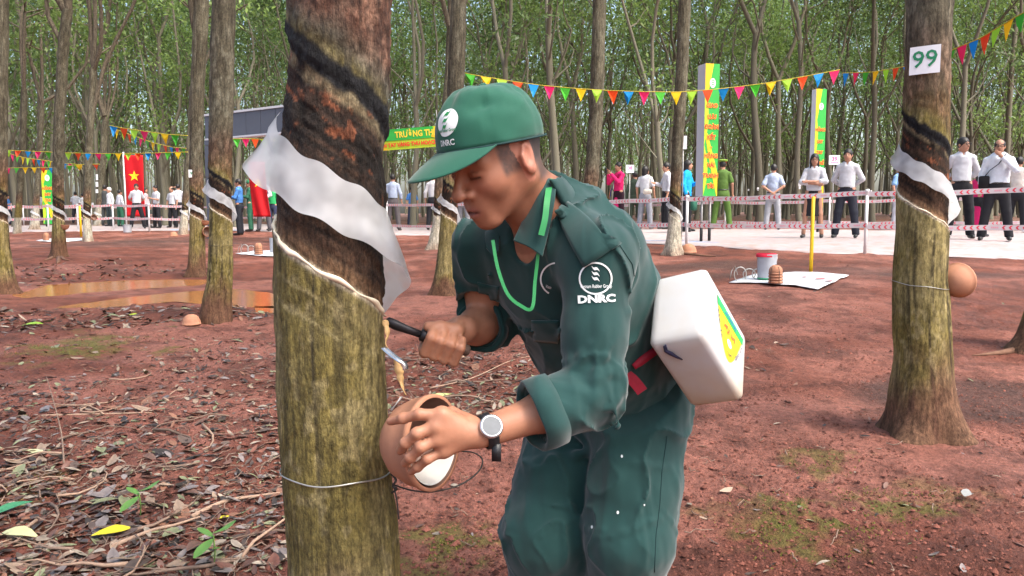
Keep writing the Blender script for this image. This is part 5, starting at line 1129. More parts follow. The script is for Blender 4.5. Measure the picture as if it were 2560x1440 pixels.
def limb_hands(F):
    # left forearm and hand (near), holding the bowl
    F.chain([LS, LE, LE * .55 + LW * .45, LW], [.048, .037, .034, .0255], .02)
    V0 = A([0, -1, 0])
    K = [A(P(*p)) for p in ((1104, 1038, 1.258), (1088, 1066, 1.250), (1092, 1098, 1.252), (1108, 1126, 1.262))]
    for kk, r in zip(K, (.0145, .0150, .0145, .0130)): F.cone(LW + A([-.012, -.004, 0]), kk, .0200, r, .010)
    F.cone(K[0], K[3], .012, .011, .012)
    fingers = [[K[0], A(P(1048, 1036, 1.252)), A(P(1008, 1046, 1.262)), A(P(976, 1053, 1.278))], [K[1], A(P(1042, 1084, 1.240)), A(P(1014, 1108, 1.250)), A(P(1000, 1127, 1.266))],
               [K[2], A(P(1052, 1118, 1.240)), A(P(1026, 1144, 1.252)), A(P(1012, 1158, 1.268))], [K[3], A(P(1068, 1148, 1.250)), A(P(1044, 1168, 1.262)), A(P(1028, 1179, 1.276))]]
    for q, r in zip(fingers, (1, 1.03, 1, .9)):
        F.chain(q, [.0108 * r, .0097 * r, .0088 * r, .0076 * r], .0026)
        for kx in q[1:3]: F.ell(kx + A([0, -.0016, .001]), A([.0105, .0101, .0101]) * r, None, .003)
    F.chain([A(P(1172, 1058, 1.285)), A(P(1130, 1035, 1.315)), A(P(1106, 1032, 1.345)), A(P(1090, 1034, 1.368))], [.016, .0125, .0115, .0095], .006)
    # right forearm and fist (far), round the knife handle
    F.chain([RS, RE, RE * .5 + RW * .5, RW], [.048, .040, .037, .027], .02)
    for i in range(4):
        c = FIST + HAX * (-.034 + .0205 * i); r = (.0112, .0114, .0108, .0098)[i]
        ch = [c + BKV * .030 + UPV * .008, c - UPV * .026 + BKV * .020, c - UPV * .0300 - BKV * .010, c - BKV * .0265 + UPV * .004, c - BKV * .012 + UPV * .0185]
        F.chain(ch, [r * 1.25, r * 1.1, r * 1.05, r, r * .86], .0028)
        F.cone(RW, ch[0], .021, .0145, .012)
    F.cone(FIST - HAX * .034 + BKV * .022, FIST + HAX * .030 + BKV * .022, .013, .012, .010)
    F.chain([RW + A([-.01, -.01, .008]), FIST + HAX * .012 + UPV * .030 + BKV * .006, FIST - HAX * .022 + UPV * .027 - BKV * .004, FIST - HAX * .045 + UPV * .020 - BKV * .004], [.019, .0155, .0125, .0105], .006)
KN0, KN1 = A(P(967, 806, 1.505)), A(P(1172, 878, 1.535)); HAX = (KN1 - KN0) / np.linalg.norm(KN1 - KN0)      # knife axis, blade to butt
FIST = A(P(1112, 861, 1.53)); FIST = KN0 + HAX * ((FIST - KN0) @ HAX); UPV = A([0, 0, 1]) - HAX * HAX[2]; UPV /= np.linalg.norm(UPV); BKV = np.cross(HAX, UPV); BKV = BKV if BKV[1] > 0 else -BKV
RW = A(P(1160, 822, 1.575))
def body_mesh():
    H = .0031
    lo = A([-.24, 1.16, .44]); hi = A([.45, 1.98, 1.30])
    F = Field(lo, hi, H)
    X = head_field_on(F)
    F.chain([NB, CH, BE, PE], [.055, .090, .085, .085], .04); F.cone(RS, LS, .045, .045, .04); limb_hands(F)
    v, f = F.mesh(1)
    q = (v - HC) @ HR / HS; hm = (np.linalg.norm(v - HC, axis=1) < .19)
    c = np.where(hm[:, None], head_cols(v), hand_cols(v)); return v, f, c
def head_field_on(F):
    """the same head, evaluated on the body's grid"""
    global Field
    _F = Field
    class _Proxy:
        def __new__(cls, lo, hi, h): return F
    Field = _Proxy
    try: head_field(F.h)
    finally: Field = _F
    return F
v, f, c = body_mesh()
body = mesh_obj('body', v - OFF, f, M['skin'], man, True, c)

# ---- clothes
SPN = NB - PE; SPN /= np.linalg.norm(SPN); LAT = LS - RS; LAT /= np.linalg.norm(LAT); FWD = np.cross(LAT, SPN); FWD /= np.linalg.norm(FWD)
if FWD[1] > 0: FWD = -FWD
def fold_ring(F, p0, p1, r, n, rng, span=(.2, .9), fr=(.006, .010), k=.010, tilt=.5):
    """soft cloth folds wrapping part way round a limb"""
    ax = A(p1) - A(p0); L = np.linalg.norm(ax); ax /= L; ref = A([.3, -.8, .5]); u = np.cross(ax, ref); u /= np.linalg.norm(u); w = np.cross(ax, u)
    for i in range(n):
        t0 = rng.uniform(*span); a0 = rng.uniform(0, 6.28); sp = rng.uniform(.9, 2.2); sl = rng.normal(0, tilt) * r; pts = []; rad = []; rr = rng.uniform(*fr)
        for s in np.linspace(0, 1, 7):
            a = a0 + sp * s; rl = r(t0) if callable(r) else r
            pts.append(A(p0) + ax * (t0 * L + sl * (s - .5) * 2 + .01 * math.sin(s * 5 + a0)) + (u * math.cos(a) + w * math.sin(a)) * (rl - rr * .35)); rad.append(rr * (.25 + .75 * math.sin(math.pi * min(max(s, .02), .98))))
        F.chain(pts, rad, k)
def cloth_noise(p, amp=1.0, seed=0):
    q = p + .03 * np.stack([fbm(p * 9, 2, seed + 1), fbm(p * 9, 2, seed + 2), fbm(p * 9, 2, seed + 3)], -1)
    r = 1 - np.abs(fbm(q * A([13, 13, 10]), 1, seed + 4)); return amp * (.0115 * (r ** 7 - .2) * (.35 + .65 * sstep(-.3, .4, fbm(p * 7, 2, seed + 8))) + .0012 * fbm(p * 30, 2, seed + 7))
def shirt_mesh():
    rng = np.random.default_rng(31); F = Field(A([-.13, 1.24, .50]), A([.47, 2.02, 1.17]), .0038)
    F.cone(NB - SPN * .045, CH, .085, .148, .04, flat=FWD, f=.74); F.cone(CH, BE, .148, .140, .05, flat=FWD, f=.80); F.cone(BE, PE + SPN * .04, .140, .146, .05, flat=FWD, f=.84)
    back = CH - FWD * .045; F.cone(RS - FWD * .02, LS - FWD * .02, .062, .064, .05); F.cone(NB - SPN * .02, LS, .050, .058, .04); F.cone(NB - SPN * .02, RS, .050, .058, .04)
    F.cone(BE - FWD * .05 + LAT * .05, PE - FWD * .05 + LAT * .05, .085, .10, .05)                # blouse over the waist at the back
    F.chain([A(P(1368, 492, 1.55)), A(P(1440, 545, 1.56)), A(P(1520, 625, 1.58)), A(P(1558, 720, 1.64)), A(P(1568, 820, 1.72))], [.045, .056, .066, .070, .074], .05)
    # left sleeve, rolled below the elbow
    cuffL = LE + (LW - LE) * .52; F.chain([LS, LS * .45 + LE * .55, LE, LE + (LW - LE) * .30, cuffL], [.064, .058, .053, .052, .054], .025)
    cuffR = RE + (RW - RE) * .30; F.chain([RS, RS * .4 + RE * .6, RE, cuffR], [.064, .058, .052, .052], .025)
    dL = (LW - LE) / np.linalg.norm(LW - LE); dR = (RW - RE) / np.linalg.norm(RW - RE)
    # folds
    fold_ring(F, LS, LE, .056, 9, rng, (.25, .98), (.005, .010)); fold_ring(F, LE, cuffL, .051, 5, rng, (0, .7), (.006, .011)); fold_ring(F, RS, RE, .058, 6, rng, (.3, 1), (.005, .009))
    fold_ring(F, CH, PE, .125, 12, rng, (.35, 1.0), (.006, .012), tilt=.25)
    for t, w_ in ((.80, .011), (.90, .012)): F.chain([LS + (LE - LS) * t + A([-.043, -.027, .02]), LS + (LE - LS) * (t + .05) + A([0, -.050, 0]), LS + (LE - LS) * (t + .02) + A([.043, -.030, .01])], [w_ * .5, w_, w_ * .5], .014)
    thin = dict(fr=(.0028, .0050), k=.006)
    fold_ring(F, LS, LE, .0585, 10, rng, (.45, 1.0), tilt=.8, **thin); fold_ring(F, LE, cuffL, .0535, 8, rng, (0, .8), tilt=.6, **thin); fold_ring(F, RS, RE, .060, 8, rng, (.2, 1), tilt=.8, **thin); fold_ring(F, CH, PE, .132, 18, rng, (.1, 1.0), tilt=.35, **thin)
    F.displace(lambda p: cloth_noise(p, 1.0, 20))
    # open neck, arm ends
    F.cone(NB - SPN * .02, hd(-.02, 0, -.04), .062, .072, .006, sub=True)
    F.cone(NB + FWD * .085 - SPN * .055, hd(.03, 0, -.10), .018, .060, .01, sub=True)
    F.cone(cuffL - dL * .02, cuffL + dL * .09, .045, .050, .004, sub=True); F.cone(cuffR - dR * .02, cuffR + dR * .09, .041, .046, .004, sub=True)
    def cut(o, d, R):
        sl, p = F._box(o - R, o + R); q = p - o; t = q @ d; rad = np.linalg.norm(q - t[..., None] * d, axis=-1); m = (rad < R * .75); dd = np.where(m, t, -1); a = F.V[sl]; F.V[sl] = np.where(m & (t > 0), np.maximum(a, t), a)
    cut(cuffL, dL, .12); cut(cuffR, dR, .10)
    return F, cuffL, dL, cuffR, dR
SH, cuffL, dL, cuffR, dR = shirt_mesh()
sv, sf = SH.mesh(1); shirt = mesh_obj('shirt', sv - OFF, sf, M['cloth'], man, True)
def cuff(o, d, r, wid, name='cuff'):
    u = np.cross(d, A([0, 0, 1])); u /= np.linalg.norm(u); w = np.cross(d, u); n = 40; prof = [(r + .001, -wid * .5), (r + .0055, -wid * .48), (r + .007, 0), (r + .0055, wid * .48), (r + .001, wid * .5), (r - .006, wid * .40), (r - .006, -wid * .3)]
    vv = []; ff = []
    for pr, pz in prof:
        for j in range(n):
            a = 2 * math.pi * j / n; wob = 1 + .035 * math.sin(3 * a + 1) + .02 * math.sin(7 * a); vv.append(o + d * (pz + .004 * math.sin(2 * a)) + (u * math.cos(a) + w * math.sin(a)) * pr * wob)
    for i in range(len(prof) - 1):
        for j in range(n): ff.append((i * n + j, i * n + (j + 1) % n, (i + 1) * n + (j + 1) % n, (i + 1) * n + j))
    return mesh_obj(name, [p - OFF for p in vv], ff, M['cloth'], shirt, True)
cuff(cuffL - dL * .008, dL, .0575, .046); cuff(cuffR - dR * .008, dR, .0525, .034)
def trouser_mesh():
    rng = np.random.default_rng(9); F = Field(A([-.08, 1.42, -.12]), A([.52, 2.12, .74]), .0042)
    F.cone(LH + A([0, 0, .03]), RH + A([0, 0, .03]), .112, .112, .05); F.cone(PE + SPN * .06, PE - SPN * .02, .128, .14, .05)
    F.chain([LH, LH * .4 + LK * .6, LK, LK * .4 + LA * .6, LA], [.110, .098, .092, .088, .078], .035)
    F.chain([RH, RH * .4 + RK * .6, RK, RK * .4 + RA * .6, RA], [.118, .106, .102, .094, .080], .035)
    fold_ring(F, LH, LK, .098, 10, rng, (.1, 1), (.005, .010), tilt=.3); fold_ring(F, RH, RK, .108, 11, rng, (.1, 1), (.005, .010), tilt=.3); fold_ring(F, LK, LA, .086, 6, rng, (0, .8), (.005, .009), tilt=.3); fold_ring(F, RK, RA, .088, 6, rng, (0, .8), (.005, .009), tilt=.3)
    cr = (LH + RH) / 2 + A([-.05, -.10, -.07])       # creases fanning from the crotch
    for a, b in ((LH + A([-.02, -.10, .02]), 0), (LH * .7 + LK * .3 + A([-.02, -.10, 0]), 0), (RH + A([-.05, -.10, .02]), 0), (RH * .7 + RK * .3 + A([-.03, -.10, 0]), 0)): F.chain([cr, (cr + a) / 2 + A([0, -.012, 0]), a], [.009, .010, .004], .014)
    thin = dict(fr=(.0028, .0052), k=.006)
    fold_ring(F, LH, LK, .099, 16, rng, (.05, 1), tilt=.5, **thin); fold_ring(F, RH, RK, .112, 16, rng, (.05, 1), tilt=.5, **thin); fold_ring(F, LK, LA, .089, 10, rng, (0, .8), tilt=.4, **thin); fold_ring(F, RK, RA, .097, 10, rng, (0, .8), tilt=.4, **thin)
    F.displace(lambda p: cloth_noise(p, 1.0, 60))
    F.plane_cut(PE + SPN * .075, SPN)
    return F
TR = trouser_mesh(); tv, tf = TR.mesh(1); trousers = mesh_obj('trousers', tv - OFF, tf, M['cloth'], man, True)
M['boot'] = mat('rubber_boot', (.02, .02, .022), rough=.5)
for an in (LA, RA):
    F = Field(an - A([.2, .25, .15]), an + A([.15, .15, .1]), .007); F.cone(an + A([0, 0, .03]), an + A([0, 0, -.02]), .05, .052, .02); F.cone(an + A([0, .02, -.03]), an + A([-.08, -.10, -.045]), .045, .036, .03); F.plane_cut(A([0, 0, gzf(an[0], an[1]) + .0]), A([0, 0, -1])); sdf_obj('boot', F, M['boot'], man, 1, off=OFF)
# surfaces that patches, prints and straps lie on
bv_shirt = BVHTree.FromPolygons([Vector(p) for p in sv], [tuple(q) for q in sf]); bv_tr = BVHTree.FromPolygons([Vector(p) for p in tv], [tuple(q) for q in tf])
CAM0 = Vector((0, 0, 1.0))
def hit_px(px, py, bvh=bv_shirt, lift=.002, default=1.45):
    d = ray(px, py).normalized(); h = bvh.ray_cast(CAM0, d)
    return (h[0] + h[1] * lift if h[1].dot(d) < 0 else h[0] - d * lift) if h[0] else P(px, py, default)
def patch_px(name, pts2, faces, mat_, parent, bvh=bv_shirt, lift=.002, thick=0, subdiv=0):
    """a patch sewn on: its outline is given in the photo, its place is the cloth it hits"""
    bm = bmesh.new(); vs = [bm.verts.new((p[0], p[1], 0)) for p in pts2]
    for q in faces:
        try: bm.faces.new([vs[i] for i in q])
        except ValueError: pass
    if subdiv: bmesh.ops.subdivide_edges(bm, edges=bm.edges[:], cuts=subdiv, use_grid_fill=True)
    bm.verts.index_update(); P2 = [(p.co.x, p.co.y) for p in bm.verts]; Fq = [[p.index for p in q.verts] for q in bm.faces]; bm.free()
    V3 = [hit_px(a, b, bvh, lift) for a, b in P2]
    md = sorted(p.y for p in V3)[len(V3) // 2]; V3 = [p if abs(p.y - md) < .16 else P(a, b, md) for p, (a, b) in zip(V3, P2)]
    o = mesh_obj(name, [p - MAN0 for p in V3], Fq, mat_, parent, True)
    if thick: m = o.modifiers.new('t', 'SOLIDIFY'); m.thickness = thick; m.offset = 1
    return o
def ring_px(cx, cy, r, w, n=40, sq=1.0, a0=0, a1=2 * math.pi, rot=0):
    pts = []; fs = []; full = abs(a1 - a0 - 2 * math.pi) < 1e-6; m = n if full else n + 1
    for i in range(m):
        a = a0 + (a1 - a0) * i / n; x, y = math.cos(a) * sq, math.sin(a)
        for rr in (r - w / 2, r + w / 2): X, Y = x * rr, y * rr; pts.append((cx + X * math.cos(rot) - Y * math.sin(rot), cy + X * math.sin(rot) + Y * math.cos(rot)))
    for i in range(n): j = (i + 1) % m; fs.append((2 * i, 2 * j, 2 * j + 1, 2 * i + 1))
    return pts, fs
def text_px(s, cx, cy, size, sx=1.0, rot=0, bold=0, shear=0):
    v_, f_ = text_geo(s, size, bold, 'CENTER', sx, shear); c_, s_ = math.cos(rot), math.sin(rot)
    return [(cx + p.x * c_ + p.y * s_, cy + p.x * s_ - p.y * c_) for p in v_], f_
patch_px('sleeve_emblem', *ring_px(1489, 696, 39, 4.0), M['white_print'], shirt); patch_px('sleeve_emblem_leaf', *leafmark(1489, 684, 30), M['white_print'], shirt)
patch_px('sleeve_emblem_text', *text_px('Vietnam Rubber Group', 1490, 716, 13, .62, -.02, .1), M['white_print'], shirt); patch_px('sleeve_lettering', *text_px('DNRC', 1491, 748, 26, 1.25, -.05, 1.2), M['white_print'], shirt)
patch_px('chest_emblem', *ring_px(1393, 697, 40, 4.0, 16, 1.0, math.radians(120), math.radians(265)), M['white_print'], shirt)
patch_px('chest_emblem_text', *text_px('Vietn', 1372, 716, 11, .62, .25, .1), M['white_print'], shirt)
patch_px('epaulette', [(1392, 520), (1424, 508), (1528, 598), (1548, 628), (1462, 668), (1390, 560)], [(0, 1, 2, 3, 4, 5)], M['cloth'], shirt, lift=.006, thick=.004, subdiv=0) if False else None
def quad_patch(name, c4, mat_, parent, n=8, lift=.005, thick=.003, bvh=bv_shirt):
    a, b, c_, d = [A(p) for p in c4]; pts = []; fs = []
    for i in range(n + 1):
        for j in range(n + 1): s, t = i / n, j / n; pts.append(tuple((a * (1 - s) + b * s) * (1 - t) + (d * (1 - s) + c_ * s) * t))
    for i in range(n):
        for j in range(n): p = i * (n + 1) + j; fs.append((p, p + n + 1, p + n + 2, p + 1))
    return patch_px(name, pts, fs, mat_, parent, bvh, lift, thick)
quad_patch('epaulette', [(1388, 532), (1424, 512), (1546, 612), (1462, 668)], M['cloth'], shirt, 10, .008, .004)
bt = hit_px(1404, 543, bv_shirt, .011); mbt = MB(); nrm = Vector((-.2, -.75, .6)).normalized(); mbt.lathe([(.0001, .0035), (.007, .003), (.0085, .0015), (.0085, -.003)], 16, Matrix.Translation(bt - MAN0) @ nrm.to_track_quat('Z', 'Y').to_matrix().to_4x4()); mbt.build('button', M['thread'], shirt, True)
quad_patch('pocket_flap', [(1194, 706), (1250, 716), (1238, 794), (1206, 792)], M['cloth'], shirt, 8, .004, .003)
quad_patch('pocket_flap', [(1328, 800), (1408, 800), (1396, 856), (1336, 850)], M['cloth'], shirt, 8, .004, .003)
def line_px(name, pts, mat_, parent, rad=.0012, bvh=bv_shirt, lift=.0005, n=6):
    q = []
    for i in range(len(pts) - 1):
        for t in np.linspace(0, 1, n, endpoint=(i == len(pts) - 2)): q.append(hit_px(pts[i][0] + (pts[i + 1][0] - pts[i][0]) * t, pts[i][1] + (pts[i + 1][1] - pts[i][1]) * t, bvh, lift))
    md = sorted(p.y for p in q)[len(q) // 2]; q = [p for p in q if abs(p.y - md) < .12]
    mb = MB(); mb.tube([p - MAN0 for p in q], rad, 5); return mb.build(name, mat_, parent, True)
for cx_, cy_, r_ in ((1555, 1141, 4), (1545, 1281, 4.5), (1481, 1318, 4), (1610, 1262, 2.5)):
    patch_px('latex_spot', [(cx_ + r_ * .7 * math.cos(a), cy_ + r_ * math.sin(a)) for a in np.linspace(0, 6.28, 10, endpoint=False)], [tuple(range(10))], M['white_print'], trousers, bv_tr, .0015)
line_px('seam', [(1440, 640), (1500, 606), (1548, 612), (1580, 660), (1590, 720), (1580, 800)], M['thread'], shirt)
line_px('seam', [(1668, 1090), (1655, 1180), (1650, 1260), (1640, 1340), (1636, 1430)], M['thread'], trousers, bvh=bv_tr)
# collar: two fallen leaves joined by a stand behind the neck
def collar_leaf(rows, n=14, m=8):
    rows = [[A(P(*p)) for p in r] for r in rows]; cols = [spline([r[k] for r in rows], n) for k in range(len(rows[0]))]; vv = []; ff = []; N_ = len(cols[0])
    for i in range(N_):
        q = spline([c_[i] for c_ in cols], m); W_ = len(q); vv += [p - OFF for p in q]
    for i in range(N_ - 1):
        for j in range(W_ - 1): p = i * W_ + j; ff.append((p, p + 1, p + W_ + 1, p + W_))
    o = mesh_obj('collar', vv, ff, M['cloth'], shirt, True); md = o.modifiers.new('t', 'SOLIDIFY'); md.thickness = .0035; md.offset = 0; return o
collar_leaf([[(1322, 418, 1.52), (1340, 418, 1.50), (1372, 440, 1.52)], [(1334, 430, 1.475), (1346, 425, 1.455), (1386, 458, 1.45)], [(1330, 480, 1.455), (1350, 472, 1.430), (1388, 492, 1.425)], [(1312, 540, 1.445), (1342, 530, 1.415), (1376, 560, 1.405)], [(1284, 602, 1.430), (1322, 618, 1.402), (1356, 642, 1.392)]])
collar_leaf([[(1262, 560, 1.55), (1240, 560, 1.56), (1222, 566, 1.57)], [(1250, 590, 1.52), (1228, 585, 1.53), (1214, 582, 1.55)], [(1246, 628, 1.50), (1234, 640, 1.505), (1216, 620, 1.52)]])
F = Field(NB - .14, NB + .16, .005); F.cone(NB - SPN * .03, hd(-.035, 0, -.062), .072, .068, .01); F.cone(NB - SPN * .08, hd(-.03, 0, -.0), .064, .062, .004, sub=True); F.plane_cut(hd(-.05, 0, -.066), hd(0, 0, 1) - hd(.25, 0, 0)); F.plane_cut(NB + FWD * .02, FWD); sdf_obj('collar_stand', F, M['cloth'], shirt, 1, off=OFF)
# lanyard
def ribbon(name, pts, wid, mat_, parent, nrm=None):
    pts = [Vector(p) for p in pts]; vv = []; ff = []
    for i, p in enumerate(pts):
        t = (pts[min(i + 1, len(pts) - 1)] - pts[max(i - 1, 0)]).normalized(); view = (p - CAM0).normalized(); n = Vector(nrm) if nrm is not None else view; s = t.cross(n).normalized() * wid / 2
        vv += [p - s - MAN0, p + s - MAN0]
    for i in range(len(pts) - 1): ff.append((2 * i, 2 * i + 2, 2 * i + 3, 2 * i + 1))
    o = mesh_obj(name, vv, ff, mat_, parent, False); m = o.modifiers.new('t', 'SOLIDIFY'); m.thickness = .0012; return o
la = empty('lanyard', MAN0); tag(la, 'bright green ribbon lanyard hanging from the tapper\'s neck', 'lanyard')
def near(px, py, lift=.006):
    p = hit_px(px, py, bv_shirt, lift, 1.45); return p
ribbon('neck_ribbon', spline([P(1376, 446, 1.45), P(1368, 500, 1.405), P(1363, 545, 1.390), P(1353, 588, 1.385)]), .011, M['lanyard'], la)
ribbon('hanging_ribbon', spline([P(1232, 600, 1.42), P(1244, 668, 1.41), P(1268, 733, 1.40), P(1300, 763, 1.395), P(1330, 770, 1.39), P(1338, 700, 1.40), P(1346, 630, 1.40)]), .0062, M['lanyard'], la)
# ---- cap
def cap():
    cp = empty('cap', MAN0); tag(cp, 'dark green cap with curved peak and round white badge on the tapper', 'cap')
    T = Matrix.Rotation(math.radians(-13), 3, 'Y')       # front edge a little raised
    def cl(x, y, z): q = A(T @ Vector((x, y, z))); return hd(*(q * 1.05 + A([-.006, 0, .046])))
    n, m = 72, 26; vv = []; ff = []
    for j in range(m + 1):
        ph = j / m * math.pi / 2
        for i in range(n):
            a = 2 * math.pi * i / n; fr = math.cos(a); zz = .108 * math.sin(ph) ** .92 * (1 + .10 * max(0, fr) * math.cos(ph)); rr = math.cos(ph) ** .62
            bul = 1 + .022 * math.sin(ph * 2)
            dent = -.014 * math.exp(-((a - 1.0) / .35) ** 2 - ((ph - .75) / .22) ** 2) - .011 * math.exp(-((a - 5.6) / .4) ** 2 - ((ph - .7) / .3) ** 2) - .006 * math.exp(-((a - .15) / .16) ** 2 - ((ph - .95) / .3) ** 2)
            dent += .0025 * float(noise3(A([math.cos(a) * 4, math.sin(a) * 4, ph * 5]))) + .004 * math.sin(a * 3 + ph * 5) * math.sin(ph * 2) * .5
            seam = -.0016 * math.exp(-((((a + math.pi / 6) % (math.pi / 3)) - math.pi / 6) / .03) ** 2)
            x = (.107 * fr * bul + (.004 if fr > 0 else 0)) * rr; y = .0885 * math.sin(a) * bul * rr; nv = A([math.cos(a) * math.cos(ph), math.sin(a) * math.cos(ph), math.sin(ph)]) * (dent + seam)
            vv.append(cl(x + nv[0], y + nv[1], zz - .012 + nv[2]))
    for j in range(m):
        for i in range(n): ff.append((j * n + i, j * n + (i + 1) % n, (j + 1) * n + (i + 1) % n, (j + 1) * n + i))
    cr = mesh_obj('crown', [p - OFF for p in vv], ff, M['cloth_cap'], cp, True); md = cr.modifiers.new('t', 'SOLIDIFY'); md.thickness = .003; md.offset = -1
    cbv = BVHTree.FromPolygons([Vector(p) for p in vv], ff)
    # peak
    nu, nv_ = 44, 14; bv_, bf = [], []
    for lay in (0, 1):
        for i in range(nu + 1):
            a = -1.12 + 2.24 * i / nu
            for j in range(nv_ + 1):
                s = j / nv_; rx, ry = .1095, .0905; L = .074 * (math.cos(a / 1.12 * math.pi / 2) ** .55) if abs(a) < 1.12 else 0
                bx, by = rx * math.cos(a), ry * math.sin(a); ex, ey = bx + (L + .004) * s, by * (1 + .04 * s)
                tp = max(math.cos(a / 1.12 * math.pi / 2), 0) ** .6; drop = -.010 - tp * (.030 * s + 2.2 * (ey ** 2) * s + .010 * s * s)
                bv_.append(cl(ex, ey, drop - lay * .003))
    W_ = nv_ + 1
    for lay in (0, 1):
        o = lay * (nu + 1) * W_
        for i in range(nu):
            for j in range(nv_): p = o + i * W_ + j; bf.append((p, p + W_, p + W_ + 1, p + 1) if lay == 0 else (p, p + 1, p + W_ + 1, p + W_))
    o = (nu + 1) * W_
    for i in range(nu): p, q = i * W_ + nv_, (i + 1) * W_ + nv_; bf.append((p, q, o + q, o + p))
    mesh_obj('peak', [p - OFF for p in bv_], bf, M['cloth_cap'], cp, True)
    mb = MB(); mb.tube([Vector(cl(.1100 * math.cos(a), .0915 * math.sin(a), -.0115)) - MAN0 for a in np.linspace(-math.pi, math.pi, 60)], .0022, 5); mb.build('band_edge', M['thread'], cp, True)
    mb = MB(); mb.lathe([(.0001, .004), (.006, .003), (.008, 0), (.008, -.003)], 14, Matrix.Translation(Vector(cl(0, 0, .0965)) - MAN0) @ Vector(_u).to_track_quat('Z', 'Y').to_matrix().to_4x4()); mb.build('top_button', M['cloth_cap'], cp, True)
    for a in (0, math.pi / 3, 2 * math.pi / 3, math.pi):
        pass
    def onc(y, z):       # print lies on the front panels
        o_ = Vector(cl(.3, y, z)); d_ = (Vector(cl(-.3, y, z)) - o_).normalized(); h = cbv.ray_cast(o_, d_); return (h[0] - d_ * .0012) if h[0] else Vector(cl(.1, y, z))
    def pr(name, pts, fs, mt, bm_sub=0): return mesh_obj(name, [onc(a, b) - MAN0 for a, b in pts], fs, mt, cp, True)
    by, bz, br = .017, .040, .0235; pts = [(by, bz)]; fs = []; nr_ = 36
    for k in range(1, 6):
        for i in range(nr_): a = 2 * math.pi * i / nr_; pts.append((by + br * k / 5 * math.cos(a), bz + br * k / 5 * math.sin(a)))
    for i in range(nr_): fs.append((0, 1 + i, 1 + (i + 1) % nr_))
    for k in range(4):
        for i in range(nr_): p = 1 + k * nr_; fs.append((p + i, p + nr_ + i, p + nr_ + (i + 1) % nr_, p + (i + 1) % nr_))
    badge = pr('badge', pts, fs, M['white_print'])
    def onc2(y, z): p = onc(y, z); return p + Vector(_f) * .0012
    lm, lf = leafmark(0, 0, .026); mesh_obj('badge_leaf', [onc2(by - a * .8, bz + .005 - b) - MAN0 for a, b in lm], lf, M['lanyard'], cp, True)
    tv_, tf_ = text_geo('Vietnam Rubber Group', .0075, .0002, sx=.62); mesh_obj('badge_text', [onc2(by + p.x, bz - .0125 + p.y) - MAN0 for p in tv_], tf_, M['green_ink'], cp, False)
    tv_, tf_ = text_geo('DNRC', .0145, .0004, sx=.85); mesh_obj('lettering', [onc2(by + p.x, bz - .0345 + p.y) - MAN0 for p in tv_], tf_, M['white_print'], cp, False)
cap()
# ---- watch
def watch():
    w = empty('wrist_watch', MAN0); tag(w, 'steel wrist watch with black strap on the tapper\'s wrist', 'watch')
    d = (LW - LE) / np.linalg.norm(LW - LE); c = LE + (LW - LE) * .955; u = np.cross(d, A([0, 1, 0])); u /= np.linalg.norm(u); u = u if u[2] > 0 else -u; b = np.cross(d, u); b = b if b[1] < 0 else -b
    fr = (b * .9 + u * .42); fr /= np.linalg.norm(fr); si = np.cross(d, fr); mb = MB(); n = 40; vv = []; ff = []
    for k, (rr, dz) in enumerate(((.0278, -.010), (.0305, -.009), (.0305, .009), (.0278, .010))):
        for i in range(n): a = 2 * math.pi * i / n; vv.append(Vector(c + d * dz + (fr * math.cos(a) + si * math.sin(a)) * rr) - MAN0)
    for k in range(3):
        for i in range(n): ff.append((k * n + i, k * n + (i + 1) % n, (k + 1) * n + (i + 1) % n, (k + 1) * n + i))
    mb.add(vv, ff); mb.box(Vector(c - si * .020 + fr * .012 - u * .022) - MAN0, (.016, .003, .03)); mb.build('strap', M['black_rubber'], w, True)
    Mx = Matrix.Translation(Vector(c + fr * .031) - MAN0) @ Vector(fr).to_track_quat('Z', 'Y').to_matrix().to_4x4()
    mb = MB(); mb.lathe([(.020, -.006), (.0205, .002), (.0185, .0045), (.0165, .0045)], 30, Mx); mb.build('case', M['steel'], w, True)
    mb = MB(); mb.lathe([(.0001, .0042), (.009, .0042), (.0168, .0042)], 30, Mx); mb.build('dial', M['dial'], w, True)
watch()
# ---- knife
kn = empty('tapping_knife', Vector(KN0)); tag(kn, 'dark iron tapping knife held against the cut in the bark', 'knife')
def kl(p): return Vector(p) - Vector(KN0)
mb = MB(); mb.tube([kl(KN0 + HAX * t) for t in (.078, .084, .10, .125, .15, .172, .176)], [.010, .0125, .0125, .0115, .012, .012, .008], 14); mb.build('handle', M['knife_wood'], kn, True)
mb = MB(); mb.tube([kl(KN0 + HAX * t) for t in (.070, .072, .086, .088)], [.008, .0128, .0135, .010], 14); mb.build('ferrule', M['knife_steel'], kn, True)
mb = MB(); mb.tube([kl(KN0 + HAX * t + UPV * q) for t, q in ((-.004, .004), (.0, .003), (.018, .001), (.045, 0), (.074, 0))], [.003, .0095, .0105, .0085, .0075], 12, ell=(1, .8)); mb.build('blade', M['knife_steel'], kn, True)
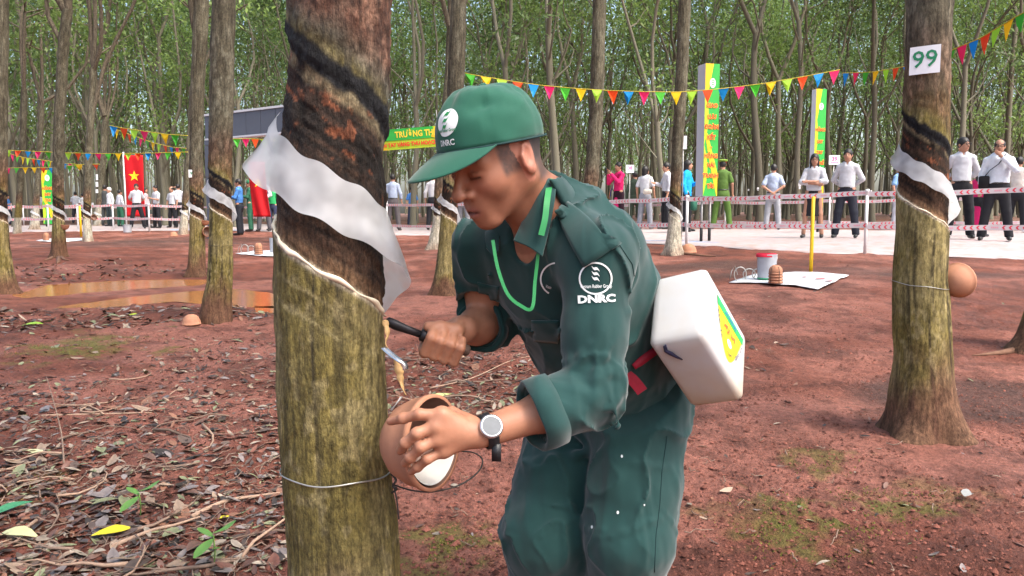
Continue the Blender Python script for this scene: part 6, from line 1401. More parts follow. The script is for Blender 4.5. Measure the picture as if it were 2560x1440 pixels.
# ================================================================== things in the tapper's hands and on his back
def bowl(name, M4, label, r=.0875, dep=.098, group=None, latex=False, big=True, loc=None):
    o = empty(name, M4.translation); o.rotation_euler = M4.to_euler(); tag(o, label, 'cup', group); n = 44 if big else 20
    out = [(.0001, -dep), (.30, -dep * .99), (.55, -dep * .90), (.78, -dep * .68), (.92, -dep * .38), (.965, -dep * .12), (1.0, -dep * .10), (1.0, 0), (.93, .0)]
    inn = [(.93, 0), (.90, -dep * .10), (.86, -dep * .38), (.72, -dep * .64), (.50, -dep * .83), (.25, -dep * .91), (.0001, -dep * .92)]
    mb = MB(); mb.lathe([(a * r, b) for a, b in out], n); sh = mb.build('shell', M['terracotta'], o, True)
    mb = MB(); mb.lathe([(a * r * .999, b) for a, b in inn], n); mb.build('inside', M['terracotta_in'], o, True)
    return o
def axis_matrix(c, ax, up=(0, 0, 1)):
    z = Vector(ax).normalized(); x = Vector(up).cross(z)
    if x.length < 1e-4: x = Vector((1, 0, 0))
    x.normalize(); y = z.cross(x); m = Matrix((x, y, z)).transposed().to_4x4(); m.translation = Vector(c); return m
cupM = axis_matrix(P(1086, 1106, 1.372), (.88, -.46, .10))
cup_main = bowl('latex_cup', cupM, 'brown clay latex cup in the tapper\'s left hand')
# latex lying along the low side of the tilted bowl
mb = MB(); nn = 22; vv = []; ff = []; r, dep = .0875 * .995, .098
prof = [(.905, -.03), (.895, -.10 * 1), (.855, -.38), (.76, -.58)]
for a_ in range(nn + 1):
    a = math.radians(-90 - 62 + 124 * a_ / nn); edge = math.sin(math.pi * a_ / nn) ** .6
    for k, (pr, pz) in enumerate(prof):
        t = k / (len(prof) - 1); rr = (pr - .012 - .05 * edge * math.sin(t * 2.6 + .3)) * r; vv.append((rr * math.cos(a), rr * math.sin(a), pz * dep * (1 if k < 1 else (.35 + .65 * edge))))
for a_ in range(nn):
    for k in range(3): p = a_ * 4 + k; ff.append((p, p + 1, p + 5, p + 4))
mesh_obj('latex', vv, ff, M['latex_white'], cup_main, True)
# wire loop that carries the cup, tied to the trunk
o_main, surf_main, K_main = TREES['main']; Mi = o_main.matrix_basis.inverted()
def tl(pts): return [Mi @ Vector(p) for p in pts]
mb = MB(); mb.tube(tl(spline([P(985, 1212, 1.47), P(1030, 1226, 1.42), P(1085, 1229, 1.40), P(1150, 1212, 1.42), P(1195, 1180, 1.45), P(1206, 1150, 1.50), P(1185, 1132, 1.54), P(1150, 1128, 1.56)])), .0016, 6)
mb.tube(tl(spline([P(984, 1215, 1.455), P(992, 1250, 1.45), P(997, 1297, 1.455)])), .0016, 6); mb.tube(tl(spline([P(978, 1185, 1.47), P(990, 1200, 1.45), P(982, 1215, 1.45), P(992, 1222, 1.45), P(980, 1232, 1.46)])), .0024, 6); mb.build('cup_loop', M['wire_dark'], o_main, True)
# shaving of bark and latex hanging at the end of the cut, spout
def strip(name, pts, w, m_, parent, twist=2.0):
    pts = [Vector(p) for p in pts]; vv = []; ff = []
    for i, p in enumerate(pts):
        a = twist * i / len(pts); s = Vector((math.cos(a), math.sin(a) * .8, .15)) * (w[i] if hasattr(w, '__len__') else w) / 2; vv += [p - s, p + s]
    for i in range(len(pts) - 1): ff.append((2 * i, 2 * i + 2, 2 * i + 3, 2 * i + 1))
    o = mesh_obj(name, vv, ff, m_, parent, True); md = o.modifiers.new('t', 'SOLIDIFY'); md.thickness = .0018; return o
M['shaving'] = mat('bark_shaving', (.62, .40, .18), rough=.6, nscale=60, namt=.3, trans=.2)
q = spline(tl([P(962, 800, 1.47), P(970, 835, 1.46), P(966, 862, 1.455), P(985, 890, 1.45), P(996, 920, 1.45), P(1002, 955, 1.45), P(1012, 988, 1.45)]), 8)
strip('bark_shaving', q, [.007 + .006 * abs(math.sin(i * .7)) + (.006 if i > 30 else 0) for i in range(len(q))], M['shaving'], o_main, 5)
q = spline(tl([P(1004, 992, 1.45), P(994, 1008, 1.45), P(978, 1026, 1.46)]), 8); strip('latex_drip', q, .006, M['latex_white'], o_main, 2)
q = spline(tl([P(958, 868, 1.45), P(978, 885, 1.44), P(998, 900, 1.43), P(1012, 912, 1.43), P(1014, 924, 1.43)]), 6); strip('metal_spout', q, .012, M['steel'], o_main, .6)
# ---- plastic jug worn on the back
def jug():
    m = bpy.data.materials.new('milky_plastic'); m.use_nodes = True; nt = m.node_tree; N = nt.nodes; L = nt.links; b = N['Principled BSDF']
    b.inputs['Base Color'].default_value = (.74, .72, .66, 1); b.inputs['Roughness'].default_value = .38
    tc = N.new('ShaderNodeTexCoord'); nz = N.new('ShaderNodeTexNoise'); nz.inputs['Scale'].default_value = 16; L.new(tc.outputs['Object'], nz.inputs['Vector'])
    sx = N.new('ShaderNodeSeparateXYZ'); L.new(tc.outputs['Object'], sx.inputs[0]); rp = N.new('ShaderNodeMapRange'); rp.inputs[1].default_value = -.03; rp.inputs[2].default_value = -.17; L.new(sx.outputs[2], rp.inputs[0])
    ad = N.new('ShaderNodeMath'); ad.operation = 'MULTIPLY_ADD'; L.new(rp.outputs[0], ad.inputs[0]); ad.inputs[1].default_value = .75; nm_ = N.new('ShaderNodeMath'); nm_.operation = 'MULTIPLY_ADD'; L.new(nz.outputs[0], nm_.inputs[0]); nm_.inputs[1].default_value = .5; nm_.inputs[2].default_value = -.22; L.new(nm_.outputs[0], ad.inputs[2])
    mx = N.new('ShaderNodeMix'); mx.data_type = 'RGBA'; L.new(ad.outputs[0], mx.inputs[0]); mx.inputs[6].default_value = (.80, .80, .80, 1); mx.inputs[7].default_value = (.72, .57, .36, 1); L.new(mx.outputs[2], b.inputs['Base Color'])
    t = N.new('ShaderNodeBsdfTranslucent'); L.new(mx.outputs[2], t.inputs[0]); ms = N.new('ShaderNodeMixShader'); ms.inputs[0].default_value = .42; L.new(b.outputs[0], ms.inputs[1]); L.new(t.outputs[0], ms.inputs[2]); L.new(ms.outputs[0], N['Material Output'].inputs[0])
    # local frame: x = width of the front face, y = depth (away), z = from the cut opening down to the base
    a = Vector((.116, .110, -.158)).normalized(); bvec = Vector((.10, -.065, .035)); bvec = (bvec - a * bvec.dot(a)).normalized(); cvec = a.cross(bvec); cvec = cvec if cvec.y > 0 else -cvec
    org = P(1626, 868, 1.50); e = empty('plastic_jug', org)
    def JW(p): return bvec * p[0] + cvec * p[1] + a * p[2]
    tag(e, 'milky white plastic jug with round yellow label hanging behind the tapper\'s waist', 'jug')
    Wd, Dp, Ln, rc = .112, .170, .212, .013; n = 6
    def ring(z, ins=0.0, rim=None):
        out = []
        for (cx, cy, a0) in ((Wd - rc, rc, -90), (Wd - rc, Dp - rc, 0), (rc, Dp - rc, 90), (rc, rc, 180)):
            for k in range(n + 1): t = math.radians(a0 + 90 * k / n); out.append((cx + (rc - ins) * math.cos(t), cy + (rc - ins) * math.sin(t), z))
        return out
    def ringi(z, ins):          # shrink towards the middle, for the rounded base
        return [(Wd / 2 + (x - Wd / 2) * (1 - ins), Dp / 2 + (y - Dp / 2) * (1 - ins), z) for x, y, _ in ring(z)]
    top = [(x, y, .03 * (x / Wd) * 0 - .012 * sstep(.02, .13, y) * 1.0 + .0 + .030 * float(sstep(.10, 0, x)) * 0) for x, y, _ in ring(0)]
    def tin(k, dz): return [(Wd / 2 + (x - Wd / 2) * (1 - k), Dp / 2 + (y - Dp / 2) * (1 - k), tz + dz) for x, y, tz in top]
    rows = [tin(.30, -.010), tin(.12, -.009), tin(.04, -.005), top] + [[(x, y, tz + (Ln * .93 - tz) * s) for (x, y, tz) in top] for s in (.12, .3, .5, .7, .88, 1.0)]
    rows += [ringi(Ln * .97, .03), ringi(Ln * .995, .09), ringi(Ln, .20), ringi(Ln * .985, .45)]
    m0 = len(top); vv = [p for r_ in rows for p in r_]; ff = []
    for i in range(len(rows) - 1):
        for j in range(m0): ff.append((i * m0 + j, i * m0 + (j + 1) % m0, (i + 1) * m0 + (j + 1) % m0, (i + 1) * m0 + j))
    ff.append(tuple(range((len(rows) - 1) * m0, len(rows) * m0))); ff.append(tuple(range(m0 - 1, -1, -1)))
    o = mesh_obj('jug_body', [JW(p) for p in vv], [tuple(reversed(q)) for q in ff], m, e, True); md = o.modifiers.new('t', 'SOLIDIFY'); md.thickness = .0025; md.offset = 0; smooth_by_angle(o, 50)
    # label on the right-hand face (x = Wd), print lies flat on it: u along depth, v along z
    X = Wd + .0022
    def face(name, pts, fs, mt, lift=0): mesh_obj(name, [JW((X + lift, u, v)) for u, v in pts], fs, mt, e, False)
    M['yellow'] = mat('label_yellow', (.80, .68, .02), rough=.4); M['green_label'] = mat('label_green', (.03, .45, .12), rough=.4); M['white_label'] = mat('label_white', (.8, .82, .84), rough=.4); M['red_ink'] = mat('red_print', (.75, .04, .05), rough=.5); M['blue_ink'] = mat('blue_print', (.05, .12, .5), rough=.5); M['ink'] = mat('dark_ink', (.02, .02, .05), rough=.5)
    cu, cv, rd = .018, .112, .086       # arch of the label, chord on the lower side
    arc = [(Dp - .026 - rd * 1.32 * math.sin(t), cv - .075 + .15 * (t / math.pi)) for t in np.linspace(0, math.pi, 30)]
    face('label', [(Dp - .026, cv)] + arc, [(0, i, i + 1) for i in range(1, 30)], M['yellow'])
    face('label_band', [(Dp - .046, cv - .070), (Dp - .026, cv - .075), (Dp - .026, cv + .075), (Dp - .046, cv + .070)], [(0, 1, 2, 3)], M['green_label'], .0008)
    face('label_edge', [(Dp - .026, cv - .075), (Dp - .018, cv - .075), (Dp - .018, cv + .075), (Dp - .026, cv + .075)], [(0, 1, 2, 3)], M['white_label'])
    def ftext(name, s, u, v, size, mt, rot=0, sx=.8):
        tv_, tf_ = text_geo(s, size, .0004, sx=sx); c_, s_ = math.cos(rot), math.sin(rot); face(name, [(u - (p.y * c_ + p.x * s_), v + (p.x * c_ - p.y * s_)) for p in tv_], tf_, mt, .0016)
    ftext('label_title', 'HỘI THI', Dp - .068, cv, .022, M['red_ink']); ftext('label_line', 'THU HOẠCH MỦ', Dp - .036, cv, .010, M['blue_ink'])
    for k, ch in enumerate('CAO SU · TỔNG CÔNG TY'):
        t = math.radians(20 + 140 * k / 20); ftext('label_arc_text', ch, Dp - .026 - rd * 1.32 * .84 * math.sin(t), cv - .066 * math.cos(t), .011, M['ink'], -(t - math.pi / 2) * .9)
    pts = [(Dp - .098 + .009 * math.cos(t), cv + .012 * math.sin(t)) for t in np.linspace(0, 6.28, 16, endpoint=False)]; face('label_logo', pts, [tuple(range(16))], M['white_label'], .0012)
    # tie of dark cord on the front face
    mb = MB(); JL = lambda L_: [JW(p) for p in L_]; mb.tube(JL([(.030, -.004, .0), (.028, -.006, .012), (.034, -.006, .022), (.040, -.005, .036), (.046, -.002, .050)]), [.0025, .004, .0045, .003, .0015], 6); mb.tube(JL([(.034, -.005, -.004), (.031, -.006, .010), (.026, -.005, .016)]), .002, 5); mb.build('cord_tie', M['ink'], e, True)
jug()
# red belt with its loose end
bl_ = empty('belt', MAN0); tag(bl_, 'dark red webbing belt holding the jug, loose end hanging', 'belt')
def strap_px(name, pts, wid, bvh, lift, drop=0):
    c = [hit_px(p[0], p[1], bvh, lift, 1.6) for p in pts]; md = sorted(p.y for p in c)[len(c) // 2]; c = [p if abs(p.y - md) < .06 else P(a_[0], a_[1], md) for p, a_ in zip(c, pts)]; c = [Vector(p) for p in spline(c, 5)]; vv = []; ff = []
    for i, p in enumerate(c):
        t = (c[min(i + 1, len(c) - 1)] - c[max(i - 1, 0)]).normalized(); sd = t.cross((p - CAM0).normalized()).normalized() * wid / 2 * (1 if i < len(c) - 2 else .75); vv += [p - sd - MAN0, p + sd - MAN0]
    for i in range(len(c) - 1): ff.append((2 * i, 2 * i + 2, 2 * i + 3, 2 * i + 1))
    o = mesh_obj(name, vv, ff, M['red_strap'], bl_, True); md_ = o.modifiers.new('t', 'SOLIDIFY'); md_.thickness = .004; return o
both = BVHTree.FromPolygons([Vector(p) for p in sv] + [Vector(p) for p in tv], [tuple(q) for q in sf] + [tuple(q + len(sv)) for q in tf])
strap_px('strap', [(1662, 852), (1640, 868), (1612, 888), (1580, 912)], .017, both, .008)
_lp = [(1560 + 46 * t, 934 + 46 * t - 6 * math.sin(t * 3.1)) for t in np.linspace(0, 1, 8)]; _yr = min(hit_px(a_, b_, both, .0, 1.6).y for a_, b_ in _lp[2:]) - .008
ribbon('loose_end', [P(a_, b_, _yr) for a_, b_ in _lp], .024, M['red_strap'], bl_)
#ENDMAN
# ================================================================== small things on the ground
M['zinc'] = mat('zinc_bucket', (.42, .45, .50), rough=.38, metal=.35, nscale=6, namt=.12); M['cloth_white'] = mat('white_cloth', (.60, .61, .62), rough=.7, nscale=3, namt=.08, bump=.4, bscale=6, bdist=.03); M['red_paper'] = mat('red_print_cloth', (.60, .02, .05), rough=.6); M['green_base'] = mat('green_rim', (.05, .30, .16), rough=.5)
def tool_cloth(pts, label, n=16, marks=()):
    W_ = [G(*p) for p in pts]; c = sum(W_, Vector()) / len(W_); e = empty('tool_cloth', c); tag(e, label, 'cloth'); ring = []
    for i in range(len(W_)):
        for t in np.linspace(0, 1, 6, endpoint=False): ring.append(W_[i].lerp(W_[(i + 1) % len(W_)], t))
    vv = []; ff = []; R_ = 7; m = len(ring)
    for k in range(R_ + 1):
        for p in ring: q = c.lerp(p, k / R_); z = gzf(q.x, q.y) + .022 + .008 * float(noise3(np.array([q.x * 6, q.y * 6, 1.0]))) + (.012 * max(0, float(noise3(np.array([q.x * 4, q.y * 4, 9.0])))) if k == R_ else 0); vv.append(Vector((q.x, q.y, z)) - c)
    for k in range(R_):
        for i in range(m): ff.append((k * m + i, k * m + (i + 1) % m, (k + 1) * m + (i + 1) % m, (k + 1) * m + i))
    o = mesh_obj('sheet', vv, ff, M['cloth_white'], e, True); md = o.modifiers.new('t', 'SOLIDIFY'); md.thickness = .004
    for (px, py, w, h, rz) in marks:
        g = G(px, py); s = g.y / FPX; mb = MB(); pts_ = [(-w * s, -h * s * 2, 0), (w * s * .3, -h * s * 2.6, 0), (w * s, h * s * 1.2, 0), (-w * s * .6, h * s * 2, 0)]; R2 = Matrix.Rotation(rz, 3, 'Z'); mesh_obj('red_mark', [R2 @ Vector(p) + g - c + Vector((0, 0, .034)) for p in pts_], [(0, 1, 2, 3)], M['red_paper'], e, False)
    return e
tool_cloth([(1822, 710), (1885, 690), (1990, 683), (2070, 686), (2122, 692), (2085, 710), (2045, 727), (1985, 718), (1900, 712)], 'white cloth with red marks spread on the soil at right', marks=[(2050, 703, 18, 5, .3), (2010, 697, 12, 4, .8), (2072, 708, 12, 4, 0)])
tool_cloth([(588, 636), (640, 629), (720, 627), (740, 636), (690, 643), (640, 641)], 'white cloth behind the thick trunk on the left')
tool_cloth([(90, 603), (130, 598), (205, 597), (206, 603), (160, 606), (120, 606)], 'small white cloth with a red mark beside the far left trunks', marks=[(183, 604, 9, 2, .2)])
def bucket(px, py, w, h, label, lidcol=None, taper=.92, handle=True):
    g = G(px, py); s = g.y / FPX; r, H = w * s / 2, h * s; e = empty('bucket', g + Vector((0, 0, .026))); tag(e, label, 'bucket')
    mb = MB(); mb.lathe([(.0001, .003), (r * taper, .003), (r * taper, .0), (r, H), (r * 1.05, H), (r * 1.05, H - .012), (r * .985, H - .012)], 28); mb.lathe([(r * .975, H - .002), (r * taper * .96, .01), (.0001, .01)], 28); smooth_by_angle(mb.build('bucket_body', M['zinc'], e, True))
    if lidcol is not None: mb = MB(); mb.lathe([(r * 1.02, H - .03), (r * 1.02, H + .004), (r * .9, H + .012)], 24, Matrix.Translation((-r * .1, 0, 0))); mb.build('rim_ring', lidcol, e, True); mb = MB(); mb.lathe([(r * taper * 1.01, 0), (r * taper * 1.03, .018)], 24); mb.build('base_ring', M['green_base'], e, True)
    if handle: mb = MB(); mb.tube([(r * 1.06 * math.cos(a), -r * .4 * math.sin(a), H - .02 - r * 1.0 * math.sin(a)) for a in np.linspace(0, math.pi, 14)], .004, 6); mb.build('handle', M['wire'], e, True)
    return e
bucket(1916, 703, 48, 62, 'grey metal bucket with red rim on the right cloth', M['red_paper']); bucket(686, 634, 22, 36, 'grey bucket half hidden by the thick trunk on the left'); bucket(319, 583, 20, 19, 'small grey pail in front of the red flag')
def cup_stack(px, py, w, h, label):
    g = G(px, py); s = g.y / FPX; r, H = w * s / 2, h * s; e = empty('cup_stack', g + Vector((0, 0, .028))); tag(e, label, 'cups')
    n = 4; hb = H * .62
    for k in range(n): mb = MB(); z0 = hb * k / n; mb.lathe([(r * .90, z0 + .001), (r, z0 + .004), (r, z0 + hb / n * .55), (r * .93, z0 + hb / n * .7), (r * .90, z0 + hb / n - .002)], 22); mb.build('cup', M['terracotta'], e, True)
    mb = MB(); mb.lathe([(r * .96, hb), (r * .94, hb + (H - hb) * .3), (r * .78, hb + (H - hb) * .65), (r * .45, hb + (H - hb) * .92), (.0001, H)], 22); mb.build('cup', M['terracotta'], e, True)
    for a in (-1.0, .2, 1.4): mb = MB(); mb.tube([(r * 1.02 * math.sin(a), -r * 1.02 * math.cos(a), 0), (r * 1.03 * math.sin(a), -r * 1.03 * math.cos(a), hb), (r * .82 * math.sin(a), -r * .82 * math.cos(a), hb + (H - hb) * .66), (0, 0, H + .003)], .003, 5); mb.build('tie_wire', M['wire_dark'], e, True)
cup_stack(1938, 714, 35, 46, 'stack of clay cups tied with wire before the bucket'); cup_stack(647, 639, 21, 29, 'stack of clay cups on the cloth behind the thick trunk'); cup_stack(116, 603, 14, 19, 'small stack of clay cups on the far left cloth')
def tools(px, py, sc, label):
    g = G(px, py); e = empty('cup_hangers', g + Vector((0, 0, .03))); tag(e, label, 'wire')
    for k in range(3): mb = MB(); rr = .07 * sc; mb.tube([(k * .11 * sc + rr * math.cos(a), .02 * k, rr * .9 + rr * math.sin(a) * (.9 if k else 1.2)) for a in np.linspace(-.6, 4.2, 16)], .006 * sc, 6); mb.build('wire_ring', M['wire'], e, True)
    mb = MB(); mb.tube([(-.12 * sc, 0, .01), (-.10 * sc, 0, .1 * sc), (-.06 * sc, .01, .16 * sc), (-.03 * sc, 0, .06 * sc)], .005, 6); mb.build('wire_leg', M['wire'], e, True)
tools(1850, 706, 1.0, 'bent wire cup hangers on the right cloth'); tools(612, 636, 1.2, 'bent wire cup hangers on the cloth behind the thick trunk')
# clay cups hung on trunks or lying about
def hung_cup(c, ax, r, label): return bowl('latex_cup', axis_matrix(c, ax), label, r, r * 1.12, big=r > .08)
T = TREES['99'][0]; hung_cup(P(2398, 700, T.location.y - .02), (.86, .50, .12), .080, 'clay cup hung on the right side of the sign 99 trunk')
T = TREES['490'][0]; hung_cup(P(519, 579, T.location.y - .05), (.75, -.62, .1), .082, 'clay cup facing right on the forked trunk'); hung_cup(P(513, 551, T.location.y), (.15, 0, 1), .075, 'upper small clay bowl on the forked trunk')
T = TREES['145'][0]; hung_cup(P(162, 562, T.location.y), (.1, 0, 1), .085, 'clay bowl held on the left trunk with spreading roots'); T = TREES['225'][0]; hung_cup(P(236, 543, T.location.y), (.7, -.4, .5), .085, 'clay cup on the whitewashed trunk by the yellow stake')
T = TREES['1112'][0]; hung_cup(P(1146, 592, T.location.y), (.3, 0, 1), .085, 'clay cup behind the tapper\'s chin')
def down_cup(px, py, r, label): g = G(px, py); hung_cup(g + Vector((0, 0, .004)), (0.02, .03, -1), r, label)
down_cup(479, 812, .085, 'clay cup lying upside down at the nearest left trunk'); down_cup(1722, 632, .13, 'upside down clay cup at the foot of the white post'); down_cup(434, 591, .12, 'upside down clay cup beside the half hidden whitewashed trunk')
# ------------------------------------------------------------------ fallen leaves and twigs
def leaf_shape(rng, L=1.0):
    n = 6; w = rng.uniform(.30, .46); curl = rng.normal(0, .55); fold = rng.uniform(.02, .30); tw = rng.normal(0, .35); v = []; f = []
    for i in range(n):
        t = i / (n - 1); x = t * L; hw = w / 2 * math.sin(math.pi * (t * .94 + .03)) ** .8; z = curl * (t - .5) ** 2 * .5; a = tw * (t - .5)
        for s in (-1, 0, 1): v.append((x - L / 2, s * hw * math.cos(a) + rng.normal(0, .008), z + abs(s) * hw * fold + s * hw * math.sin(a) + .012))
    for i in range(n - 1):
        for s in (0, 1): p = i * 3 + s; f.append((p, p + 3, p + 4, p + 1))
    v = np.array(v); v[:, 2] -= v[:, 2].min(); return v, np.array(f)
LR = np.random.default_rng(21); SHAPES = [leaf_shape(LR) for _ in range(14)]
LCOL = [(.12, .080, .062), (.27, .19, .135), (.035, .026, .022), (.16, .062, .040), (.20, .165, .155), (.21, .22, .12), (.22, .105, .065), (.075, .052, .042), (.14, .075, .055), (.30, .245, .19), (.10, .050, .036)]
M['litter'] = mat('dead_leaf', attr=True, rough=.45, spec=.45, nscale=45, namt=.3)
def in_poly(x, y, poly):
    ins = False; n = len(poly)
    for i in range(n):
        x0, y0 = poly[i]; x1, y1 = poly[(i + 1) % n]
        if (y0 > y) != (y1 > y) and x < (x1 - x0) * (y - y0) / (y1 - y0) + x0: ins = not ins
    return ins
def scatter(poly, n, rng):
    xs = [p[0] for p in poly]; ys = [p[1] for p in poly]; out = []
    while len(out) < n:
        a, b = rng.uniform(min(xs), max(xs)), rng.uniform(min(ys), max(ys))
        if in_poly(a, b, poly): out.append(G(a, b))
    return out
ZA = [(-200, 985), (60, 955), (200, 935), (420, 885), (560, 860), (720, 845), (720, 1440), (-200, 1460)]; ZB = [(940, 880), (1120, 850), (1330, 862), (1345, 960), (1250, 1030), (1130, 1060), (940, 1120)]; ZC = [(20, 668), (330, 645), (520, 672), (300, 698), (60, 720)]; ZD = [(-40, 775), (520, 762), (700, 775), (700, 800), (520, 800), (300, 822), (-40, 838)]; ZE = [(1400, 640), (2700, 660), (2700, 1440), (1050, 1440), (1000, 1200), (1400, 1100)]; ZF = [(0, 830), (700, 800), (700, 850), (420, 885), (0, 960)]; ZG = [(1660, 860), (1960, 850), (1960, 900), (1840, 960), (1680, 930)]
big = []; sm = []
for zone, nb_, ns_, smin, smax in ((ZA, 190, 4200, .012, .065), (ZB, 46, 1300, .012, .06), (ZC, 0, 260, .06, .13), (ZD, 10, 420, .04, .12), (ZE, 0, 300, .015, .05), (ZF, 8, 150, .02, .07), (ZG, 12, 40, .03, .07)):
    big += [(p, LR.uniform(.07, .125)) for p in scatter(zone, nb_, LR)]; sm += [(p, LR.uniform(smin, smax)) for p in scatter(zone, ns_, LR)]
def litter_mesh():
    V = []; F = []; C = []; b = 0
    for p, L in sm:
        v, f = SHAPES[LR.integers(0, 14)]; a = LR.uniform(0, 6.28); t1, t2 = LR.normal(0, .22, 2); R = np.array(Matrix.Rotation(a, 3, 'Z') @ Matrix.Rotation(t1, 3, 'X') @ Matrix.Rotation(t2, 3, 'Y')); q = (v * L * np.array([1, LR.uniform(.7, 1.2), 1])) @ R.T; q[:, 2] += -q[:, 2].min() * .8; V.append(q + np.array([p.x, p.y, 0])); F.append(f + b); b += len(v); C.append(np.tile(np.array(LCOL[LR.integers(0, len(LCOL))]) * LR.uniform(.6, 1.15), (len(v), 1)))
    V = np.vstack(V); base = np.repeat([len(s[0]) for s in [SHAPES[0]]], 1)
    n0 = len(SHAPES[0][0]); cen = np.repeat(np.array([[p.x, p.y] for p, L in sm]), n0, 0); V[:, 2] += ground_z(cen[:, 0], cen[:, 1]) + .001
    return mesh_obj('leaf_litter', V, np.vstack(F), M['litter'], None, True, np.vstack(C))
litter = litter_mesh(); tag(litter, 'carpet of dead leaf bits over the red soil', 'leaf litter', kind='stuff')
LM = []
for k in range(18):
    v, f = SHAPES[k % 14]; c = np.array(LCOL[k % len(LCOL)]); col = np.tile(c, (len(v), 1)) * (1 - .25 * (np.arange(len(v)) % 3 == 1))[:, None]
    me = mesh_obj('leaf', v, f, M['litter'], None, True, col); LM.append(me.data); bpy.data.objects.remove(me)
def put_leaf(p, L, me, rz=None, parent=litter, tilt=.18, name='leaf', wide=None):
    o = bpy.data.objects.new(name, me); COL.objects.link(o); o.parent = parent; o.location = (p.x, p.y, float(ground_z(np.array([p.x]), np.array([p.y]))[0]) + .006); o.rotation_euler = (LR.normal(0, tilt), LR.normal(0, tilt), LR.uniform(0, 6.28) if rz is None else rz); w = wide or LR.uniform(.8, 1.15); o.scale = (L, L * w, L); return o
for p, L in big: put_leaf(p, L, LM[LR.integers(0, 18)])
# twigs
M['twig'] = mat('twig', (.17, .115, .085), rough=.8, nscale=30, namt=.35, bump=.4, objrand=.3); M['twig_pale'] = mat('twig_pale', (.33, .22, .155), rough=.8, nscale=30, namt=.3)
def twig_pts(p, L, rng, flat=.0):
    a = rng.uniform(0, 6.28); n = 6; out = []; bendk = rng.normal(0, .8)
    for i in range(n): t = i / (n - 1) - .5; x = p.x + math.cos(a + bendk * t) * L * t; y = p.y + math.sin(a + bendk * t) * L * t; out.append((x, y))
    xs = np.array(out); z = ground_z(xs[:, 0], xs[:, 1]); return [Vector((x, y, zz + .006 + .01 * abs(rng.normal()))) for (x, y), zz in zip(out, z)]
mb = MB()
for zone, n, lo, hi in ((ZA, 200, .05, .22), (ZB, 90, .05, .2), (ZE, 70, .03, .12), (ZD, 40, .1, .3)):
    for p in scatter(zone, n, LR): mb.tube(twig_pts(p, LR.uniform(lo, hi), LR), list(np.linspace(LR.uniform(.0015, .0032), .001, 6)), 5)
tw = mb.build('twig_litter', M['twig'], None, True); tag(tw, 'scattered thin dry twigs among the dead leaves', 'twigs', kind='stuff')
for zone, n in ((ZA, 34), (ZB, 9)):
    for p in scatter(zone, n, LR):
        q = twig_pts(p, LR.uniform(.20, .5), LR); mb = MB(); mb.tube(q, list(np.linspace(LR.uniform(.004, .0085), .002, 6)), 6)
        if LR.random() < .4: e_ = q[3] + Vector((LR.normal(0, .06), LR.normal(0, .06), .02)); mb.tube([q[2], (q[2] + e_) / 2, e_], [.003, .0022, .001], 5)
        mb.build('twig', M['twig_pale'] if LR.random() < .5 else M['twig'], tw, True)
def px_twig(pts, r, label, mt='twig', up=()):
    q = [G(*p) + Vector((0, 0, .012 + (up[i] if i < len(up) else 0))) for i, p in enumerate(pts)]; mb = MB(); q = [Vector(p) for p in spline(q, 5)]; mb.tube([p - q[0] for p in q], list(np.linspace(r, r * .4, len(q))), 7); o = mb.build('stick', M[mt], None, True); o.location = q[0]; tag(o, label, 'stick'); return o
px_twig([(105, 1045), (280, 1040), (380, 1037)], .007, 'long straight stick lying across the upper leaf litter', 'twig_pale'); px_twig([(0, 1225), (70, 1195), (160, 1155), (190, 1110)], .007, 'curved stick at the left edge leading to the forked twig')
px_twig([(160, 1165), (155, 1120), (135, 1060), (120, 1020)], .004, 'dark forked twig standing out of the leaves', 'twig', (.0, .06, .12, .16)); px_twig([(480, 1300), (560, 1262), (640, 1248), (700, 1240)], .009, 'thick brown stick beside the foot of the thick trunk', 'twig_pale'); px_twig([(280, 1375), (380, 1335), (440, 1320), (500, 1300)], .008, 'crooked root-like stick right of the yellow leaf', 'twig_pale'); px_twig([(1075, 975), (1180, 950), (1280, 905), (1360, 890)], .005, 'pale thin stick behind the clay cup', 'twig_pale')
# single leaves that stand out
def one_leaf(px, py, L, col, label, rz=0, shape=3, wide=1.0, lift=.01):
    v, f = SHAPES[shape]; g = G(px, py); e = mesh_obj('fallen_leaf', v * np.array([L, L * wide, L]), f, cmat(col, .45), None, True); e.location = g + Vector((0, 0, lift)); e.rotation_euler = (.15, -.1, rz); tag(e, label, 'leaf'); return e
one_leaf(278, 1345, .115, (.58, .48, .03), 'bright yellow leaf on the litter at lower left', .3, 4, 1.0, .02); one_leaf(30, 1285, .13, (.05, .20, .10), 'dark green leaf at the left edge', .8, 7, .9, .02); one_leaf(330, 790, .17, (.38, .48, .04), 'yellow green leaf near the puddles', -.6, 2); one_leaf(80, 815, .20, (.20, .34, .04), 'green leaf at the left beyond the mossy patch', .1, 5); one_leaf(60, 1140, .15, (.48, .48, .28), 'large pale leaf at the left edge', .2, 6, .9); one_leaf(40, 1350, .16, (.45, .45, .24), 'pale green leaf in the lower left corner', -.2, 8, .8); one_leaf(1108, 992, .12, (.46, .50, .20), 'pale green leaf behind the clay cup', -.1, 9); one_leaf(2415, 1245, .07, (.27, .27, .26), 'curled silvery leaf on the bare soil at right', .9, 1, 1.3, .02); one_leaf(1815, 1240, .06, (.42, .30, .22), 'curled tan leaf right of the tapper\'s knee', .4, 0, 1.2, .02); one_leaf(555, 1300, .05, (.66, .58, .05), 'small yellow leaf near the thick trunk', .2, 10)
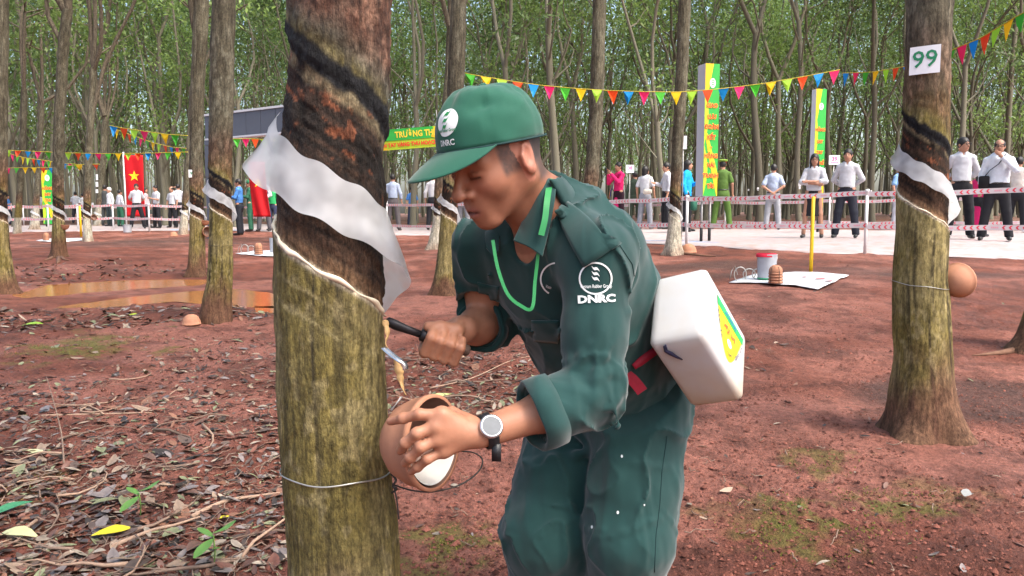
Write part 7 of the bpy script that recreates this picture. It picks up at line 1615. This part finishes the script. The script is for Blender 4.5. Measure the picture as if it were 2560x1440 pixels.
def seedling(px, py, label):
    g = G(px, py); e = empty('seedling', g); tag(e, label, 'seedling'); mb = MB(); mb.tube([(0, 0, 0), (.005, 0, .05), (.002, 0, .10)], .002, 5); mb.build('stem', cmat((.12, .22, .05)), e, True)
    for k, (a, z, t, L) in enumerate(((.4, .10, .4, .075), (2.6, .095, .2, .07), (4.4, .09, -.3, .085), (5.4, .06, .3, .06))):
        v, f = SHAPES[(k * 3) % 14]; v = v.copy(); v[:, 0] += .5; o = mesh_obj('leaf', v * L, f, cmat((.10, .21, .05), .4), e, True); o.location = (0, 0, z); o.rotation_euler = (0, -t, a)
seedling(350, 1305, 'small green seedling sprouting from the litter at lower left'); seedling(535, 1420, 'tiny seedling at the bottom edge left of the thick trunk')
# soil crumbs and moss: too many to count
def crumbs():
    rng = np.random.default_rng(4); n = 42000; r = 1.7 + 6.0 * rng.random(n) ** 2.0; a = np.radians(rng.uniform(-40, 40, n)); x, y = r * np.sin(a), r * np.cos(a); s = rng.uniform(.002, .0075, n) * (1 + .9 * (rng.random(n) < .08)); o = np.array([[1, 0, 0], [-1, 0, 0], [0, 1, 0], [0, -1, 0], [0, 0, .8], [0, 0, -.8]]); f0 = np.array([[0, 2, 4], [2, 1, 4], [1, 3, 4], [3, 0, 4]])
    keep = fbm(np.stack([x, y, 0 * x], -1) * 2.2, 2, 5) > -.35; x, y, s = x[keep], y[keep], s[keep]; n = len(x)
    v = (o[None] * rng.uniform(.6, 1.4, (n, 6, 3)) * s[:, None, None]) + np.stack([x, y, ground_z(x, y) + s * .25], -1)[:, None, :]; f = f0[None] + (np.arange(n) * 6)[:, None, None]
    c = np.repeat(np.array([.125, .046, .033]) * rng.uniform(.35, 1.7, (n, 1)), 6, 0); m = mesh_obj('soil_crumbs', v.reshape(-1, 3), f.reshape(-1, 3), M['litter_soil'], None, False, c); tag(m, 'loose crumbs of red soil strewn over the ground', 'soil', kind='stuff')
M['litter_soil'] = mat('soil_crumb', attr=True, rough=.85, spec=.15)
crumbs()
def moss():
    rng = np.random.default_rng(6); P_ = []
    for (px, py, rad, w) in MOSS:
        g = G(px, py); n = int(900 * w * min(1, rad / .3)); q = rng.normal(0, rad * .42, (n, 2)); P_.append(q + np.array([g.x, g.y]))
    xy = np.vstack(P_); k = fbm(np.stack([xy[:, 0], xy[:, 1], 0 * xy[:, 0]], -1) * 9, 2, 3) > .02; xy = xy[k]; n = len(xy); z = ground_z(xy[:, 0], xy[:, 1]); h = rng.uniform(.003, .010, n); a = rng.uniform(0, 6.28, n); d = np.stack([np.cos(a), np.sin(a), 0 * a], -1) * .003; b = np.stack([xy[:, 0], xy[:, 1], z - .001], -1); t = b + np.stack([rng.normal(0, .004, n), rng.normal(0, .004, n), h], -1)
    v = np.stack([b - d, b + d, t], 1).reshape(-1, 3); f = np.arange(n * 3).reshape(-1, 3); c = np.repeat(np.array([.13, .14, .026]) * rng.uniform(.5, 1.3, (n, 1)), 3, 0); m = mesh_obj('moss', v, f, M['litter_soil'], None, False, c); tag(m, 'short yellow green moss in patches on the soil', 'moss', kind='stuff')
moss()

# ------------------------------------------------------------------ pieces of parts sit under their part
SUB = {'badge_leaf': 'badge', 'badge_text': 'badge', 'logo_leaf': 'logo', 'star': 'cloth', 'dial': 'case', 'rim_ring': 'bucket_body', 'base_ring': 'bucket_body', 'label_title': 'label', 'label_line': 'label', 'label_arc_text': 'label', 'label_logo': 'label', 'label_band': 'label', 'label_edge': 'label', 'ferrule': 'handle', 'leg_foot': 'leg', 'lettering': 'green_field', 'lettering_edge': 'green_field', 'yellow_wave': 'green_field', 'lime_wave': 'green_field'}
for root in [o for o in SC.objects if o.parent is None and o.children]:
    kids = list(root.children)
    for ch in kids:
        want = SUB.get(ch.name.split('.')[0])
        if not want: continue
        par = [k for k in kids if k.name.split('.')[0] in want.split() and k is not ch]
        if par and par[0].location.length < 1e-6: ch.parent = par[0]
